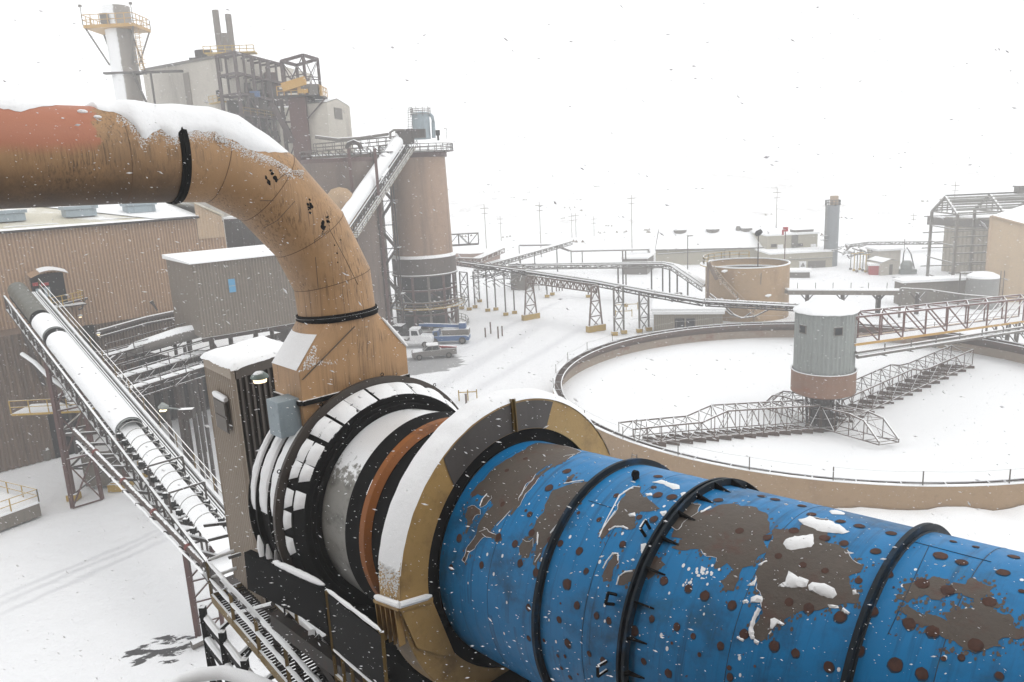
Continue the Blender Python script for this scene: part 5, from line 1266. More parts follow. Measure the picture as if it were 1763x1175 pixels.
# inclined covered conveyor to the silo top
A_=at(585,388,110); B_=at(692,234,133)
cv2=thing('inclined_conveyor','steep covered conveyor with a snowy round top climbing to the silo','conveyor',A_)
d=(B_-A_).normalized(); s_=V((-d.y,d.x,0)).normalized(); s_=s_ if s_.x>0 else -s_; up=s_.cross(d); up=up if up.z>0 else -up
m=MB(); m.tube(A_,B_,.95,20); m.build('tube_hood',galv,cv2,smooth=True)
m=MB(); n=30; vs=[]
for i in range(n+1):
    c0=L3(A_,B_,i/n)
    for j in range(9): t=R(-30)+R(205)*j/8; vs.append(c0+s_*(1.06*math.cos(t))+up*(1.09*math.sin(t)))
m.add(vs,[(i*9+j,i*9+j+1,(i+1)*9+j+1,(i+1)*9+j) for i in range(n) for j in range(8)]); m.build('hood_snow',snow,cv2,smooth=True)
m=MB(); truss(m,A_+s_*1.15-V((0,0,2.1)),B_+s_*1.15-V((0,0,2.1)),1.2,26,.2,.14); m.build('side_truss',steel,cv2)
ylw=M('lattice_tread',srgb(160,146,118),.6,.1,3,snow=.2)
m=MB(); a=A_+s_*2.1-V((0,0,1.9)); b_=B_+s_*2.1-V((0,0,1.9)); m.beam(a,b_,1.,.08)
for i in range(60): p=L3(a,b_,i/60); m.beam(p-s_*.5+V((0,0,.15)),p+s_*.5+V((0,0,.15)),.12)
m.build('walkway',ylw,cv2)
m=MB(); railing(m,[a+s_*.6,b_+s_*.6],1.1,2,.05); m.build('handrail',greysteel,cv2)
hp=at(697,236,132); m=MB(); m.box(hp,(2.6,2.2,2.4),rz=.4); m.box(hp+V((2.4,0,.4)),(2.2,1.6,1.4)); m.build('head_box',steel,cv2)
# zigzag stair tower
stw=thing('stair_tower','open zigzag steel stair tower between the two brown silos','stair tower',ctr(664,500,126,0))
xs=[at(652,430,126),at(682,430,126)]; ztop=ZY(665,262,126)
m=MB()
for c0 in xs:
    for dy in(0,2.6): m.beam(V((c0.x,c0.y+dy,0)),V((c0.x,c0.y+dy,ztop)),.22)
m.build('column',steel,stw); 
nf=8
for i in range(nf):
    z0_=ztop*i/nf; z1_=ztop*(i+1)/nf; a,b_=(xs if i%2 else xs[::-1]); m=MB()
    p=V((a.x,a.y,z0_));q=V((b_.x,b_.y,z1_)); m.beam(p,q,.28,.35); m.beam(p+V((0,.9,0)),q+V((0,.9,0)),.28,.35)
    for k in range(8): r_=L3(p,q,(k+.5)/8); m.beam(r_,r_+V((0,.9,0)),.3,.06)
    m.beam(p+V((0,0,1)),q+V((0,0,1)),.08); m.beam(V((xs[0].x,xs[0].y,z1_)),V((xs[1].x,xs[1].y,z1_)),.15); m.box(V((b_.x,b_.y+1,z1_)),(1.4,2,.12))
    m.build('stair_flight',steel,stw)
# second silo behind, tan dome tank
s2=ctr(592,400,125,0); z2=ZY(592,272,120)
o=thing('rear_silo','darker brown silo partly hidden by the big duct and steep conveyor','silo',s2)
m=MB(); m.lathe(s2,[(5.6,0),(5.5,z2)],56); m.build('shell',M('rear_silo_shell',srgb(122,104,94),.7,.12,.1,stain=srgb(76,60,56),amt=.7,sscale=(.5,.5,.04)),o,smooth=True)
m=MB(); m.lathe(s2,[(5.65,z2-.6),(5.65,z2),(0.01,z2+.2)],56); m.build('top_deck',redsteel,o)
m=MB(); k_=20; pts=[s2+V((5.5*math.cos(2*PI*i/k_),5.5*math.sin(2*PI*i/k_),z2+.1)) for i in range(k_+1)]; railing(m,pts,1.2,2,.05); m.build('railing',greysteel,o)
m=MB(); m.box(s2+V((1,-5.8,z2*.55)),(3,1.2,2.5)); m.build('cladding_box',steel,o)
q=at(586,348,115.5); m=MB(); m.tube(q+V((0,0,-4)),q+V((0,0,0)),2.2,32); m.lathe(V((q.x,q.y,0)),[(2.2,q.z),(1.9,q.z+1.1),(1.2,q.z+1.9),(.01,q.z+2.2)],32); tag(m.build('domed_tank',tan_paint,smooth=True),'tan domed tank peeking over the duct elbow in front of the rear silo','tank')
# ================================================================ ROASTER BUILDING, STACKS
pr=Plane(at(245,120,172),at(405,92,146))
zr_=pr.uz(404,92)[1]; zr0=pr.uz(246,121)[1]; zav=(zr_+zr0)/2
rb=thing('process_building','tall pale grey process building with streaked walls behind the duct','building',pr.pt(0,0))
print('roaster z',zr0,zr_)
m=MB(); a=pr.pt(0,0);b_=pr.pt(pr.L,0); pp=[(a.x,a.y),(b_.x,b_.y),((b_-pr.n*1).x+7,(b_-pr.n*22).y+8),((a-pr.n*22).x,(a-pr.n*22).y)]
m.prism(pp,0,[zr0,zr_,zr_-1,zr0]); m.build('block',concrete,rb)
m=MB(); m.beam(pr.pt(0,zr0,.1),pr.pt(pr.L,zr_,.1),.3,.5); m.build('parapet',greysteel,rb)
for px,py,w_,h_ in((378,166,1.6,2.2),(325,160,2.2,7.5),(378,200,1.5,2.)):
    u_,z_=pr.uz(px,py); m=MB(); gable_wallbox(m,pr,u_-w_/2,u_+w_/2,z_-h_/2,z_+h_/2,.3,.2); wd_=m.build('window',glass if h_<3 else greybrown,rb)
    if h_<3: m=MB(); m.beam(pr.pt(u_-w_,z_-h_/2-.2,.9),pr.pt(u_+w_*2,z_-h_/2-.2,.9),1.2,.2); railing(m,[pr.pt(u_-w_,z_-h_/2,1.4),pr.pt(u_+w_*2,z_-h_/2,1.4)],1.1,1.5,.05); m.build('balcony',yellow,wd_)
m=MB(); a=pr.pt(pr.L*.93,zr_*.73,1.); b_=pr.pt(pr.L*.5,zr_*.73,1.); m.beam(a,b_,.8,.4); railing(m,[a,b_],1.1,2,.06); m.build('side_walkway',steel,rb)
u_,z_=pr.uz(326,93); p=pr.pt(u_,z_,-3); m=MB(); m.lathe(V((p.x,p.y,0)),[(1.7,z_-4),(1.7,z_+.8),(0.01,z_+.9)],20); m.box(p+V((-.3,0,-1.2)),(4.4,3,1.2)); tag(m.build('roof_fan',steel_bare),'dark drum-shaped fan housing on the pale process building roof','roof fan')
for k,(x0,y0,x1,y1,Yk,w_,lb) in enumerate(((380,95,375,18,150,1.3,'tallest slim exhaust stack on the process building roof, on the left'),(401,95,396,25,150,1.25,'right-hand slim exhaust stack on the process building roof'),(391,95,389,58,156,1.7,'short stubby exhaust stack between the two slim ones'))):
    a=at(x0,y0,Yk); b_=at(x1,y1,Yk); b_.x=a.x; o=thing('exhaust_stack',lb,'stack',V((a.x,a.y,a.z-3)),'exhaust stacks on the process building')
    m=MB(); m.tube(V((a.x,a.y,a.z-3)),b_,w_*.46,16); m.build('pipe',M('stack_%d'%k,srgb(128,120,114),.6,.08,.3),o,smooth=True)
m=MB(); q=at(392,92,149); m.beam(q-V((4,0,0)),q+V((5,1,0)),2.4,.25); railing(m,[q-V((4,1.2,0)),q+V((5,-.2,0))],1.2,1.3,.06); tag(m.build('stack_platform',yellow),'yellow railed platform at the foot of the slim exhaust stacks','platform')
# tall flue stack, left
fs=at(232,230,158); ft=at(205,12,158); fo=thing('flue_stack','tall round flue stack half plastered with white snow, with yellow platform near its top','stack',V((fs.x,fs.y,0)))
rr=21*158/F*.98
flue_m=M('flue_shell',srgb(150,142,136),.7,.06,.2,stain=srgb(120,112,106),amt=.4,sscale=(.6,.6,.05),snow=.98,wind=(-1,-.28,0))
m=MB(); m.lathe(V((fs.x,fs.y,0)),[(rr*1.02,0),(rr,ft.z)],48); m.build('shaft',flue_m,fo,smooth=True)
m=MB(); m.lathe(V((fs.x,fs.y,0)),[(rr,ft.z),(rr*.8,ft.z),(rr*.8,ft.z-2)],40); m.build('rim',steel_bare,fo)
zp=ZY(208,48,158); c0=V((fs.x,fs.y,0)); m=MB(); sq=[(-5.,-3.6),(4.6,-3.6),(4.6,3.6),(-5.,3.6)]
m.prism([(c0.x+x,c0.y+y) for x,y in sq],zp-.5,zp+.1); m.build('platform_deck',orange,fo)
m=MB(); pts=[c0+V((x,y,zp)) for x,y in sq]; railing(m,pts+[pts[0]],1.9,1.6,.06); m.build('platform_rail',orange,fo)
m=MB()
for x,y in sq: m.beam(c0+V((x*.95,y*.95,zp-.4)),c0+V((rr*.9*(1 if x>0 else -1),rr*.5*(1 if y>0 else -1),zp-7)),.25)
for x in(-5,4.6): m.beam(c0+V((x,-3.6,zp)),c0+V((x,-3.6,zp+3.4)),.1); m.box(c0+V((x,-3.6,zp+3.5)),(.5,.4,.4))
m.box(c0+V((-1.0,-rr-.5,zp+1.2)),(1.4,.8,1.8))
m.build('bracket',greysteel,fo)
m=MB(); lx=c0+V((rr+1.5,-1.4,0)); zl0=ZY(240,122,158)
for k in(-.4,.4): m.beam(lx+V((k,0,zl0)),lx+V((k,0,zp)),.1)
for i in range(24): z=zl0+(zp-zl0)*i/24; m.beam(lx+V((-.4,0,z)),lx+V((.4,0,z)),.08)
for i in range(9): z=zl0+1+(zp-zl0-1)*i/9; k_=8; m.path([lx+V((.9*math.cos(PI*j/k_+PI),.9*math.sin(PI*j/k_+PI)-.0,z)) for j in range(k_+1)],.05,4)
m.build('caged_ladder',orange,fo)
m=MB(); zq=ZY(225,128,158); m.beam(c0+V((-rr-.5,-rr,zq)),c0+V((rr+9,-rr+2,zq)),1.2,.35); m.beam(c0+V((rr,-rr,zq)),c0+V((rr+3.5,-rr,zq-11)),.35); m.beam(c0+V((rr+3.5,-rr,zq)),c0+V((rr+3.5,-rr,0)),.3); m.beam(c0+V((rr*1.,-1,zp-9)),c0+V((rr+2.5,-1,zq)),.3); m.beam(c0+V((rr+2,-1,zp-9)),c0+V((rr*1.,-1,zq+9)),.25); m.build('brace_frame',steel,fo)
# dark steel frame in front of the process building
sf=thing('steel_framework','dark red-brown open steel framework crowded with ducts at the process building corner','framework',V((at(440,200,140).x,140,0)))
fr_m=M('frame_steel',srgb(84,68,68),.65,.25,1,snow=.3,stain=srgb(58,50,52),amt=.5)
fa=at(403,90,143); fb=at(487,110,152); fd=V((fb.x-fa.x,fb.y-fa.y,0)); fn=V((fd.y,-fd.x,0)).normalized()
ncol=7; zf=[fa.z-(fa.z-ZY(487,112,152))*i/(ncol-1) for i in range(ncol)]
CO=[[V((fa.x,fa.y,0))+fd*(i/(ncol-1))+fn*(-o_) for i in range(ncol)] for o_ in(0,5)]
m=MB()
for row in CO:
    for i,c0 in enumerate(row): m.beam(c0,c0+V((0,0,zf[i])),.55 if i%2==0 else .35)
m.build('columns',fr_m,sf); m=MB()
levels=[1.0,.93,.86,.79,.71,.63,.55,.47,.38]
for L_ in levels:
    for row in CO:
        for i in range(ncol-1): m.beam(row[i]+V((0,0,zf[i]*L_)),row[i+1]+V((0,0,zf[i+1]*L_)),.4)
    for i in range(ncol): m.beam(CO[0][i]+V((0,0,zf[i]*L_)),CO[1][i]+V((0,0,zf[i]*L_)),.35)
rq=random.Random(5)
for k in range(34):
    i=rq.randrange(ncol-1); a_=rq.uniform(.38,.9); row=CO[0]; m.beam(row[i]+V((0,0,zf[i]*a_)),row[i+1]+V((0,0,zf[i+1]*(a_+rq.choice((-.07,.07))))),.22)
m.build('girders',fr_m,sf)
for k,(f_,w_,h0,h1,mt) in enumerate(((.12,3,.2,.84,steel_bare),(.34,2.6,.3,.8,fr_m),(.5,3.2,.3,.88,steel_bare),(.72,2.6,.2,.76,steel_bare),(.92,2.2,0,.95,redsteel))):
    c0=CO[0][0]+fd*f_-fn*3.0; m=MB()
    if k%2: m.tube(c0+V((0,0,zf[0]*h0)),c0+V((0,0,zf[0]*h1)),w_*.5,16)
    else: m.box(c0+V((0,0,zf[0]*(h0+h1)/2)),(w_,2.5,zf[0]*(h1-h0)),rz=.4)
    m.build('vessel',mt,sf)
m=MB()
for k in range(60):
    f_=rq.uniform(.02,.95); a_=rq.uniform(.42,.9); c0=CO[0][0]+fd*f_-fn*rq.uniform(0,2); m.box(c0+V((0,0,zf[0]*a_)),(rq.uniform(.6,1.8),1,rq.uniform(.6,2)),rz=.4)
m.build('plant_boxes',steel,sf)['kind']='stuff'
m=MB(); railing(m,[CO[0][0]+fn*.6+V((0,0,zf[0]*.79)),CO[0][-1]+fn*.6+V((0,0,zf[-1]*.79))],1.1,1.5,.06); railing(m,[CO[0][0]+fn*.6+V((0,0,zf[0]*.63)),CO[0][-1]+fn*.6+V((0,0,zf[-1]*.63))],1.1,1.5,.06); m.build('handrail',olive,sf)
m=MB(); c0=CO[0][0]+fd*.3+fn*.3; m.box(c0+V((0,0,zf[0]*.86)),(1.6,1,1)); m.build('blue_motor',blue_p,sf)
# brown duct tower with crane deck
tx=thing('lift_tower','tall brown shaft topped by an open steel crane frame and yellow machinery','tower',ctr(520,220,129,0))
c0=ctr(519,220,129,0); ztp=ZY(519,168,129)
m=MB(); m.box(c0+V((0,0,ztp/2)),(2.7,2.6,ztp)); m.build('shaft',redsteel,tx)
m=MB(); 
for x in(-3.2,-1.6,2.0): m.beam(c0+V((x,1.5,0)),c0+V((x,1.5,ztp)),.5)
for i in range(8): z=ztp*(.35+.08*i); m.beam(c0+V((-3.2,1.5,z)),c0+V((2,1.5,z)),.3); m.beam(c0+V((-3.2,1.5,z)),c0+V((-1.6,1.5,z+ztp*.08)),.2)
m.beam(c0+V((-4,-1,ztp-1)),c0+V((-1.3,-1,ztp-7)),.9); m.beam(c0+V((1.4,-1,ztp-3.5)),c0+V((4.5,-1,ztp-.5)),.2)
m.build('side_frame',fr_m,tx)
x0=at(483,160,129).x; x1=at(554,160,129).x; m=MB(); m.box(V(((x0+x1)/2,130,ztp+.1)),(x1-x0,6,.3)); m.build('deck',steel,tx)
m=MB(); railing(m,[V((x0,127,ztp+.2)),V((x1,127,ztp+.2)),V((x1,133,ztp+.2))],1.4,1.2,.06); m.build('deck_rail',orange,tx)
zq=ZY(519,98,129); zq0=ZY(492,108,129); cx4=[(at(491,130,129).x,127.5,zq0),(at(529,130,129).x,127.5,zq),(at(541,130,129).x,132.5,zq),(at(503,130,129).x,132.5,zq0)]
m=MB(); tp=[V(c) for c in cx4]
for v_ in tp: m.beam(V((v_.x,v_.y,ztp)),v_,.42)
for i in range(4): m.beam(tp[i],tp[(i+1)%4],.45); z=(tp[i].z+ztp)/2; m.beam(V((tp[i].x,tp[i].y,ztp+3)),V((tp[(i+1)%4].x,tp[(i+1)%4].y,ztp+3.4)),.16); m.beam(V((tp[i].x,tp[i].y,ztp+.4)),tp[(i+1)%4],.14); m.beam(tp[i],V((tp[(i+1)%4].x,tp[(i+1)%4].y,ztp+.4)),.12)
m.beam(tp[0]+V((0,0,-.5)),V((CO[0][-1].x,CO[0][-1].y,zf[-1])),.5); m.build('crane_frame',fr_m,tx)
m=MB(); q=at(508,147,127); m.beam(q+V((-2,0,-.3)),q+V((1.8,0,.6)),1.1,1.3); m.box(q+V((1.2,.5,-.6)),(1.6,1.4,1.3)); m.box(at(548,160,128)+V((0,0,.3)),(1.3,1,1.6)); m.build('yellow_machine',orange,tx)
m=MB(); q=at(525,150,127.5); m.tube(q+V((-.5,0,0)),q+V((1.,0,0)),.8,14); m.box(q+V((1.5,0,-.5)),(1.4,1.4,1.6)); m.box(at(500,152,128),(2.2,1,1.5)); m.build('winch',greysteel,tx)
# grey gabled block
pg=Plane(at(562,176,128),at(602,184,137)); zb_=0
zg1=pg.uz(562,177)[1]; zg2=pg.uz(601,184)[1]; zpk=pg.uz(580,171)[1]; gb=thing('gabled_block','pale grey gable-roofed building block above the second silo','building',pg.pt(0,0))
m=MB(); L_=pg.L; W_=5; f_=[pg.pt(0,0),pg.pt(L_,0),pg.pt(L_,zg2),pg.pt(L_*.45,zpk),pg.pt(0,zg1)]; bk=[p-pg.n*W_ for p in f_]
m.add(f_+bk,[(0,1,2,3,4),(9,8,7,6,5),(1,6,7,2),(2,7,8,3),(3,8,9,4),(4,9,5,0)]); m.build('block',concrete,gb)
m=MB(); m.add([p+V((0,0,.12)) for p in(f_[4],f_[3],bk[3],bk[4])]+[p+V((0,0,.12)) for p in(f_[3],f_[2],bk[2],bk[3])],[(0,1,2,3),(4,5,6,7)]); m.build('roof_snow',snow,gb)
u_,z_=pg.uz(582,196); m=MB(); gable_wallbox(m,pg,u_-1.5,u_+1.5,z_-.9,z_+.9,.1,.1); m.build('louvre',greysteel,gb)
p2=at(527,181,136); m=MB(); m.prism([(p2.x,p2.y),(pg.pt(0,0).x-.1,pg.pt(0,0).y+.2),(pg.pt(0,0).x-.1,pg.pt(0,0).y+9),(p2.x+1,p2.y+9)],0,[p2.z,zg1-.3,zg1-.3,p2.z]); m.build('side_wing',greybrown,gb)
# infill plant behind duct between towers
for k,(px0,px1,pyt,Yk,mt,lb) in enumerate(((405,500,190,150,concrete,'pale concrete wall of the plant behind the dark framework'),(535,640,270,128,tan_dark,'brown clad plant bay below the catwalk behind the second silo'),(385,520,378,108,steel,'dark flat-roofed plant hall seen under the duct'))):
    a=at(px0,pyt,Yk); b_=at(px1,pyt,Yk); m=MB(); m.prism([(a.x,a.y),(b_.x,b_.y),(b_.x,b_.y+8),(a.x,a.y+8)],0,a.z); o=thing('plant_hall',lb,'building',V((a.x,a.y,0))); m.build('block',mt,o)
    m=MB(); m.prism([(a.x,a.y),(b_.x,b_.y),(b_.x,b_.y+8),(a.x,a.y+8)],a.z+.01,a.z+.3); m.build('roof_snow',snow,o)
    m=MB(); 
    for j in range(7): q=L3(a,b_,(j+.5)/7); m.beam(V((q.x,q.y-.2,0)),V((q.x,q.y-.2,a.z-.2)),.3)
    m.build('pilaster',mt,o)
# catwalk to the silo
ck=thing('silo_catwalk','high snow-dusted catwalk with curved pipes linking the gabled block to the silo top','catwalk',at(620,260,126))
a=at(543,262,124); b_=at(694,247,132); m=MB(); m.beam(a,b_,1.6,.15); m.beam(a-V((0,0,1.1)),b_-V((0,0,1.1)),.25); n=14
for i in range(n): p=L3(a,b_,i/n);q=L3(a,b_,(i+1)/n); m.beam(p,q-V((0,0,1.1)) if i%2 else q-V((0,0,1.1)),.12); m.beam(p,p-V((0,0,1.1)),.12)
m.build('walkway_truss',greysteel,ck); m=MB(); railing(m,[a+V((0,-.8,0)),b_+V((0,-.8,0))],1.2,1.6,.06); railing(m,[a+V((0,.8,0)),b_+V((0,.8,0))],1.2,1.6,.06); m.build('handrail',greysteel,ck)
m=MB(); m.sweep([at(543,236,121),at(580,241,121),at(620,238,126),at(668,231,130)],.28,8); m.build('long_pipe',greysteel,ck); m=MB(); m.sweep([at(672,240,130),at(672,228,130),at(678,224,130),at(697,224,131)],.22,8); m.build('pipe_bend',greysteel,ck)
m=MB(); m.sweep([at(597,256,119),at(600,248,119),at(609,244,119),at(618,248,119),at(622,257,119)],.35,8); m.build('pipe_arch',steel,ck); m=MB()
for px in(600,645): q=at(px,256,119); m.beam(V((q.x,q.y,0)),q,.4)
m.build('leg',redsteel,ck)
# enclosure tower beside the kiln
e0=at(352,606,20.2); e1=at(401,634,18.6); e2_=at(502,574,20.6)
Pl=Plane(e0,e1); Prt=Plane(e1,e2_); zt_=(e0.z+e1.z)/2; zt_=e1.z-.06
et=thing('stair_enclosure','narrow corrugated grey-brown enclosure tower with thick snow roof beside the feed hood','enclosure',V((e1.x,e1.y,14)))
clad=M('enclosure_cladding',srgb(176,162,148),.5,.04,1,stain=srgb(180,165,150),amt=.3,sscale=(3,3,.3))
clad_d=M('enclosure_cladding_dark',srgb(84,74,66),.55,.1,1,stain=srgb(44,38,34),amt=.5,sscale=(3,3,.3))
zlow=15.8
m=ribbed(Pl,0,Pl.L,zlow,zt_,Pl.L/14,.03); m.build('left_cladding',[clad,M('enclosure_groove_shade',srgb(112,100,90),.7,.1,1)],et)  # second material paints rib shade into the recesses
m=ribbed(Prt,0,Prt.L,zlow,zt_,.2,.05); m.build('right_cladding',[clad_d,M('enclosure_groove_shade_dark',srgb(50,44,40),.7,.1,1)],et)  # recesses painted darker here too, as rib shade
m=MB(); cc_=[e0,e1,e2_,e0+(e2_-e1)]; m.prism([(c.x+.0,c.y+.04) for c in cc_],zlow,zt_-.02); m.build('inner_core',black_plain,et)
m=MB(); o_=.1; c4=[V((c.x,c.y,0)) for c in cc_]; ce=sum(c4,V((0,0,0)))/4; c5=[c+(c-ce).normalized()*.14 for c in c4]
n=26; vs=[]; 
for i in range(n+1):
    for j in range(n+1):
        p=L3(L3(c5[0],c5[1],i/n),L3(c5[3],c5[2],i/n),j/n); ed=min(i,n-i,j,n-j)/n; jag=.03*mn.noise(V((i*.9,j*.9,0))) if ed==0 else 0
        vs.append(V((p.x+jag,p.y+jag,zt_+.03+.19*min(1,ed*6)**.5+.03*mn.noise(V((i*.2,j*.2,4)))-(.05*abs(mn.noise(V((i*1.3,j*1.3,9)))) if ed==0 else 0))))
m.add(vs,[(i*(n+1)+j,i*(n+1)+j+1,(i+1)*(n+1)+j+1,(i+1)*(n+1)+j) for i in range(n) for j in range(n)]); m.build('roof_snow',snow,et,smooth=True)
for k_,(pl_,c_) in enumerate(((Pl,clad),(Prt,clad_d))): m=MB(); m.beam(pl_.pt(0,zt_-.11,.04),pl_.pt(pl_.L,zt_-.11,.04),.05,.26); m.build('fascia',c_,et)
m=MB(); m.beam(Pl.pt(Pl.L,zlow,.02),Pl.pt(Pl.L,zt_,.02),.09); m.beam(Pl.pt(0,zlow,.02),Pl.pt(0,zt_,.02),.07); m.build('corner_trim',clad,et)
ua,za=Pl.uz(377,680); ub_,zb_=Pl.uz(405,745); m=MB(); gable_wallbox(m,Pl,ua,min(ub_,Pl.L-.06),zb_,za,.02,.16)
gable_wallbox(m,Pl,ua+.04,min(ub_,Pl.L-.06)-.04,zb_+.04,(za+zb_)/2-.02,.02,.18); gable_wallbox(m,Pl,ua+.04,min(ub_,Pl.L-.06)-.04,(za+zb_)/2+.03,za-.04,.02,.18)
lv=m.build('vent_panel',M('vent_grey',srgb(98,90,84),.5,.1,2),et)
m=MB(); a=Pl.pt(ua,za+.02,.12); b_=Pl.pt(min(ub_,Pl.L-.06),za+.0,.12); m.sweep([L3(a,b_,i/6)+V((0,0,.06)) for i in range(7)],[.06]+[.09]*5+[.06],10); m.build('panel_snow',snow,lv,smooth=True)
# floodlight on a pole by the enclosure
q=at(447,650,17.8); fl=thing('flood_lamp','round grey lit lamp on a thin black pole in front of the enclosure','lamp',V((q.x,q.y,15)))
m=MB(); m.path([V((q.x-.12,q.y,16)),V((q.x-.12,q.y,q.z+.05)),q+V((0,0,.08))],.025,8); m.build('pole',black_plain,fl)
m=MB(); m.lathe(V((q.x,q.y,0)),[(.01,q.z+.16),(.1,q.z+.14),(.2,q.z+.05),(.22,q.z),(.18,q.z-.03)],24); m.build('lamp_head',M('lamp_grey',srgb(120,138,134),.5,.1,3,snow=.15),fl,smooth=True); m=MB(); m.lathe(V((q.x,q.y,0)),[(.17,q.z-.02),(.15,q.z-.12),(.01,q.z-.15)],20); m.build('bulb',lampglass,fl,smooth=True)
# ================================================================ FOREGROUND WALKWAY, BOTTOM LEFT
zd=15.6
fg=thing('service_walkway','dark grated service walkway with snow-laden worn yellow handrails at the bottom left','walkway',G(430,1100,zd))
A0_=G(365,1027,zd); A1_=G(500,1186,zd); hz=V((0,0,1.1)); dA=(A1_-A0_); A2_=A0_+dA*1.5
Bk=G(440,1000,zd); wdir=(Bk-A0_); sideW=V((dA.y*-1,dA.x,0)).normalized(); 
if sideW.x<0: sideW=-sideW
WW=1.15
m=MB(); n=60
for i in range(n): p=L3(A0_,A2_,i/n); m.beam(p,p+sideW*WW,.03,.05)
for k in(0,.3,.6,.9,1.15): m.beam(A0_+sideW*k-V((0,0,.04)),A2_+sideW*k-V((0,0,.04)),.035,.1)
m.build('grating',steel_bare,fg)
m=MB(); m.beam(A0_-V((0,0,.05)),A2_-V((0,0,.05)),.06,.28); m.beam(A0_+sideW*WW-V((0,0,.05)),A2_+sideW*WW-V((0,0,.05)),.06,.28); m.beam(A0_-V((0,0,.05)),A0_+sideW*WW*1.5-V((0,0,.05)),.06,.28); m.build('kick_plate',olive,fg)
def snowrail(mb,sb,a,b,r=.03,th=.055):
    mb.tube(a,b,r,8); n=max(3,int((b-a).length/.12)); sb.sweep([L3(a,b,i/n)+V((0,0,r*.8+.012*mn.noise(V((i*.7,a.x*3,0))))) for i in range(n+1)],[th*min(1,10*min(i/n,1-i/n)+.35)*(1+.3*mn.noise(V((i*.9,b.y,7)))+.2*mn.noise(V((i*.25,b.x,1)))) for i in range(n+1)],8)
m=MB(); sb=MB()
bk0=A0_+sideW*WW*1.5
for h_ in(1.1,.55):
    z=V((0,0,h_)); snowrail(m,sb,A0_+z,A2_+z); snowrail(m,sb,A0_+z+V((.03,.03,0)),bk0+z)
    snowrail(m,sb,A0_+sideW*WW+dA*.25+z,A2_+sideW*WW+z)
m.build('rail',steel_bare,fg); sb.build('rail_snow',snow,fg,smooth=True)
for k in(0,1):
    for f_ in(0,.33,.66,1.,1.33) if k==0 else (.25,.6,.95,1.3):
        m=MB(); p=A0_+dA*f_+sideW*(WW*k); m.beam(p,p+hz,.07,.07); m.build('post',olive,fg)
sb=MB(); n=24
for o_,z_ in((WW+.22,-.1),(-.25,-.55),(-.3,-1.2),(WW+.5,-.9)): sb.sweep([L3(A0_,A2_,i/n)+sideW*o_+V((0,0,z_+.02*mn.noise(V((i*.6,o_,0))))) for i in range(n+1)],[.09*(1+.3*mn.noise(V((i*.6,o_,5)))) for i in range(n+1)],8)
sb.build('beam_snow',snow,fg,smooth=True)
m=MB()
for o_,z_ in((WW+.22,-.25),(-.25,-.7),(-.3,-1.35),(WW+.5,-1.05)): m.beam(A0_+sideW*o_+V((0,0,z_)),A2_+sideW*o_+V((0,0,z_)),.14,.22)
for f_ in(0,.3,.6,.9,1.2):
    p=A0_+dA*f_
    for o_ in(-.3,WW+.5): m.beam(p+sideW*o_+V((0,0,-.2)),p+sideW*o_+V((0,0,-15.5)),.16)
    m.beam(p-sideW*.3+V((0,0,-1.3)),p+sideW*(WW+.5)+V((0,0,-.3)),.1); m.beam(p-sideW*.3+V((0,0,-3.3)),p+sideW*(WW+.5)+V((0,0,-1.3)),.1); m.beam(p-sideW*.3+V((0,0,-3.3)),p+sideW*(WW+.5)+V((0,0,-3.3)),.14); m.beam(p-sideW*.3+V((0,0,-1.6)),p+dA*.3-sideW*.3+V((0,0,-3.3)),.1)
for z_ in(-3.3,-6,-9): m.beam(A0_-sideW*.3+V((0,0,z_)),A2_-sideW*.3+V((0,0,z_)),.16); m.beam(A0_+sideW*(WW+.5)+V((0,0,z_)),A2_+sideW*(WW+.5)+V((0,0,z_)),.16)
m.build('frame',black,fg)
# dark equipment skid beneath the kiln (stops snow light from below)
sk=thing('kiln_platform','black steel platform deck and beams beneath the kiln and ring hood','platform',V((KP.x,KP.y,14)))
m=MB()
def kx(t,y,z): return MK@V((t*KR,y,z))
c=[kx(-3.2,-1.2,-4.2),kx(6,-1.0,-4.2),kx(6,4,-4.2),kx(-3.2,4,-4.2)]
m.prism([(p.x,p.y) for p in c],14.2,14.4); m.build('deck',black_plain,sk)
m=MB()
for t in(-3.1,-2,-1,0,1,2,3,4): m.beam(kx(t,-1.2,-4.4),kx(t,4,-4.4),.2,.4); m.beam(kx(t,-1.2,-4.4),V((kx(t,-1.2,0).x,kx(t,-1.2,0).y,0)),.3)
m.beam(kx(-3.2,-1.2,-4.4),kx(6,-1.2,-4.4),.25,.45); m.build('beam',black_plain,sk)
m=MB()
for (y_,z0_,z1_) in((-.9,-4.,-2.6),): 
    for t in(-2.9,-2.2,-1.5,-.8): m.beam(kx(t,y_-.6,z0_),kx(t+.6,y_-1.3,z1_+.3),.14); m.beam(kx(t+.6,y_-.6,z0_),kx(t,y_-1.3,z1_+.3),.1)
m.build('diagonal_brace',steel,sk)
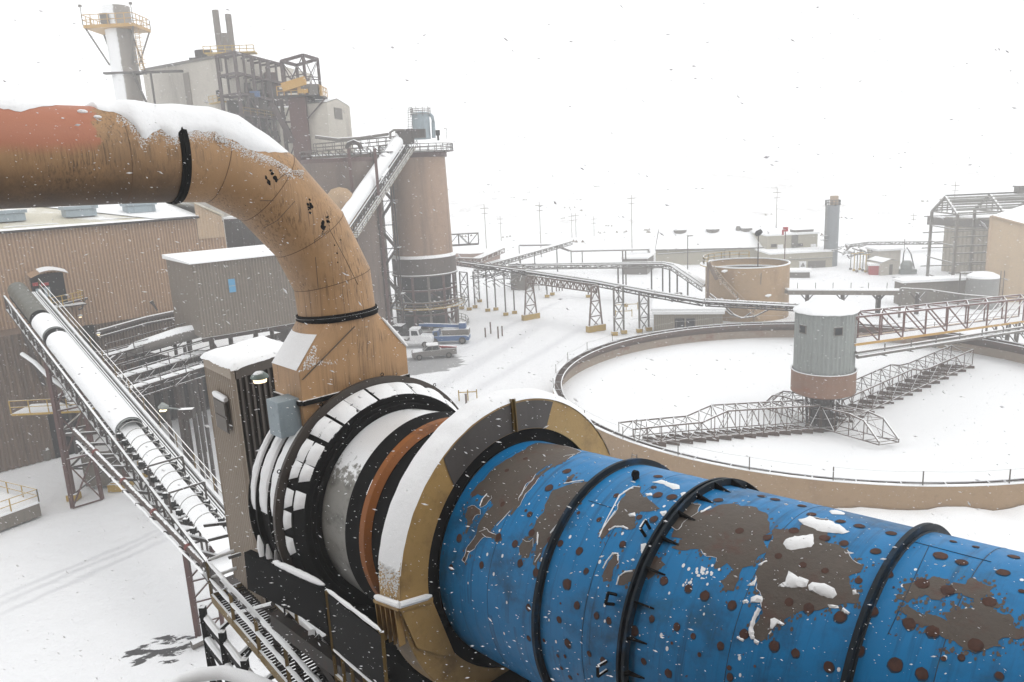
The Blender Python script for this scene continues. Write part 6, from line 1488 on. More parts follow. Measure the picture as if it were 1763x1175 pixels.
# side landing with mesh guard in front of the ring hood
gl=thing('mesh_guard','dark mesh guard panel with yellow frame and snowy top rail left of ring hood','guard rail',G(600,1100,19))
zt2=20.2; a=G(562,1016,zt2); b_=G(656,1088,zt2); m=MB(); sb=MB(); snowrail(m,sb,a,b_,.022,.032); m.build('top_rail',olive,gl); sb.build('rail_snow',snow,gl,smooth=True)
m=MB(); m.beam(a,a-V((0,0,1.25)),.05); m.build('post',olive,gl); m=MB(); m.beam(b_+V((.02,0,0)),b_-V((0,0,1.5)),.05); m.build('post',olive,gl)
m=MB(); m.beam(a-V((0,0,.62)),b_-V((0,0,.62)),.012,1.1); m.build('mesh_panel',M('mesh_dark',srgb(24,23,23),.8,.2,8,stain=srgb(50,48,48),amt=.3,sscale=(30,30,30)),gl)
m=MB(); sb=MB(); c0=a-V((0,0,1.15)); e_=b_-a; snowrail(m,sb,c0-e_*.02,c0+e_*1.3,.022,.03); m.beam(c0-V((0,0,.5)),c0+e_*1.3-V((0,0,.5)),.05); 
for f_ in(0,.18,.36,.6,.9): m.beam(c0+e_*f_,c0+e_*f_-V((0,0,1.1)),.05)
m.build('lower_rail',olive,gl); sb.build('lower_rail_snow',snow,gl,smooth=True)
sb=MB(); sb.sweep([G(x,y,16.6) for x,y in((280,1192),(310,1172),(345,1162),(385,1158),(425,1168),(460,1182),(500,1200))],[.12,.14,.15,.15,.15,.14,.12],12); tag(sb.build('snowy_pipe',snow,smooth=True),'thick curved snow-coated pipe crossing the bottom edge','pipe')
lg=G(343,1104); o=thing('ladder_leg','slender brown braced leg standing in the snow left of the service walkway','support leg',lg)
m=MB(); a=V((lg.x,lg.y,0)); b_=a+V((1.3,.6,0)); m.beam(a,a+V((0,0,6)),.28); m.beam(b_,b_+V((0,0,6)),.2)
for i in range(4): m.beam(a+V((0,0,1.4*i)),b_+V((0,0,1.4*i+1.3)),.1); m.beam(a+V((0,0,1.4*i+1.2)),b_+V((0,0,1.4*i+1.2)),.1)
m.build('frame',redsteel,o); m=MB(); m.tube(a+V((-.1,-.8,.25)),a+V((1.3,.5,.3)),.28,12); m.build('pipe_stub',greysteel,o)
# near end of the conveyor: chute and clutter at the enclosure foot
tr_=thing('transfer_chute','snow-covered steel chute and beams where the conveyor meets the enclosure foot','chute',ca)
m=MB(); cen_=ca-V((0,0,1.2)); m.box(cen_+cdir.normalized()*-.6,(2.6,2.,1.6),rz=math.atan2(cdir.y,cdir.x)); m.build('chute_box',steel,tr_)
m=MB(); 
for k,(x0,y0,x1,y1,Y_) in enumerate(((385,905,440,880,21),(352,905,440,895,21),(360,930,420,915,21.5),(395,960,442,945,19.8))): m.beam(at(x0,y0,Y_),at(x1,y1,Y_-.4),.09,.09)
for x0,y0,x1,y1,Y_ in ((380,1000,500,1120,17),(395,1060,470,1040,18.5)): m.tube(at(x0,y0,Y_),at(x1,y1,Y_-1.),.07,8)
m.build('beams',M('steel_snowtop',srgb(60,54,50),.6,.3,2,snow=.55),tr_)
# unseen clad building added behind the camera to shade the near side of the kiln
uu=V((.736,.677,0)); kk=V((-.676,.7346,0))
own=thing('shade_tower','brown unseen tower added behind the viewpoint to shade the kiln','building',V((0,-8,0)))
m=MB(); a=uu*-.7-kk*22; b_=uu*-.7+kk*9
m.prism([(a.x,a.y),(b_.x,b_.y),((b_-uu*14).x,(b_-uu*14).y),((a-uu*14).x,(a-uu*14).y)],0,41); m.build('upper_wall',tan_dark,own)
m=MB(); a=uu*3.3-kk*22; b_=uu*3.3+kk*1.5; m.prism([(a.x,a.y),(b_.x,b_.y),((b_-uu*3.9).x,(b_-uu*3.9).y),((a-uu*3.9).x,(a-uu*3.9).y)],0,22.7); m.build('lower_annex',steel_bare,own)  # lower block added out of view to cut bounce light on the kiln
# ================================================================ VEHICLES
def wheel(mb_t,c,r,w,ax=V((0,1,0))): mb_t.tube(c-ax*w/2,c+ax*w/2,r,20)
def vehicle(name,label,cat,p,ang,L_,W_,body,colr,cab,wheels,wr,extra=None,snowtop=None):
    """body: side profile polygon(s) [(x,z)..]; built along local X, front at +X"""
    o=thing(name,label,cat,p); o.rotation_euler=(0,0,ang); ORG[o]=V((0,0,0))
    def prof(poly,w,nm,mt,par=o,y0=0):
        m=MB(); n=len(poly); vs=[V((x,y0-w/2,z)) for x,z in poly]+[V((x,y0+w/2,z)) for x,z in poly]
        m.add(vs,[tuple(range(n)),tuple(range(2*n-1,n-1,-1))]+[(i,n+i,n+(i+1)%n,(i+1)%n) for i in range(n)]); q=m.build(nm,mt,par)
        bv=q.modifiers.new('b','BEVEL'); bv.width=.05; bv.segments=2; return q
    bodyo=prof(body,W_,'body',colr); cabo=prof(cab[0],W_*.94,'cab',colr)
    for poly in cab[1]:
        for s_ in(-1,1): prof(poly,.03,'side_window',glass,cabo,s_*W_*.475)
    m=MB(); (x0,z0),(x1,z1)=cab[2]; m.add([V((x0+.03,-W_*.42,z0)),V((x0+.03,W_*.42,z0)),V((x1+.03,W_*.38,z1)),V((x1+.03,-W_*.38,z1))],[(0,1,2,3)]); m.build('windscreen',glass,cabo)
    for wx in wheels:
        for s_ in(-1,1):
            m=MB(); wheel(m,V((wx,s_*(W_/2-.12),wr)),wr,.26); wo=m.build('wheel',tyre,o); m=MB(); m.tube(V((wx,s_*(W_/2-.12)-.14,wr)),V((wx,s_*(W_/2-.12)+.14,wr)),wr*.55,14); m.build('rim',greysteel,wo)
    for s_ in(-1,1): m=MB(); m.box((max(q[0] for q in body)-.02,s_*W_*.38,wr*1.35),(.1,.28,.2)); m.build('headlight',white_p,o)
    if extra: extra(o,prof)
    if cat=='pickup truck': o.scale=(1.17,1.1,1.12)
    return o
def flat(p): return V((p.x,p.y,0))
pk=flat(G(748,616))
def pk_x(o,prof):
    m=MB(); m.box((-1.9,0,1.15),(1.9,1.6,.3)); m.build('bed_snow',snow,o,smooth=False); m=MB(); m.beam((-2.9,.3,1.25),(-.7,-.3,1.45),.5,.3); m.build('red_load',red_p,o); m=MB(); m.box((.2,0,1.93),(1.5,1.5,.08)); m.build('roof_snow',snow,o)
    m=MB(); m.box((2.1,0,1.17),(1.1,1.5,.06)); m.build('bonnet_snow',snow,o)
vehicle('pickup_truck','muddy silver pickup truck with red load in its snowy bed, parked nearest the camera','pickup truck',pk,R(188),5.8,1.95,
 [(-2.9,.45),(2.85,.4),(2.9,.95),(2.75,1.12),(1.4,1.2),(-.75,1.25),(-.8,1.3),(-2.9,1.3)],silver_p,([(1.45,1.15),(.75,1.85),(-.6,1.9),(-.85,1.2)],[[(1.25,1.25),(.72,1.75),(.3,1.78),(.3,1.25)],[(.2,1.25),(.2,1.78),(-.5,1.8),(-.65,1.25)]],((1.42,1.2),(.78,1.82))),(1.95,-1.85),.4,pk_x)
wt=flat(G(704,597))
def wt_x(o,prof):
    m=MB(); m.box((-2.6,0,1.25),(5.6,2.2,.5)); m.build('flatbed',greysteel,o); m=MB(); m.box((-3.4,0,1.9),(2.6,2.1,.9)); m.build('side_boxes',silver_p,o)
    m=MB(); m.box((-3,0,2.4),(2.4,1.9,.12)); m.build('box_snow',snow,o); m=MB(); m.box((1.3,0,3.08),(1.5,2,.12)); m.build('roof_snow',snow,o)
vehicle('service_truck','white bonneted service truck with snowy roof parked in front of the blue boom lift','truck',wt,R(-8),9,2.4,
 [(-5.2,.8),(4.1,.7),(4.15,1.5),(3.9,1.85),(2.2,2.0),(2.0,1.2),(-5.2,1.1)],white_p,([(2.25,1.2),(2.2,2.0),(1.95,2.95),(.6,3.0),(.5,1.2)],[[(2.0,2.05),(1.8,2.8),(.85,2.82),(.85,2.05)]],((2.22,2.05),(2.0,2.85))),(3.0,-2.8,-4.0),.52,wt_x)
bl=flat(G(774,591))
def bl_x(o,prof):
    m=MB(); m.beam((-1.8,.3,2.9),(4.0,.3,3.3),.55,.5); m.beam((3.,.3,3.2),(4.8,.3,3.3),.4,.4); m.build('boom',blue_p,o); m=MB(); m.box((-1.2,-.2,1.9),(4.4,2.0,.9)); m.build('turret',greysteel,o); m=MB(); m.box((-1.2,-.2,2.4),(4.2,1.9,.1)); m.build('turret_snow',snow,o)
    m=MB(); m.box((-2.4,.3,3.0),(1.1,1.4,.9)); m.build('basket',blue_p,o)
vehicle('boom_lift','blue boom lift crane with grey turret and long blue arm beside the brown silo','crane',bl,R(176),7,2.4,
 [(-3.4,.6),(3.4,.6),(3.4,1.25),(2.6,1.45),(-2.8,1.45),(-3.4,1.2)],blue_p,([(2.6,1.3),(2.5,2.3),(1.6,2.4),(1.4,1.3)],[[(2.4,1.5),(2.3,2.1),(1.75,2.15),(1.7,1.5)]],((2.6,1.5),(2.5,2.2))),(2.3,-2.3),.6,bl_x)
bt=flat(G(668,590))
def bt_x(o,prof):
    m=MB(); m.box((-1.8,0,2.3),(5.2,2.4,2.4)); m.build('tipper_body',steel,o); m=MB(); m.box((-1.8,0,3.55),(5.1,2.3,.14)); m.build('body_snow',snow,o)
vehicle('haul_truck','dark box-bodied haul truck half hidden behind the duct box, left of the white truck','truck',bt,R(-12),8.5,2.6,
 [(-4.6,.7),(3.6,.7),(3.6,1.6),(3.0,1.9),(-4.6,1.2)],black,([(3.2,1.2),(3.1,3.0),(1.4,3.1),(1.3,1.2)],[[(3.0,2.0),(2.9,2.8),(1.8,2.85),(1.7,2.0)]],((3.22,2.0),(3.12,2.9))),(2.4,-2.4,-3.6),.55,bt_x)
# ================================================================ PIPE RACKS AND CONVEYORS BEYOND THE YARD
def run(name,label,cat,pts,wd,deep,mat,group=None,snowm=True,tr=True,pipes=0):
    """gallery through pixel/depth points"""
    P=[at(*p) for p in pts]; o=thing(name,label,cat,P[0],group)
    for k in(-1,1):
        m=MB()
        for a,b_ in zip(P,P[1:]):
            d=b_-a; s_=V((-d.y,d.x,0)).normalized()*(wd/2*k)
            if tr: truss(m,a+s_-V((0,0,deep)),b_+s_-V((0,0,deep)),deep,max(2,int(d.length/1.8)),.2,.12)
            else: m.beam(a+s_-V((0,0,deep/2)),b_+s_-V((0,0,deep/2)),.2,deep)
        m.build('side_frame',mat,o)
    m=MB()
    for a,b_ in zip(P,P[1:]): m.beam(a+V((0,0,.1)),b_+V((0,0,.1)),wd*.9,.22)
    m.build('top_snow',snow,o)
    for k in range(pipes):
        m=MB()
        for a,b_ in zip(P,P[1:]):
            d=b_-a; s_=V((-d.y,d.x,0)).normalized()*((k-.5)*wd*.45); m.tube(a+s_+V((0,0,.35)),b_+s_+V((0,0,.35)),.16,6)
        m.build('pipe',greysteel,o)
    return o,P
def legs(lb,px,pyb,pyt,w_=2.2,foot=True,grp='slender pipe rack legs with yellow feet',mat=greysteel,spread=0.,px2=None,block=False,name='trestle_bent'):
    """two-post braced bent at a pixel base on the ground"""
    b0=flat(G(px,pyb)); top=at(px,pyt,b0.y).z; o=thing(name,lb,'support leg',b0,grp)
    if px2 is not None: b1=flat(G(*px2))
    else: b1=b0
    m=MB(); tc=L3(b0,b1,.5)
    t0=b0+V((0,0,top)); t1=b1+V((0,0,top))
    if spread: t0=L3(b0,b1,spread)+V((0,0,top)); t1=L3(b0,b1,1-spread)+V((0,0,top))
    m.beam(b0,t0,.28)
    if px2 is not None:
        m.beam(b1,t1,.28)
        for k in range(3):
            f0,f1=k/3,(k+1)/3; m.beam(L3(b0,t0,f0),L3(b1,t1,f1),.14); m.beam(L3(b1,t1,f0),L3(b0,t0,f1),.14); m.beam(L3(b0,t0,f1),L3(b1,t1,f1),.18)
    m.build('frame',mat,o)
    if foot:
        m=MB()
        if block: m.beam(L3(b0,b1,-.12)+V((0,0,.5)),L3(b0,b1,1.12)+V((0,0,.5)),.9,1.1)
        else:
            for q in([b0,b1] if px2 is not None else [b0]): m.box(q+V((0,0,.3)),(1.0,1.0,.6))
        m.build('footing',yellow,o)
    return o
bridge_s=M('rack_brown',srgb(118,98,90),.6,.2,1,snow=.3)
run('conveyor_gallery','long snow-topped conveyor gallery on trestles running from the silo to the right past the basin','conveyor',[(790,452,134),(905,467,139),(1030,486,128),(1130,505,118),(1215,519,112),(1385,528,108)],1.7,.55,steel,pipes=1)
o=thing('lattice_girder','rusty lattice girder spanning between the two A-shaped trestles','girder',at(905,476,138)); m=MB(); a=at(908,486,137); b_=at(1027,503,126.5); truss(m,a-V((0,.6,0)),b_-V((0,.6,0)),1.3,22,.22,.16); m.build('truss',bridge_s,o)
legs('wide A-shaped trestle on a yellow plinth, the left one of the pair',903,552,478,px2=(925,548),spread=.28,block=True,mat=bridge_s,grp='A-shaped trestles on yellow plinths',name='trestle')
legs('wide A-shaped trestle on a yellow plinth, the right one nearer the basin',1014,572,494,px2=(1038,568),spread=.28,block=True,mat=bridge_s,grp='A-shaped trestles on yellow plinths',name='trestle')
legs('tall braced bent with two yellow feet just beyond the basin rim, leftmost',1058,577,495,px2=(1074,574))
legs('tall braced bent behind the basin rim beside the small tan shed',1101,572,500,px2=(1117,569))
legs('braced bent rising through the roof line of the small tan shed',1157,560,506,px2=(1173,558),foot=False)
for k,(px,pyb,pyt,lb) in enumerate(((840,536,462,'slender leg under the gallery, leftmost of the free-standing row'),(854,534,470,'slender leg under the gallery, second of the free-standing row'),(871,543,468,'slender leg under the gallery, third of the free-standing row'),(886,540,470,'slender leg under the gallery, rightmost of the free-standing row'),(942,512,478,'slender leg right of the left trestle, behind it'),(951,508,478,'slender leg beside the one behind the left trestle'),(1013,512,478,'slender leg seen left of the right trestle'))): legs(lb,px,pyb,pyt)
for k,(x0,y0,x1,y1,t_,lb) in enumerate(((795,532,808,534,468,'braced leg pair just right of the silo base, leftmost'),(818,530,826,520,468,'braced leg pair right of the silo, second'),)): legs(lb,x0,y0,t_,px2=(x1,y1))
run('conveyor_gallery','level snow-topped gallery in the middle distance ending in a downward slope','conveyor',[(877,458,168),(1000,456,160),(1145,454,150),(1163,458,147),(1217,494,136)],2.,.7,greysteel,pipes=1)
run('conveyor_gallery','thin rising conveyor climbing right behind the level gallery','conveyor',[(822,460,150),(905,437,172),(980,416,200)],1.6,.8,greysteel)
for px,pyb,pyt,lb in((1065,520,460,'grey post under the level gallery, left part'),(1073,508,460,'grey post under the level gallery, beside a twin'),(1122,512,458,'dark post under the level gallery, middle'),(1141,512,458,'dark post under the level gallery, before its bend'),(1153,515,462,'dark post under the bend of the level gallery'),(1166,516,468,'dark double post below the sloping end of the level gallery'),(1184,512,478,'dark post below the lower slope of the level gallery'),(897,470,437,'far post beneath the thin rising conveyor, left'),(921,462,432,'far post beneath the thin rising conveyor, middle'),(960,470,424,'far post beneath the thin rising conveyor, right')): legs(lb,px,pyb,pyt,foot=False,grp='dark posts under the far galleries',mat=steel)
run('pipe_rack','high thin pipe rack crossing left to right before the gabled warehouse','pipe rack',[(895,422,190),(952,421,192),(982,432,195),(1116,429,198),(1120,448,198)],1.0,.3,greysteel,tr=False)
for px,pyb,pyt,lb in((895,456,423,'thin grey rack post at the left end of the high pipe rack'),(984,460,430,'thin grey rack post under the first bend of the high pipe rack'),(1003,462,432,'thin grey rack post in the middle of the high pipe rack'),(1073,500,431,'tall grey double rack post near the small grey block'),(1078,498,431,'tall grey rack post touching the double one')): legs(lb,px,pyb,pyt,foot=False,grp='thin posts under the high pipe rack')
run('truss_bridge','small open truss bridge sticking out right of the brown silo','bridge',[(772,404,150),(823,401,150)],2.,2.2,greysteel)
run('pipe_rack','snow-edged pipe rack curving from the silo top ledge toward the left galleries','pipe rack',[(785,445,140),(820,446,144),(862,428,160)],1.6,.8,bridge_s)
o=thing('settling_tank','low rust-brown round tank behind the silo with snow on its rim','tank',flat(at(825,450,165))); c0=flat(G(822,457)); zt3=ZY(822,436,c0.y-6); m=MB(); m.lathe(c0,[(7,-1),(7,zt3)],40); m.build('wall',M('low_tank',srgb(150,118,104),.7,.1,.3),o,smooth=True); m=MB(); m.lathe(c0,[(7.1,zt3),(0.01,zt3+.3)],40); m.build('snow_top',snow,o)
def lowbox(name,lb,cat,px0,px1,pyb,pyt,mat,dep=6,roof=True,Yb=None,door=None,slope=0,grp=None):
    a=flat(G(px0,pyb)); b_=flat(G(px1,pyb)) ; 
    if Yb: a=flat(at(px0,pyb,Yb)); b_=flat(at(px1,pyb,Yb))
    z=at((px0+px1)/2,pyt,(a.y+b_.y)/2).z; g0=gz(a.x,a.y)
    o=thing(name,lb,cat,a,grp); pl=Plane(a,b_); m=MB(); gable_wallbox(m,pl,0,pl.L,g0-.5,z,dep,0); m.build('walls',mat,o)
    if roof: m=MB(); gable_wallbox(m,pl,-.3,pl.L+.3,z+.0,z+.45,dep+.6,.3); m.build('roof_snow',snow,o)
    if door:
        for (u0,u1,h0,h1,mt) in door: m=MB(); gable_wallbox(m,pl,pl.L*u0,pl.L*u1,g0+(z-g0)*h0,g0+(z-g0)*h1,.2,.12); m.build('door' if h0<.05 else 'window',mt,o)
    return o,pl,z
lowbox('utility_block','small dark grey block with a tangle of pipes left of the first trestle','building',880,906,500,470,conc_dark,8)
lowbox('utility_block','small grey far block right of the high rack posts','building',1072,1114,474,446,greysteel,10)
o,pl,z=lowbox('pump_shed','small tan corrugated shed with black double doors behind the basin rim','shed',1126,1244,575,541,M('shed_tan',srgb(168,158,142),.7,.08,.4),10,door=[(.31,.45,0,.78,door_m),(.475,.6,0,.78,door_m)])
m=MB(); gable_wallbox(m,pl,-.5,pl.L+.5,z+.45,z+.8,9.5,-.2); m.build('deep_roof_snow',snow,o)
m=MB(); 
for i in range(36): p=pl.pt(pl.L*i/36,0,.03); m.beam(p,p+V((0,0,z)),.06)
m.build('wall_rib',greysteel,o)['kind']='stuff'
m=MB(); rq=random.Random(8)
for k in range(80):
    a=at(rq.uniform(825,900),rq.gauss(475,8),142+rq.uniform(-4,4)); m.beam(a,a+V((rq.uniform(-3,3),rq.uniform(-1,1),rq.uniform(-1.4,1.4))),.12)
tag(m.build('pipe_tangle',steel),'dark tangle of pipes and struts between the silo and the left trestle','pipework',kind='stuff')
# yellow guard bits and bollards
for k,(px,pyb,h_,lb) in enumerate(((836,581,1.6,'thin post of the isolated yard post group, leftmost'),(845,575,2.0,'tallest thin post of the isolated yard post group'),(858,583,2.0,'thin post at the front of the isolated yard post group'),(865,579,1.7,'thin post of the isolated yard post group, rightmost'),(803,696,1.3,'small dark bollard just above the snowy ring hood'),(958,502,1.4,'tiny post in the yard behind the left trestle'),(963,501,1.4,'tiny post beside another behind the left trestle'),(968,501,1.4,'third tiny post behind the left trestle'))):
    q=flat(G(px,pyb)); m=MB(); m.tube(q,q+V((0,0,h_)),.13,8); m.box(q+V((0,0,h_)),(.3,.3,.12)); tag(m.build('bollard',bridge_s),lb,'bollard','bollards in the yard')
for k,(px,py,w_,lb) in enumerate(((1078,534,4.5,'yellow pipe guard rail with crossbar beyond the basin rim'),(1074,546,3.,'low yellow tube stand in front of the yellow guard rail'),(928,500,3.2,'faint grey guard frame behind the left trestle'),(806,690,2.2,'small yellow barrier just above the snowy ring hood'))):
    q=flat(G(px,py)); o=thing('guard_rail',lb,'guard rail',q,'tube guard rails in the yard'); m=MB()
    for x in(-w_/2,0,w_/2): m.beam(q+V((x,0,0)),q+V((x,0,1.4)),.13)
    m.build('post',yellow if k!=2 else greysteel,o); m=MB(); m.beam(q+V((-w_/2,0,1.1)),q+V((w_/2,0,1.1)),.13); m.box(q+V((0,.3,.9)),(.8,.5,.6)) if k==0 else 0; m.build('crossbar',yellow if k!=2 else greysteel,o)
# ================================================================ TAN OPEN TANK
tc2=flat(at(1286,470,136)); rT=7.15; tc2=V((tc2.x,133,0)); tc2.x=at(1286,470,133).x; zT=ZY(1284,463,133-rT)
ot=thing('open_tank','tan open-topped round tank with spiral stair, rust streaks and yellow railing','tank',tc2)
m=MB(); m.lathe(tc2,[(rT,0),(rT,zT)],64); m.build('wall',tan_paint,ot,smooth=True)
m=MB(); m.lathe(tc2,[(rT-.1,zT),(rT-.1,zT-1.4)],64); m.build('inner_wall',tan_paint,ot,smooth=True); m=MB(); m.lathe(tc2,[(rT-.1,zT-1.4),(rT-.1,zT-1.15),(rT-.5,zT-1.15),(rT-.5,zT-1.4)],64); m.build('launder_snow',snow,ot,smooth=True); m=MB(); m.lathe(tc2,[(rT-.5,zT-1.5),(.01,zT-1.5)],64); m.build('cover',steel_bare,ot)
m=MB(); m.lathe(tc2,[(rT+.08,zT-.05),(rT+.08,zT+.12),(rT-.2,zT+.12),(rT-.2,zT-.05)],64); m.build('rim_snow',snow,ot,smooth=True)
m=MB(); zz=zT+.1; pts=[tc2+V((math.cos(t)*(rT+.4),math.sin(t)*(rT+.4),zz)) for t in [R(190)-R(120)*i/9 for i in range(10)]]; railing(m,pts,1.2,2,.07); m.build('handrail',yellow,ot)
m=MB(); m.lathe(tc2,[(rT+.0,zT-.1),(rT+1.,zT-.1),(rT+1.,zT+.05),(rT+.0,zT+.05)],20,R(120),R(200)); m.build('landing',yellow,ot)
m=MB(); n=30; prev=None
for i in range(n+1):
    t=R(205)+R(62)*i/n; z=zT*(1-i/n*.92); p=tc2+V((math.cos(t)*(rT+.1),math.sin(t)*(rT+.1),z)); q=tc2+V((math.cos(t)*(rT+1.),math.sin(t)*(rT+1.),z)); m.beam(p,q,.35,.1)
m.build('stair_tread',greysteel,ot); m=MB()
P_=[tc2+V((math.cos(R(205)+R(62)*i/n)*(rT+1.05),math.sin(R(205)+R(62)*i/n)*(rT+1.05),zT*(1-i/n*.92))) for i in range(0,n+1,3)]
railing(m,P_,1.1,3,.06); m.path(P_,.14,5); m.build('stair_rail',tan_light,ot)
m=MB(); q=cylpt
def ctank(px,py,off=.12):
    d=ray(px,py); o_=CAM-tc2; A=d.x*d.x+d.y*d.y; B=2*(o_.x*d.x+o_.y*d.y); C=o_.x*o_.x+o_.y*o_.y-rT*rT; s_=(-B-math.sqrt(max(0,B*B-4*A*C)))/(2*A); p=CAM+d*s_; n_=(p-tc2); n_.z=0; return p+n_.normalized()*off
for px,py in((1249,467),(1321,509)):
    m=MB(); p=ctank(px,py,.3); m.sweep([p+V((-.5,0,0)),p,p+V((.5,0,.1))],[.12,.28,.15],8); m.build('nozzle_snow',snow,ot,smooth=True)
m=MB(); m.sweep([ctank(1225,510,.6),ctank(1240,520,1.),ctank(1262,540,1.2),ctank(1280,546,1.),ctank(1296,535,.6)],.14,8); m.sweep([ctank(1310,470,.2),ctank(1309,490,.2)],.06,6); m.build('wall_pipe',greysteel,ot)
m=MB(); p=at(1219,452,128); m.beam(flat(p)+V((0,0,0)),p,.35); m.beam(p,p+V((1.5,0,-3)),.5); tag(m.build('chute_post',tan_dark),'brown post and chute at the left edge of the tan open tank','chute')
# lamp masts
for px,pyb,pyt,Y_,kind,lb in((1305,446,402,128,0,'black flood lamp on a thin mast above the tan open tank'),(1351,440,395,150,1,'red lamp on a thin orange mast right of the black flood lamp'),(1184,440,407,170,2,'small grey street lamp left of the tan open tank')):
    a=at(px,pyb,Y_); b_=at(px,pyt,Y_); o=thing('lamp_mast',lb,'lamp mast',flat(a)); m=MB(); m.tube(V((a.x,a.y,0)),V((a.x,a.y,b_.z)),.1,8); m.build('pole',steel if kind!=1 else redsteel,o)
    m=MB(); q=V((a.x,a.y,b_.z))
    if kind==0: m.sweep([q+V((-.5,0,-.3)),q+V((-.1,0,0)),q+V((.5,0,.4))],[.3,.5,.35],10)
    elif kind==1: m.box(q,(.9,.5,.9)); m.box(q+V((-.5,0,-.6)),(.3,.4,1.))
    else: m.beam(q,q+V((.9,0,.1)),.2); m.box(q+V((.9,0,.05)),(.6,.3,.2))
    m.build('lamp_head',black_plain if kind==0 else(red_p if kind==1 else greysteel),o)
# ================================================================ FAR WAREHOUSE GROUP
fw=Plane(at(1129,470,205),at(1322,470,197)); zeL=fw.uz(1129,430)[1]; zeR=fw.uz(1321,424)[1]; zpk=fw.uz(1127,396)[1]
wh=thing('gabled_warehouse','far long warehouse with broad white gabled roof and roof vents','warehouse',fw.pt(0,0)); far_w=M('far_wall',srgb(188,182,166),.7,.06,.2)
m=MB(); L_=fw.L; dep=26; E=[fw.pt(0,0),fw.pt(L_,0),fw.pt(L_,zeL),fw.pt(0,zeL)]; bk=[p-fw.n*dep for p in E]; rd=[fw.pt(0,zeL+4.6,-dep/2),fw.pt(L_,zeL+4.6,-dep/2)]
m.add(E+bk+rd,[(0,1,2,3),(5,4,7,6),(4,0,3,8,7),(1,5,6,9,2)]); m.build('walls',far_w,wh)
m=MB(); m.add([E[3]+fw.n*.4,E[2]+fw.n*.4,rd[1],rd[0],bk[2],bk[3]],[(0,1,2,3),(3,2,4,5)]); m.build('roof_snow',snow,wh)
m=MB(); m.beam(E[3]+fw.n*.5-V((0,0,.1)),E[2]+fw.n*.5-V((0,0,.1)),.2,.35); m.add([E[3]+V((-.2,0,0)),rd[0]+V((-.2,0,.2)),rd[0]+V((-.2,0,-1.0)),E[3]+V((-.2,0,-.6))],[(0,1,2,3)]); m.build('eave_trim',greysteel,wh)
for px,py,s_ in((1167,401,1.6),(1226,402,1.6),(1287,400,1.4),(1272,405,.6)):
    u_,_=fw.uz(px,py); q=L3(fw.pt(u_,zeL,0),fw.pt(u_,zeL+4.6,-dep/2),.82); m=MB(); m.lathe(V((q.x,q.y,0)),[(s_,q.z-.8),(s_*1.15,q.z+.5),(s_*.7,q.z+1.1),(.01,q.z+1.3)],16); m.build('roof_vent',greysteel,wh,smooth=True)
m=MB(); m.path([fw.pt(L_*.02,zeL-1.2,.3),fw.pt(L_*.62,zeL-.4,.3),fw.pt(L_*.62,0,.3)],.15,6); m.build('wall_pipe',greysteel,wh)
o,pl,z=lowbox('office_block','far square two-storey tan block attached right of the white gabled warehouse','building',1320,1406,452,405,far_w,16,Yb=194)
zg_=pl.uz(1360,430)[1]
for px,py,w_,h_,mt,nm in((1368,420,1.6,5,greysteel,'door'),(1332,423,1.4,.8,steel,'window'),(1377,422,1.4,.8,steel,'window'),(1343,428,1.4,2,white_p,'vent'),(1400,427,1.4,2,white_p,'vent')):
    u_,z_=pl.uz(px,py); m=MB(); gable_wallbox(m,pl,u_-w_/2,u_+w_/2,z_-h_/2,z_+h_/2,.3,.2); m.build(nm,mt,o)
u_,z_=pl.uz(1388,402); m=MB(); p=pl.pt(u_,z_+.3,-3); m.box(p,(5,3,1)); m.build('roof_unit',greysteel,o)
o,pl,z=lowbox('garage_block','far low tan garage with dark roller door and a triangle hazard sign','garage',1325,1432,474,436,far_w,10,Yb=186)
for px0,px1,y0,y1,mt,nm in((1391,1420,474,450,greysteel,'roller_door'),):
    u0,z1_=pl.uz(px0,y1); u1_,z0_=pl.uz(px1,y0); m=MB(); gable_wallbox(m,pl,u0,u1_,z0_,z1_,.2,.15); m.build(nm,mt,o)
u0,zc0=pl.uz(1382,456); m=MB(); gable_wallbox(m,pl,u0-.85,u0+.85,zc0-.85,zc0+.85,.1,.12); sg=m.build('sign_board',white_p,o); m=MB(); m.add([pl.pt(u0-.6,zc0-.5,.14),pl.pt(u0+.6,zc0-.5,.14),pl.pt(u0,zc0+.6,.14)],[(0,1,2)]); m.build('sign_triangle',greysteel,sg)
m=MB(); gable_wallbox(m,pl,pl.L*.02,pl.L*1.0,z*.62,z*.66,.5,.35); m.build('wall_ledge',greysteel,o)
lowbox('low_wall','low snow-capped concrete retaining wall below the far garage','wall',1353,1394,478,469,greysteel,4)
# far silo
fsl=flat(at(1430,440,188)); o=thing('far_silo','far slender grey-blue silo with a yellowish cap box and side ladder','silo',fsl); z1_=ZY(1430,354,188); r_=11.2*188/F
m=MB(); m.lathe(fsl,[(r_,-1),(r_,z1_)],32); m.build('shell',M('far_silo_shell',srgb(140,146,154),.6,.06,.2),o,smooth=True); m=MB(); m.box(fsl+V((.3,0,z1_+1.2)),(1.5,1.5,2.2)); m.build('cap_box',tan_light,o)
m=MB(); k_=12; railing(m,[fsl+V((r_*1.05*math.cos(2*PI*i/k_),r_*1.05*math.sin(2*PI*i/k_),z1_)) for i in range(k_+1)],1.3,2,.07); m.build('railing',greysteel,o)
m=MB()
for x in(-.3,.3): m.beam(fsl+V((-r_-.4,x-1,0)),fsl+V((-r_-.4,x-1,z1_)),.1)
for i in range(20): p=fsl+V((-r_-.4,-1,z1_*i/20)); m.beam(p-V((0,.3,0)),p+V((.5,.3,0)),.09)
for z in(.45,.52): m.box(fsl+V((-r_-.6,-1,z1_*z)),(1.6,1.4,.12))
m.build('ladder',greysteel,o)
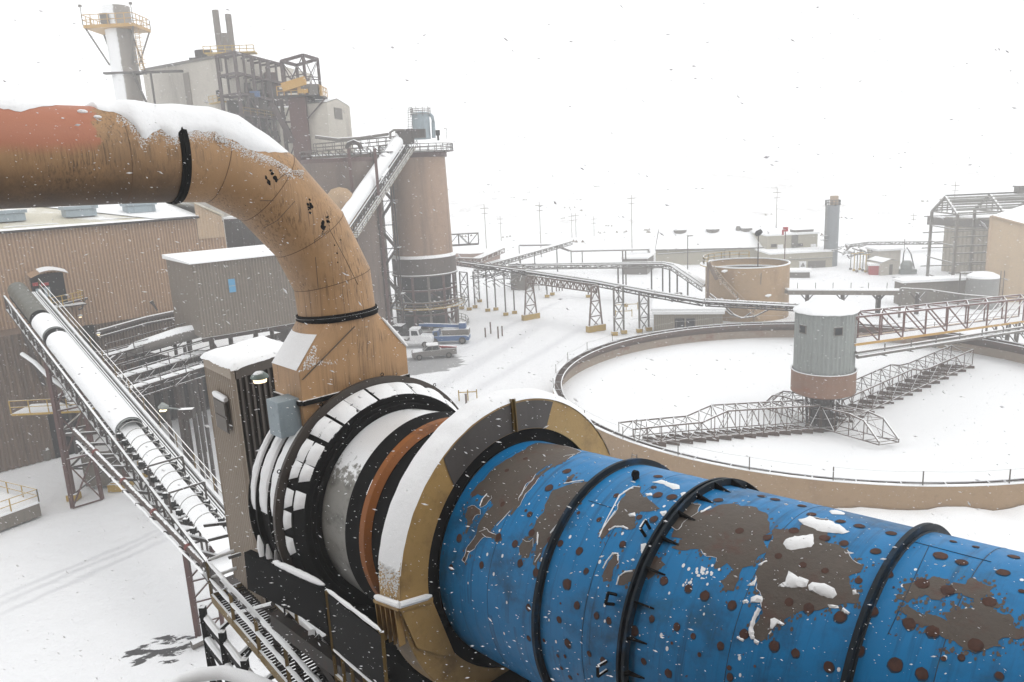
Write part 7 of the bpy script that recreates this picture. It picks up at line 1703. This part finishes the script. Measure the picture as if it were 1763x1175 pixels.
# yard clutter right of the far silo
o,pl,z=lowbox('red_container','bright red container standing in the snow before the pale little shed','container',1496,1517,474,458,red_p,3,roof=True)
hs_=thing('gabled_hut','small pale gable-roofed hut right of the red container','hut',flat(G(1517,475))); hp_=Plane(G(1517,475),G(1547,473)); zh=hp_.uz(1520,453)[1]; zh2=hp_.uz(1532,447)[1]; L_=hp_.L
m=MB(); E=[hp_.pt(0,-.2),hp_.pt(L_,-.2),hp_.pt(L_,zh),hp_.pt(L_/2,zh2),hp_.pt(0,zh)]; bk=[p-hp_.n*6 for p in E]; m.add(E+bk,[(0,1,2,3,4),(9,8,7,6,5),(0,4,9,5),(1,6,7,2)]); m.build('walls',concrete,hs_)
m=MB(); U_=V((0,0,.15)); m.add([E[4]+U_+hp_.n*.3,E[3]+U_+hp_.n*.3,E[2]+U_+hp_.n*.3,bk[4]+U_,bk[3]+U_,bk[2]+U_],[(0,1,4,3),(1,2,5,4)]); m.build('roof_snow',snow,hs_); m=MB(); gable_wallbox(m,hp_,L_*.45,L_*.62,0,zh*.85,.1,.1); m.build('door',greysteel,hs_)
lowbox('plant_hut','boxy pale hut just behind the gabled hut','hut',1511,1549,462,432,concrete,6,Yb=182)
q=flat(G(1560,472)); o=thing('mixer_skid','small snow-covered mixer skid with a curved pipe right of the gabled hut','machine',q); m=MB(); m.box(q+V((0,0,.6)),(3.6,2.4,1.)); m.lathe(q+V((0,0,0)),[(1.2,1.1),(1.3,2.2),(.8,3.0),(.01,3.1)],16); m.build('tank',galv,o); m=MB(); m.sweep([q+V((-1,0,2)),q+V((-.8,0,5)),q+V((-.2,0,6)),q+V((.8,0,4.5)),q+V((1.8,0,1.2))],.12,6); m.build('pipe',steel,o); m=MB(); m.tube(q+V((-.8,0,1)),q+V((-.8,0,8)),.08,6); m.build('mast',greysteel,o)
for i,px in enumerate((1464,1470,1475,1480,1485,1490,1494)):
    q=flat(G(px,466+2*(i%3))); m=MB(); m.tube(q,q+V((0,0,4.3)),.11,6); m.box(q+V((0,0,.4)),(.5,.5,.5)); m.beam(q+V((-.8,0,4.3)),q+V((.8,0,4.3)),.2); tag(m.build('rack_post',yellow if i%2 else greysteel),'one of the thin posts in the row left of the red container','post','thin post row left of the red container')
run('pipe_rack','far long pipe rack stretching from the far silo right to the steel frame building','pipe rack',[(1460,421,200),(1490,417,205),(1600,416,205),(1640,415,205)],1.5,.7,greysteel)
o=thing('pipe_tangle','heap of snow-covered pipes and valves between far silo and the red container','pipework',flat(G(1470,455))); m=MB(); rq=random.Random(11)
for k in range(26):
    a=at(rq.uniform(1448,1500),rq.uniform(424,440),186+rq.uniform(-4,4)); m.tube(a,a+V((rq.uniform(-3,3),rq.uniform(-1,1),rq.uniform(-1.2,1.2))),.16,6)
m.build('pipes',greysteel,o)['kind']='stuff'
for px0,px1,pyb,pyt,Y_,lb in((1497,1512,432,422,230,'pale far block left of two others behind the huts'),(1518,1530,430,420,232,'smallest dark far block behind the huts'),(1543,1565,430,418,234,'grey far block behind the mixer skid'),(1574,1592,432,420,236,'faint tan far block left of the steel frame'),(1440,1458,408,402,300,'faint long low building on the far slope')): lowbox('far_block',lb,'building',px0,px1,pyb,pyt,tan_light if 'tan' in lb else greybrown,8,Yb=Y_,grp='small far blocks')
# ================================================================ FRAME BUILDING AND TAN BUILDING, RIGHT
FA=flat(G(1596,484)); FB=flat(at(1640,480,148)); fr3=thing('frame_building','unclad grey steel frame building with snow-dusted roof purlins at the right edge','steel frame building',FA)
zeA=ZY(1605,364,FA.y); fsm=M('frame_grey',srgb(140,136,132),.6,.1,1,snow=.4)
dB=(FB-FA); perp=V((dB.y,-dB.x,0)).normalized(); perp=perp if perp.x>0 else -perp
LN=34.; cols=[(0,0),(1,0),(0,.0)]
g00,g10=FA,FB; m=MB()
for j in range(5):
    o_=perp*(LN*j/4)
    for c0 in(g00,g10): m.beam(c0+o_,c0+o_+V((0,0,zeA)),.45)
    pk_=L3(g00,g10,.5)+o_+V((0,0,zeA+3.2)); m.beam(g00+o_+V((0,0,zeA)),pk_,.4); m.beam(g10+o_+V((0,0,zeA)),pk_,.4); m.beam(g00+o_+V((0,0,zeA)),g10+o_+V((0,0,zeA)),.3)
    for k in range(1,5): a=L3(g00+o_+V((0,0,zeA)),g10+o_+V((0,0,zeA)),k/5); m.beam(a,V((a.x,a.y,zeA+3.2*(1-abs(k/5-.5)*2))),.15)
m.build('portal_frame',fsm,fr3); m=MB()
for s_ in(0,1):
    for k in range(7):
        a=L3((g00,g10)[s_]+V((0,0,zeA)),L3(g00,g10,.5)+V((0,0,zeA+3.2)),k/6); m.beam(a+V((0,0,.2)),a+perp*LN+V((0,0,.2)),.3)
m.build('roof_purlin',M('purlin',srgb(150,148,144),.6,.1,1,snow=.75),fr3); m=MB()
for k,z in enumerate((.1,.22,.35,.48,.58,.7,.8,.93)):
    m.beam(g10+V((0,0,zeA*z))-perp*(.8 if k%2 else 0),g10+perp*LN*.5+V((0,0,zeA*z)),.28)
    if k%2==0: m.beam(g00+V((0,0,zeA*z)),g10+V((0,0,zeA*z)),.22)
    else: m.beam(g00-perp*1.5+V((0,0,zeA*z)),g00+perp*14+V((0,0,zeA*z)),.2)
m.build('wall_rail',fsm,fr3)
m=MB(); 
for f_ in(.42,.58): q=L3(g00,g10,.5)+perp*LN*f_+V((0,0,zeA+3.8)); m.box(q,(1.8,1.8,1.3)); m.box(q+V((0,0,.8)),(2.2,2.2,.25))
m.build('roof_vent',greysteel,fr3)
bb=Plane(at(1620,470,172),at(1704,470,160)); zb2=bb.uz(1660,375)[1]; o=thing('clad_block','tan clad block standing inside the unclad steel frame','building',bb.pt(0,0)); m=ribbed(bb,0,bb.L+2,0,zb2,1.0,.15); m.build('cladding',M('far_clad',srgb(178,170,158),.7,.06,.3),o); m=MB(); gable_wallbox(m,bb,0,bb.L+2,0,zb2-.1,10,-.1); m.build('block',greybrown,o); m=MB(); gable_wallbox(m,bb,bb.uz(1625,0)[0],bb.L+2,zb2-2.,zb2-.2,.3,.3); m.build('louvre_band',greysteel,o)
m=MB(); gable_wallbox(m,bb,-.2,bb.L+2,zb2,zb2+.4,10,.2); m.build('roof_snow',snow,o)
tnp=Plane(at(1706,372,133),at(1800,396,131)); zt5=tnp.uz(1707,372)[1]; zt6=tnp.uz(1763,387)[1]; L5=tnp.uz(1763,387)[0]
o=thing('tan_shed','big tan building with white sloping roof cut by the right edge of the photo','building',tnp.pt(0,0)); m=MB(); LL=L5*1.8; zr6=zt5+(zt6-zt5)*1.8
E=[tnp.pt(0,0),tnp.pt(LL,0),tnp.pt(LL,zr6),tnp.pt(0,zt5)]; bk=[p-tnp.n*20+V((19,0,0)) for p in E]; m.add(E+bk,[(0,1,2,3),(5,4,7,6),(4,0,3,7),(1,5,6,2)]); m.build('walls',M('tan_shed_wall',srgb(206,182,152),.65,.05,.2,stain=srgb(165,142,118),amt=.3,sscale=(.5,.5,.05)),o)
m=MB(); U_=V((0,0,.1)); m.add([E[3]+U_+tnp.n*.3,E[2]+U_+tnp.n*.3,bk[2]+U_+V((0,0,1.4)),bk[3]+U_+V((0,0,1.4))],[(0,1,2,3)]); m.build('roof_snow',snow,o); m=MB(); m.beam(E[3]+tnp.n*.3,E[2]+tnp.n*.3,.15,.3); m.beam(E[0]+tnp.n*.1,E[3]+tnp.n*.1,.3); m.build('edge_trim',tan_light,o)
qt=flat(at(1690,505,129)); z7=ZY(1690,482,126); o=thing('grey_tank','grey round tank with domed snow cap at the foot of the tan building','tank',qt); r7=25*129/F; m=MB(); m.lathe(qt,[(r7,0),(r7,z7)],40); m.build('shell',M('grey_tank_m',srgb(150,150,150),.6,.06,.3,stain=srgb(120,116,112),amt=.5,sscale=(1,1,.1)),o,smooth=True)
m=MB(); m.lathe(qt,[(r7*1.02,z7-.1),(r7*.98,z7+.3),(r7*.6,z7+.75),(.01,z7+.95)],40); m.build('snow_cap',snow,o,smooth=True)
m=MB(); 
for i in range(14): p=qt+V((r7+.5,-.6,z7*i/14)); m.beam(p-V((.3,0,0)),p+V((.3,0,0)),.08)
m.beam(qt+V((r7+.2,-.6,0)),qt+V((r7+.2,-.6,z7+1)),.08); m.beam(qt+V((r7+.8,-.6,0)),qt+V((r7+.8,-.6,z7+1)),.08); m.build('ladder',steel,o)
m=MB(); q=at(1652,490,131); m.path([flat(q)+V((0,0,0)),V((q.x,q.y,ZY(1652,470,131))),V((at(1700,468,131).x,q.y,ZY(1700,468,131)))],.14,6); tag(m.build('pipe_goalpost',greysteel),'grey pipe portal in front of the steel frame left of the grey tank','pipe')
lowbox('retaining_wall','long low grey retaining wall with dark staining left of the grey tank','wall',1553,1665,520,485,conc_dark,3,Yb=134)
lowbox('retaining_wall','upper stepped section of the grey retaining wall below the frame','wall',1562,1600,490,483,conc_dark,3,Yb=150)
# level pipe bridge behind the drive tower
o,P=run('pipe_bridge','level covered pipe bridge on short posts behind the drive tower','pipe bridge',[(1354,499,126),(1552,500,126)],1.4,.75,conc_dark,tr=False)
for px in(1390,1451,1512,1514,1580): a=at(px,504,126); m=MB(); m.beam(flat(a),a,.5); m.beam(a-V((0,0,1.5)),a+V((-1.3,0,0)),.15); m.beam(a-V((0,0,1.5)),a+V((1.3,0,0)),.15); m.build('post',steel,o)
for px in(1373,1404,1434,1465,1495,1527): a=at(px,497,126); m=MB(); m.beam(a,a+V((0,0,1.)),.08); m.build('rail_stub',greysteel,o)
m=MB(); a=at(1551,497,124); m.beam(flat(a),a,.3); m.path([a,at(1600,500,122),at(1655,508,120),at(1722,514,118)],.2,8); tag(m.build('sloping_pipe',greysteel),'dark sloping pipe with its post, descending right from the pipe bridge','pipe')
m=MB()
m.path([at(1222,506,117),at(1240,520,116),at(1262,541,116),at(1276,548,115),at(1300,545,114),at(1330,530,112),at(1378,525,110)],.13,8); tag(m.build('draped_hose',M('hose',srgb(110,104,100),.6,.1,2,snow=.5)),'long snow-dusted hose sagging in front of the tan open tank','hose')
m=MB(); a=at(1385,528,108); b_=at(1480,536,104); m.beam(a,b_,1.6,.3)
for px in(1400,1420): q=at(px,534,106); m.beam(flat(q),q,.3)
o=at(0,0,1); tag(m.build('gallery_stub',greysteel),'short snowy gallery stub behind the cone roof of the drive tower','gallery')
# railing beyond the far rim
m=MB(); pts=[at(px,py,113) for px,py in((1345,545),(1380,546))]; 
# power poles
PP=[(837,418,352,'wooden power pole above the yard, leftmost and nearest the silo'),(863,414,372,'short far power pole just right of the leftmost one'),(931,417,347,'tall power pole with crossarms above the trestles'),(985,413,367,'thin power pole behind another left of the middle'),(992,412,366,'thin twin power pole beside its neighbour'),(1023,410,372,'faint power pole left of the tallest one'),(1088,418,335,'tallest power pole of the row, left of the warehouse'),(1336,403,325,'power pole standing behind the warehouse group'),(1570,418,366,'power pole left of the steel frame building'),(1643,345,313,'far power pole peeking over the steel frame roof')]
for px,pyb,pyt,lb in PP:
    Y_=235 if pyt<360 else 290; 
    a=at(px,pyb,Y_); z1_=ZY(px,pyt,Y_); g_=gz(a.x,Y_); o=thing('power_pole',lb,'power pole',V((a.x,Y_,g_)),'power poles across the background')
    m=MB(); m.tube(V((a.x,Y_,g_-1)),V((a.x,Y_,z1_)),.15,6,.1); m.build('pole',pole_m,o); m=MB(); m.beam(V((a.x-1.3,Y_,z1_-1.2)),V((a.x+1.3,Y_,z1_-1.2)),.2); m.beam(V((a.x-1,Y_,z1_-2.8)),V((a.x+1,Y_,z1_-2.8)),.18); m.build('crossarm',pole_m,o)
# brush on the slope
m=MB(); rq=random.Random(21)
for i in range(260):
    y=rq.uniform(250,560); x=rq.uniform(-.15,.75)*y+rq.gauss(0,6); 
    if mn.noise(V((x*.02,y*.012,0)))<.02: continue
    z=gz(x,y); r_=rq.uniform(.25,.7)
    for k in range(3):
        c0=V((x+rq.gauss(0,1.4),y+rq.gauss(0,1.4),z)); m.add([c0+V((-r_,0,0)),c0+V((r_,0,0)),c0+V((rq.uniform(-.4,.4)*r_,.3,r_*1.3)),c0+V((0,r_,0))],[(0,1,2),(1,3,2),(3,0,2)])
o=m.build('hillside_brush',M('brush',srgb(120,104,84),.8,.3,.3,snow=.5),off=(0,0,0)); tag(o,'scattered dry brush poking through snow on the far hillside','brush',kind='stuff')
# ================================================================ FALLING SNOW
m=MB(); rq=random.Random(33)
for i in range(52000):
    u_=rq.random(); dpt=3+75*u_**1.3
    px=rq.uniform(-60,1823); py=rq.uniform(-60,1235); p=CAM+ray(px,py)*dpt
    if p.z<.2: continue
    r_=min(.009,rq.lognormvariate(-6.3,.5))*(1.+dpt*.03); a_=rq.gauss(.25,.35); el=rq.uniform(1.2,3.2)
    d=CR*math.cos(a_)-CU*math.sin(a_); e=V((rq.gauss(0,1),rq.gauss(0,1),rq.gauss(0,1))).cross(d).normalized(); f_=d.cross(e)
    m.add([p-d*r_*el,p+d*r_*el,p+e*r_*.8,p-e*r_*.8,p+f_*r_*.8,p-f_*r_*.8],[(0,2,4),(0,4,3),(0,3,5),(0,5,2),(1,4,2),(1,3,4),(1,5,3),(1,2,5)])
fl_m=bpy.data.materials.new('snowflake'); fl_m.use_nodes=True; t=fl_m.node_tree; t.nodes.clear()
d1_=N(t,'ShaderNodeBsdfDiffuse'); d1_.inputs[0].default_value=(.95,.95,.96,1); d2_=N(t,'ShaderNodeBsdfTranslucent'); d2_.inputs[0].default_value=(.95,.95,.96,1); mm_=N(t,'ShaderNodeMixShader'); mm_.inputs[0].default_value=.55; oo=N(t,'ShaderNodeOutputMaterial')
t.links.new(d1_.outputs[0],mm_.inputs[1]); t.links.new(d2_.outputs[0],mm_.inputs[2]); t.links.new(mm_.outputs[0],oo.inputs[0])
o=m.build('falling_snow',fl_m,off=(0,0,0)); tag(o,'wind-driven snowflakes falling through the whole view','snowfall',kind='stuff')
# ================================================================ HAZE
m=MB(); zlow=-6
m.add([(x,y,z) for z in(zlow,150) for y in(-870,1030) for x in(-900,960)],[(0,2,3,1),(4,5,7,6),(0,1,5,4),(2,6,7,3),(0,4,6,2),(1,3,7,5)])
hm=bpy.data.materials.new('snow_haze'); hm.use_nodes=True; t=hm.node_tree; t.nodes.clear(); v=N(t,'ShaderNodeVolumePrincipled'); v.inputs['Color'].default_value=(1,1,1,1); v.inputs['Density'].default_value=.0015; v.inputs['Anisotropy'].default_value=.0
oo=N(t,'ShaderNodeOutputMaterial'); t.links.new(v.outputs[0],oo.inputs['Volume'])
o=m.build('haze',hm,off=(0,0,0)); tag(o,'pale snow-filled air over the whole plant','haze',kind='stuff')
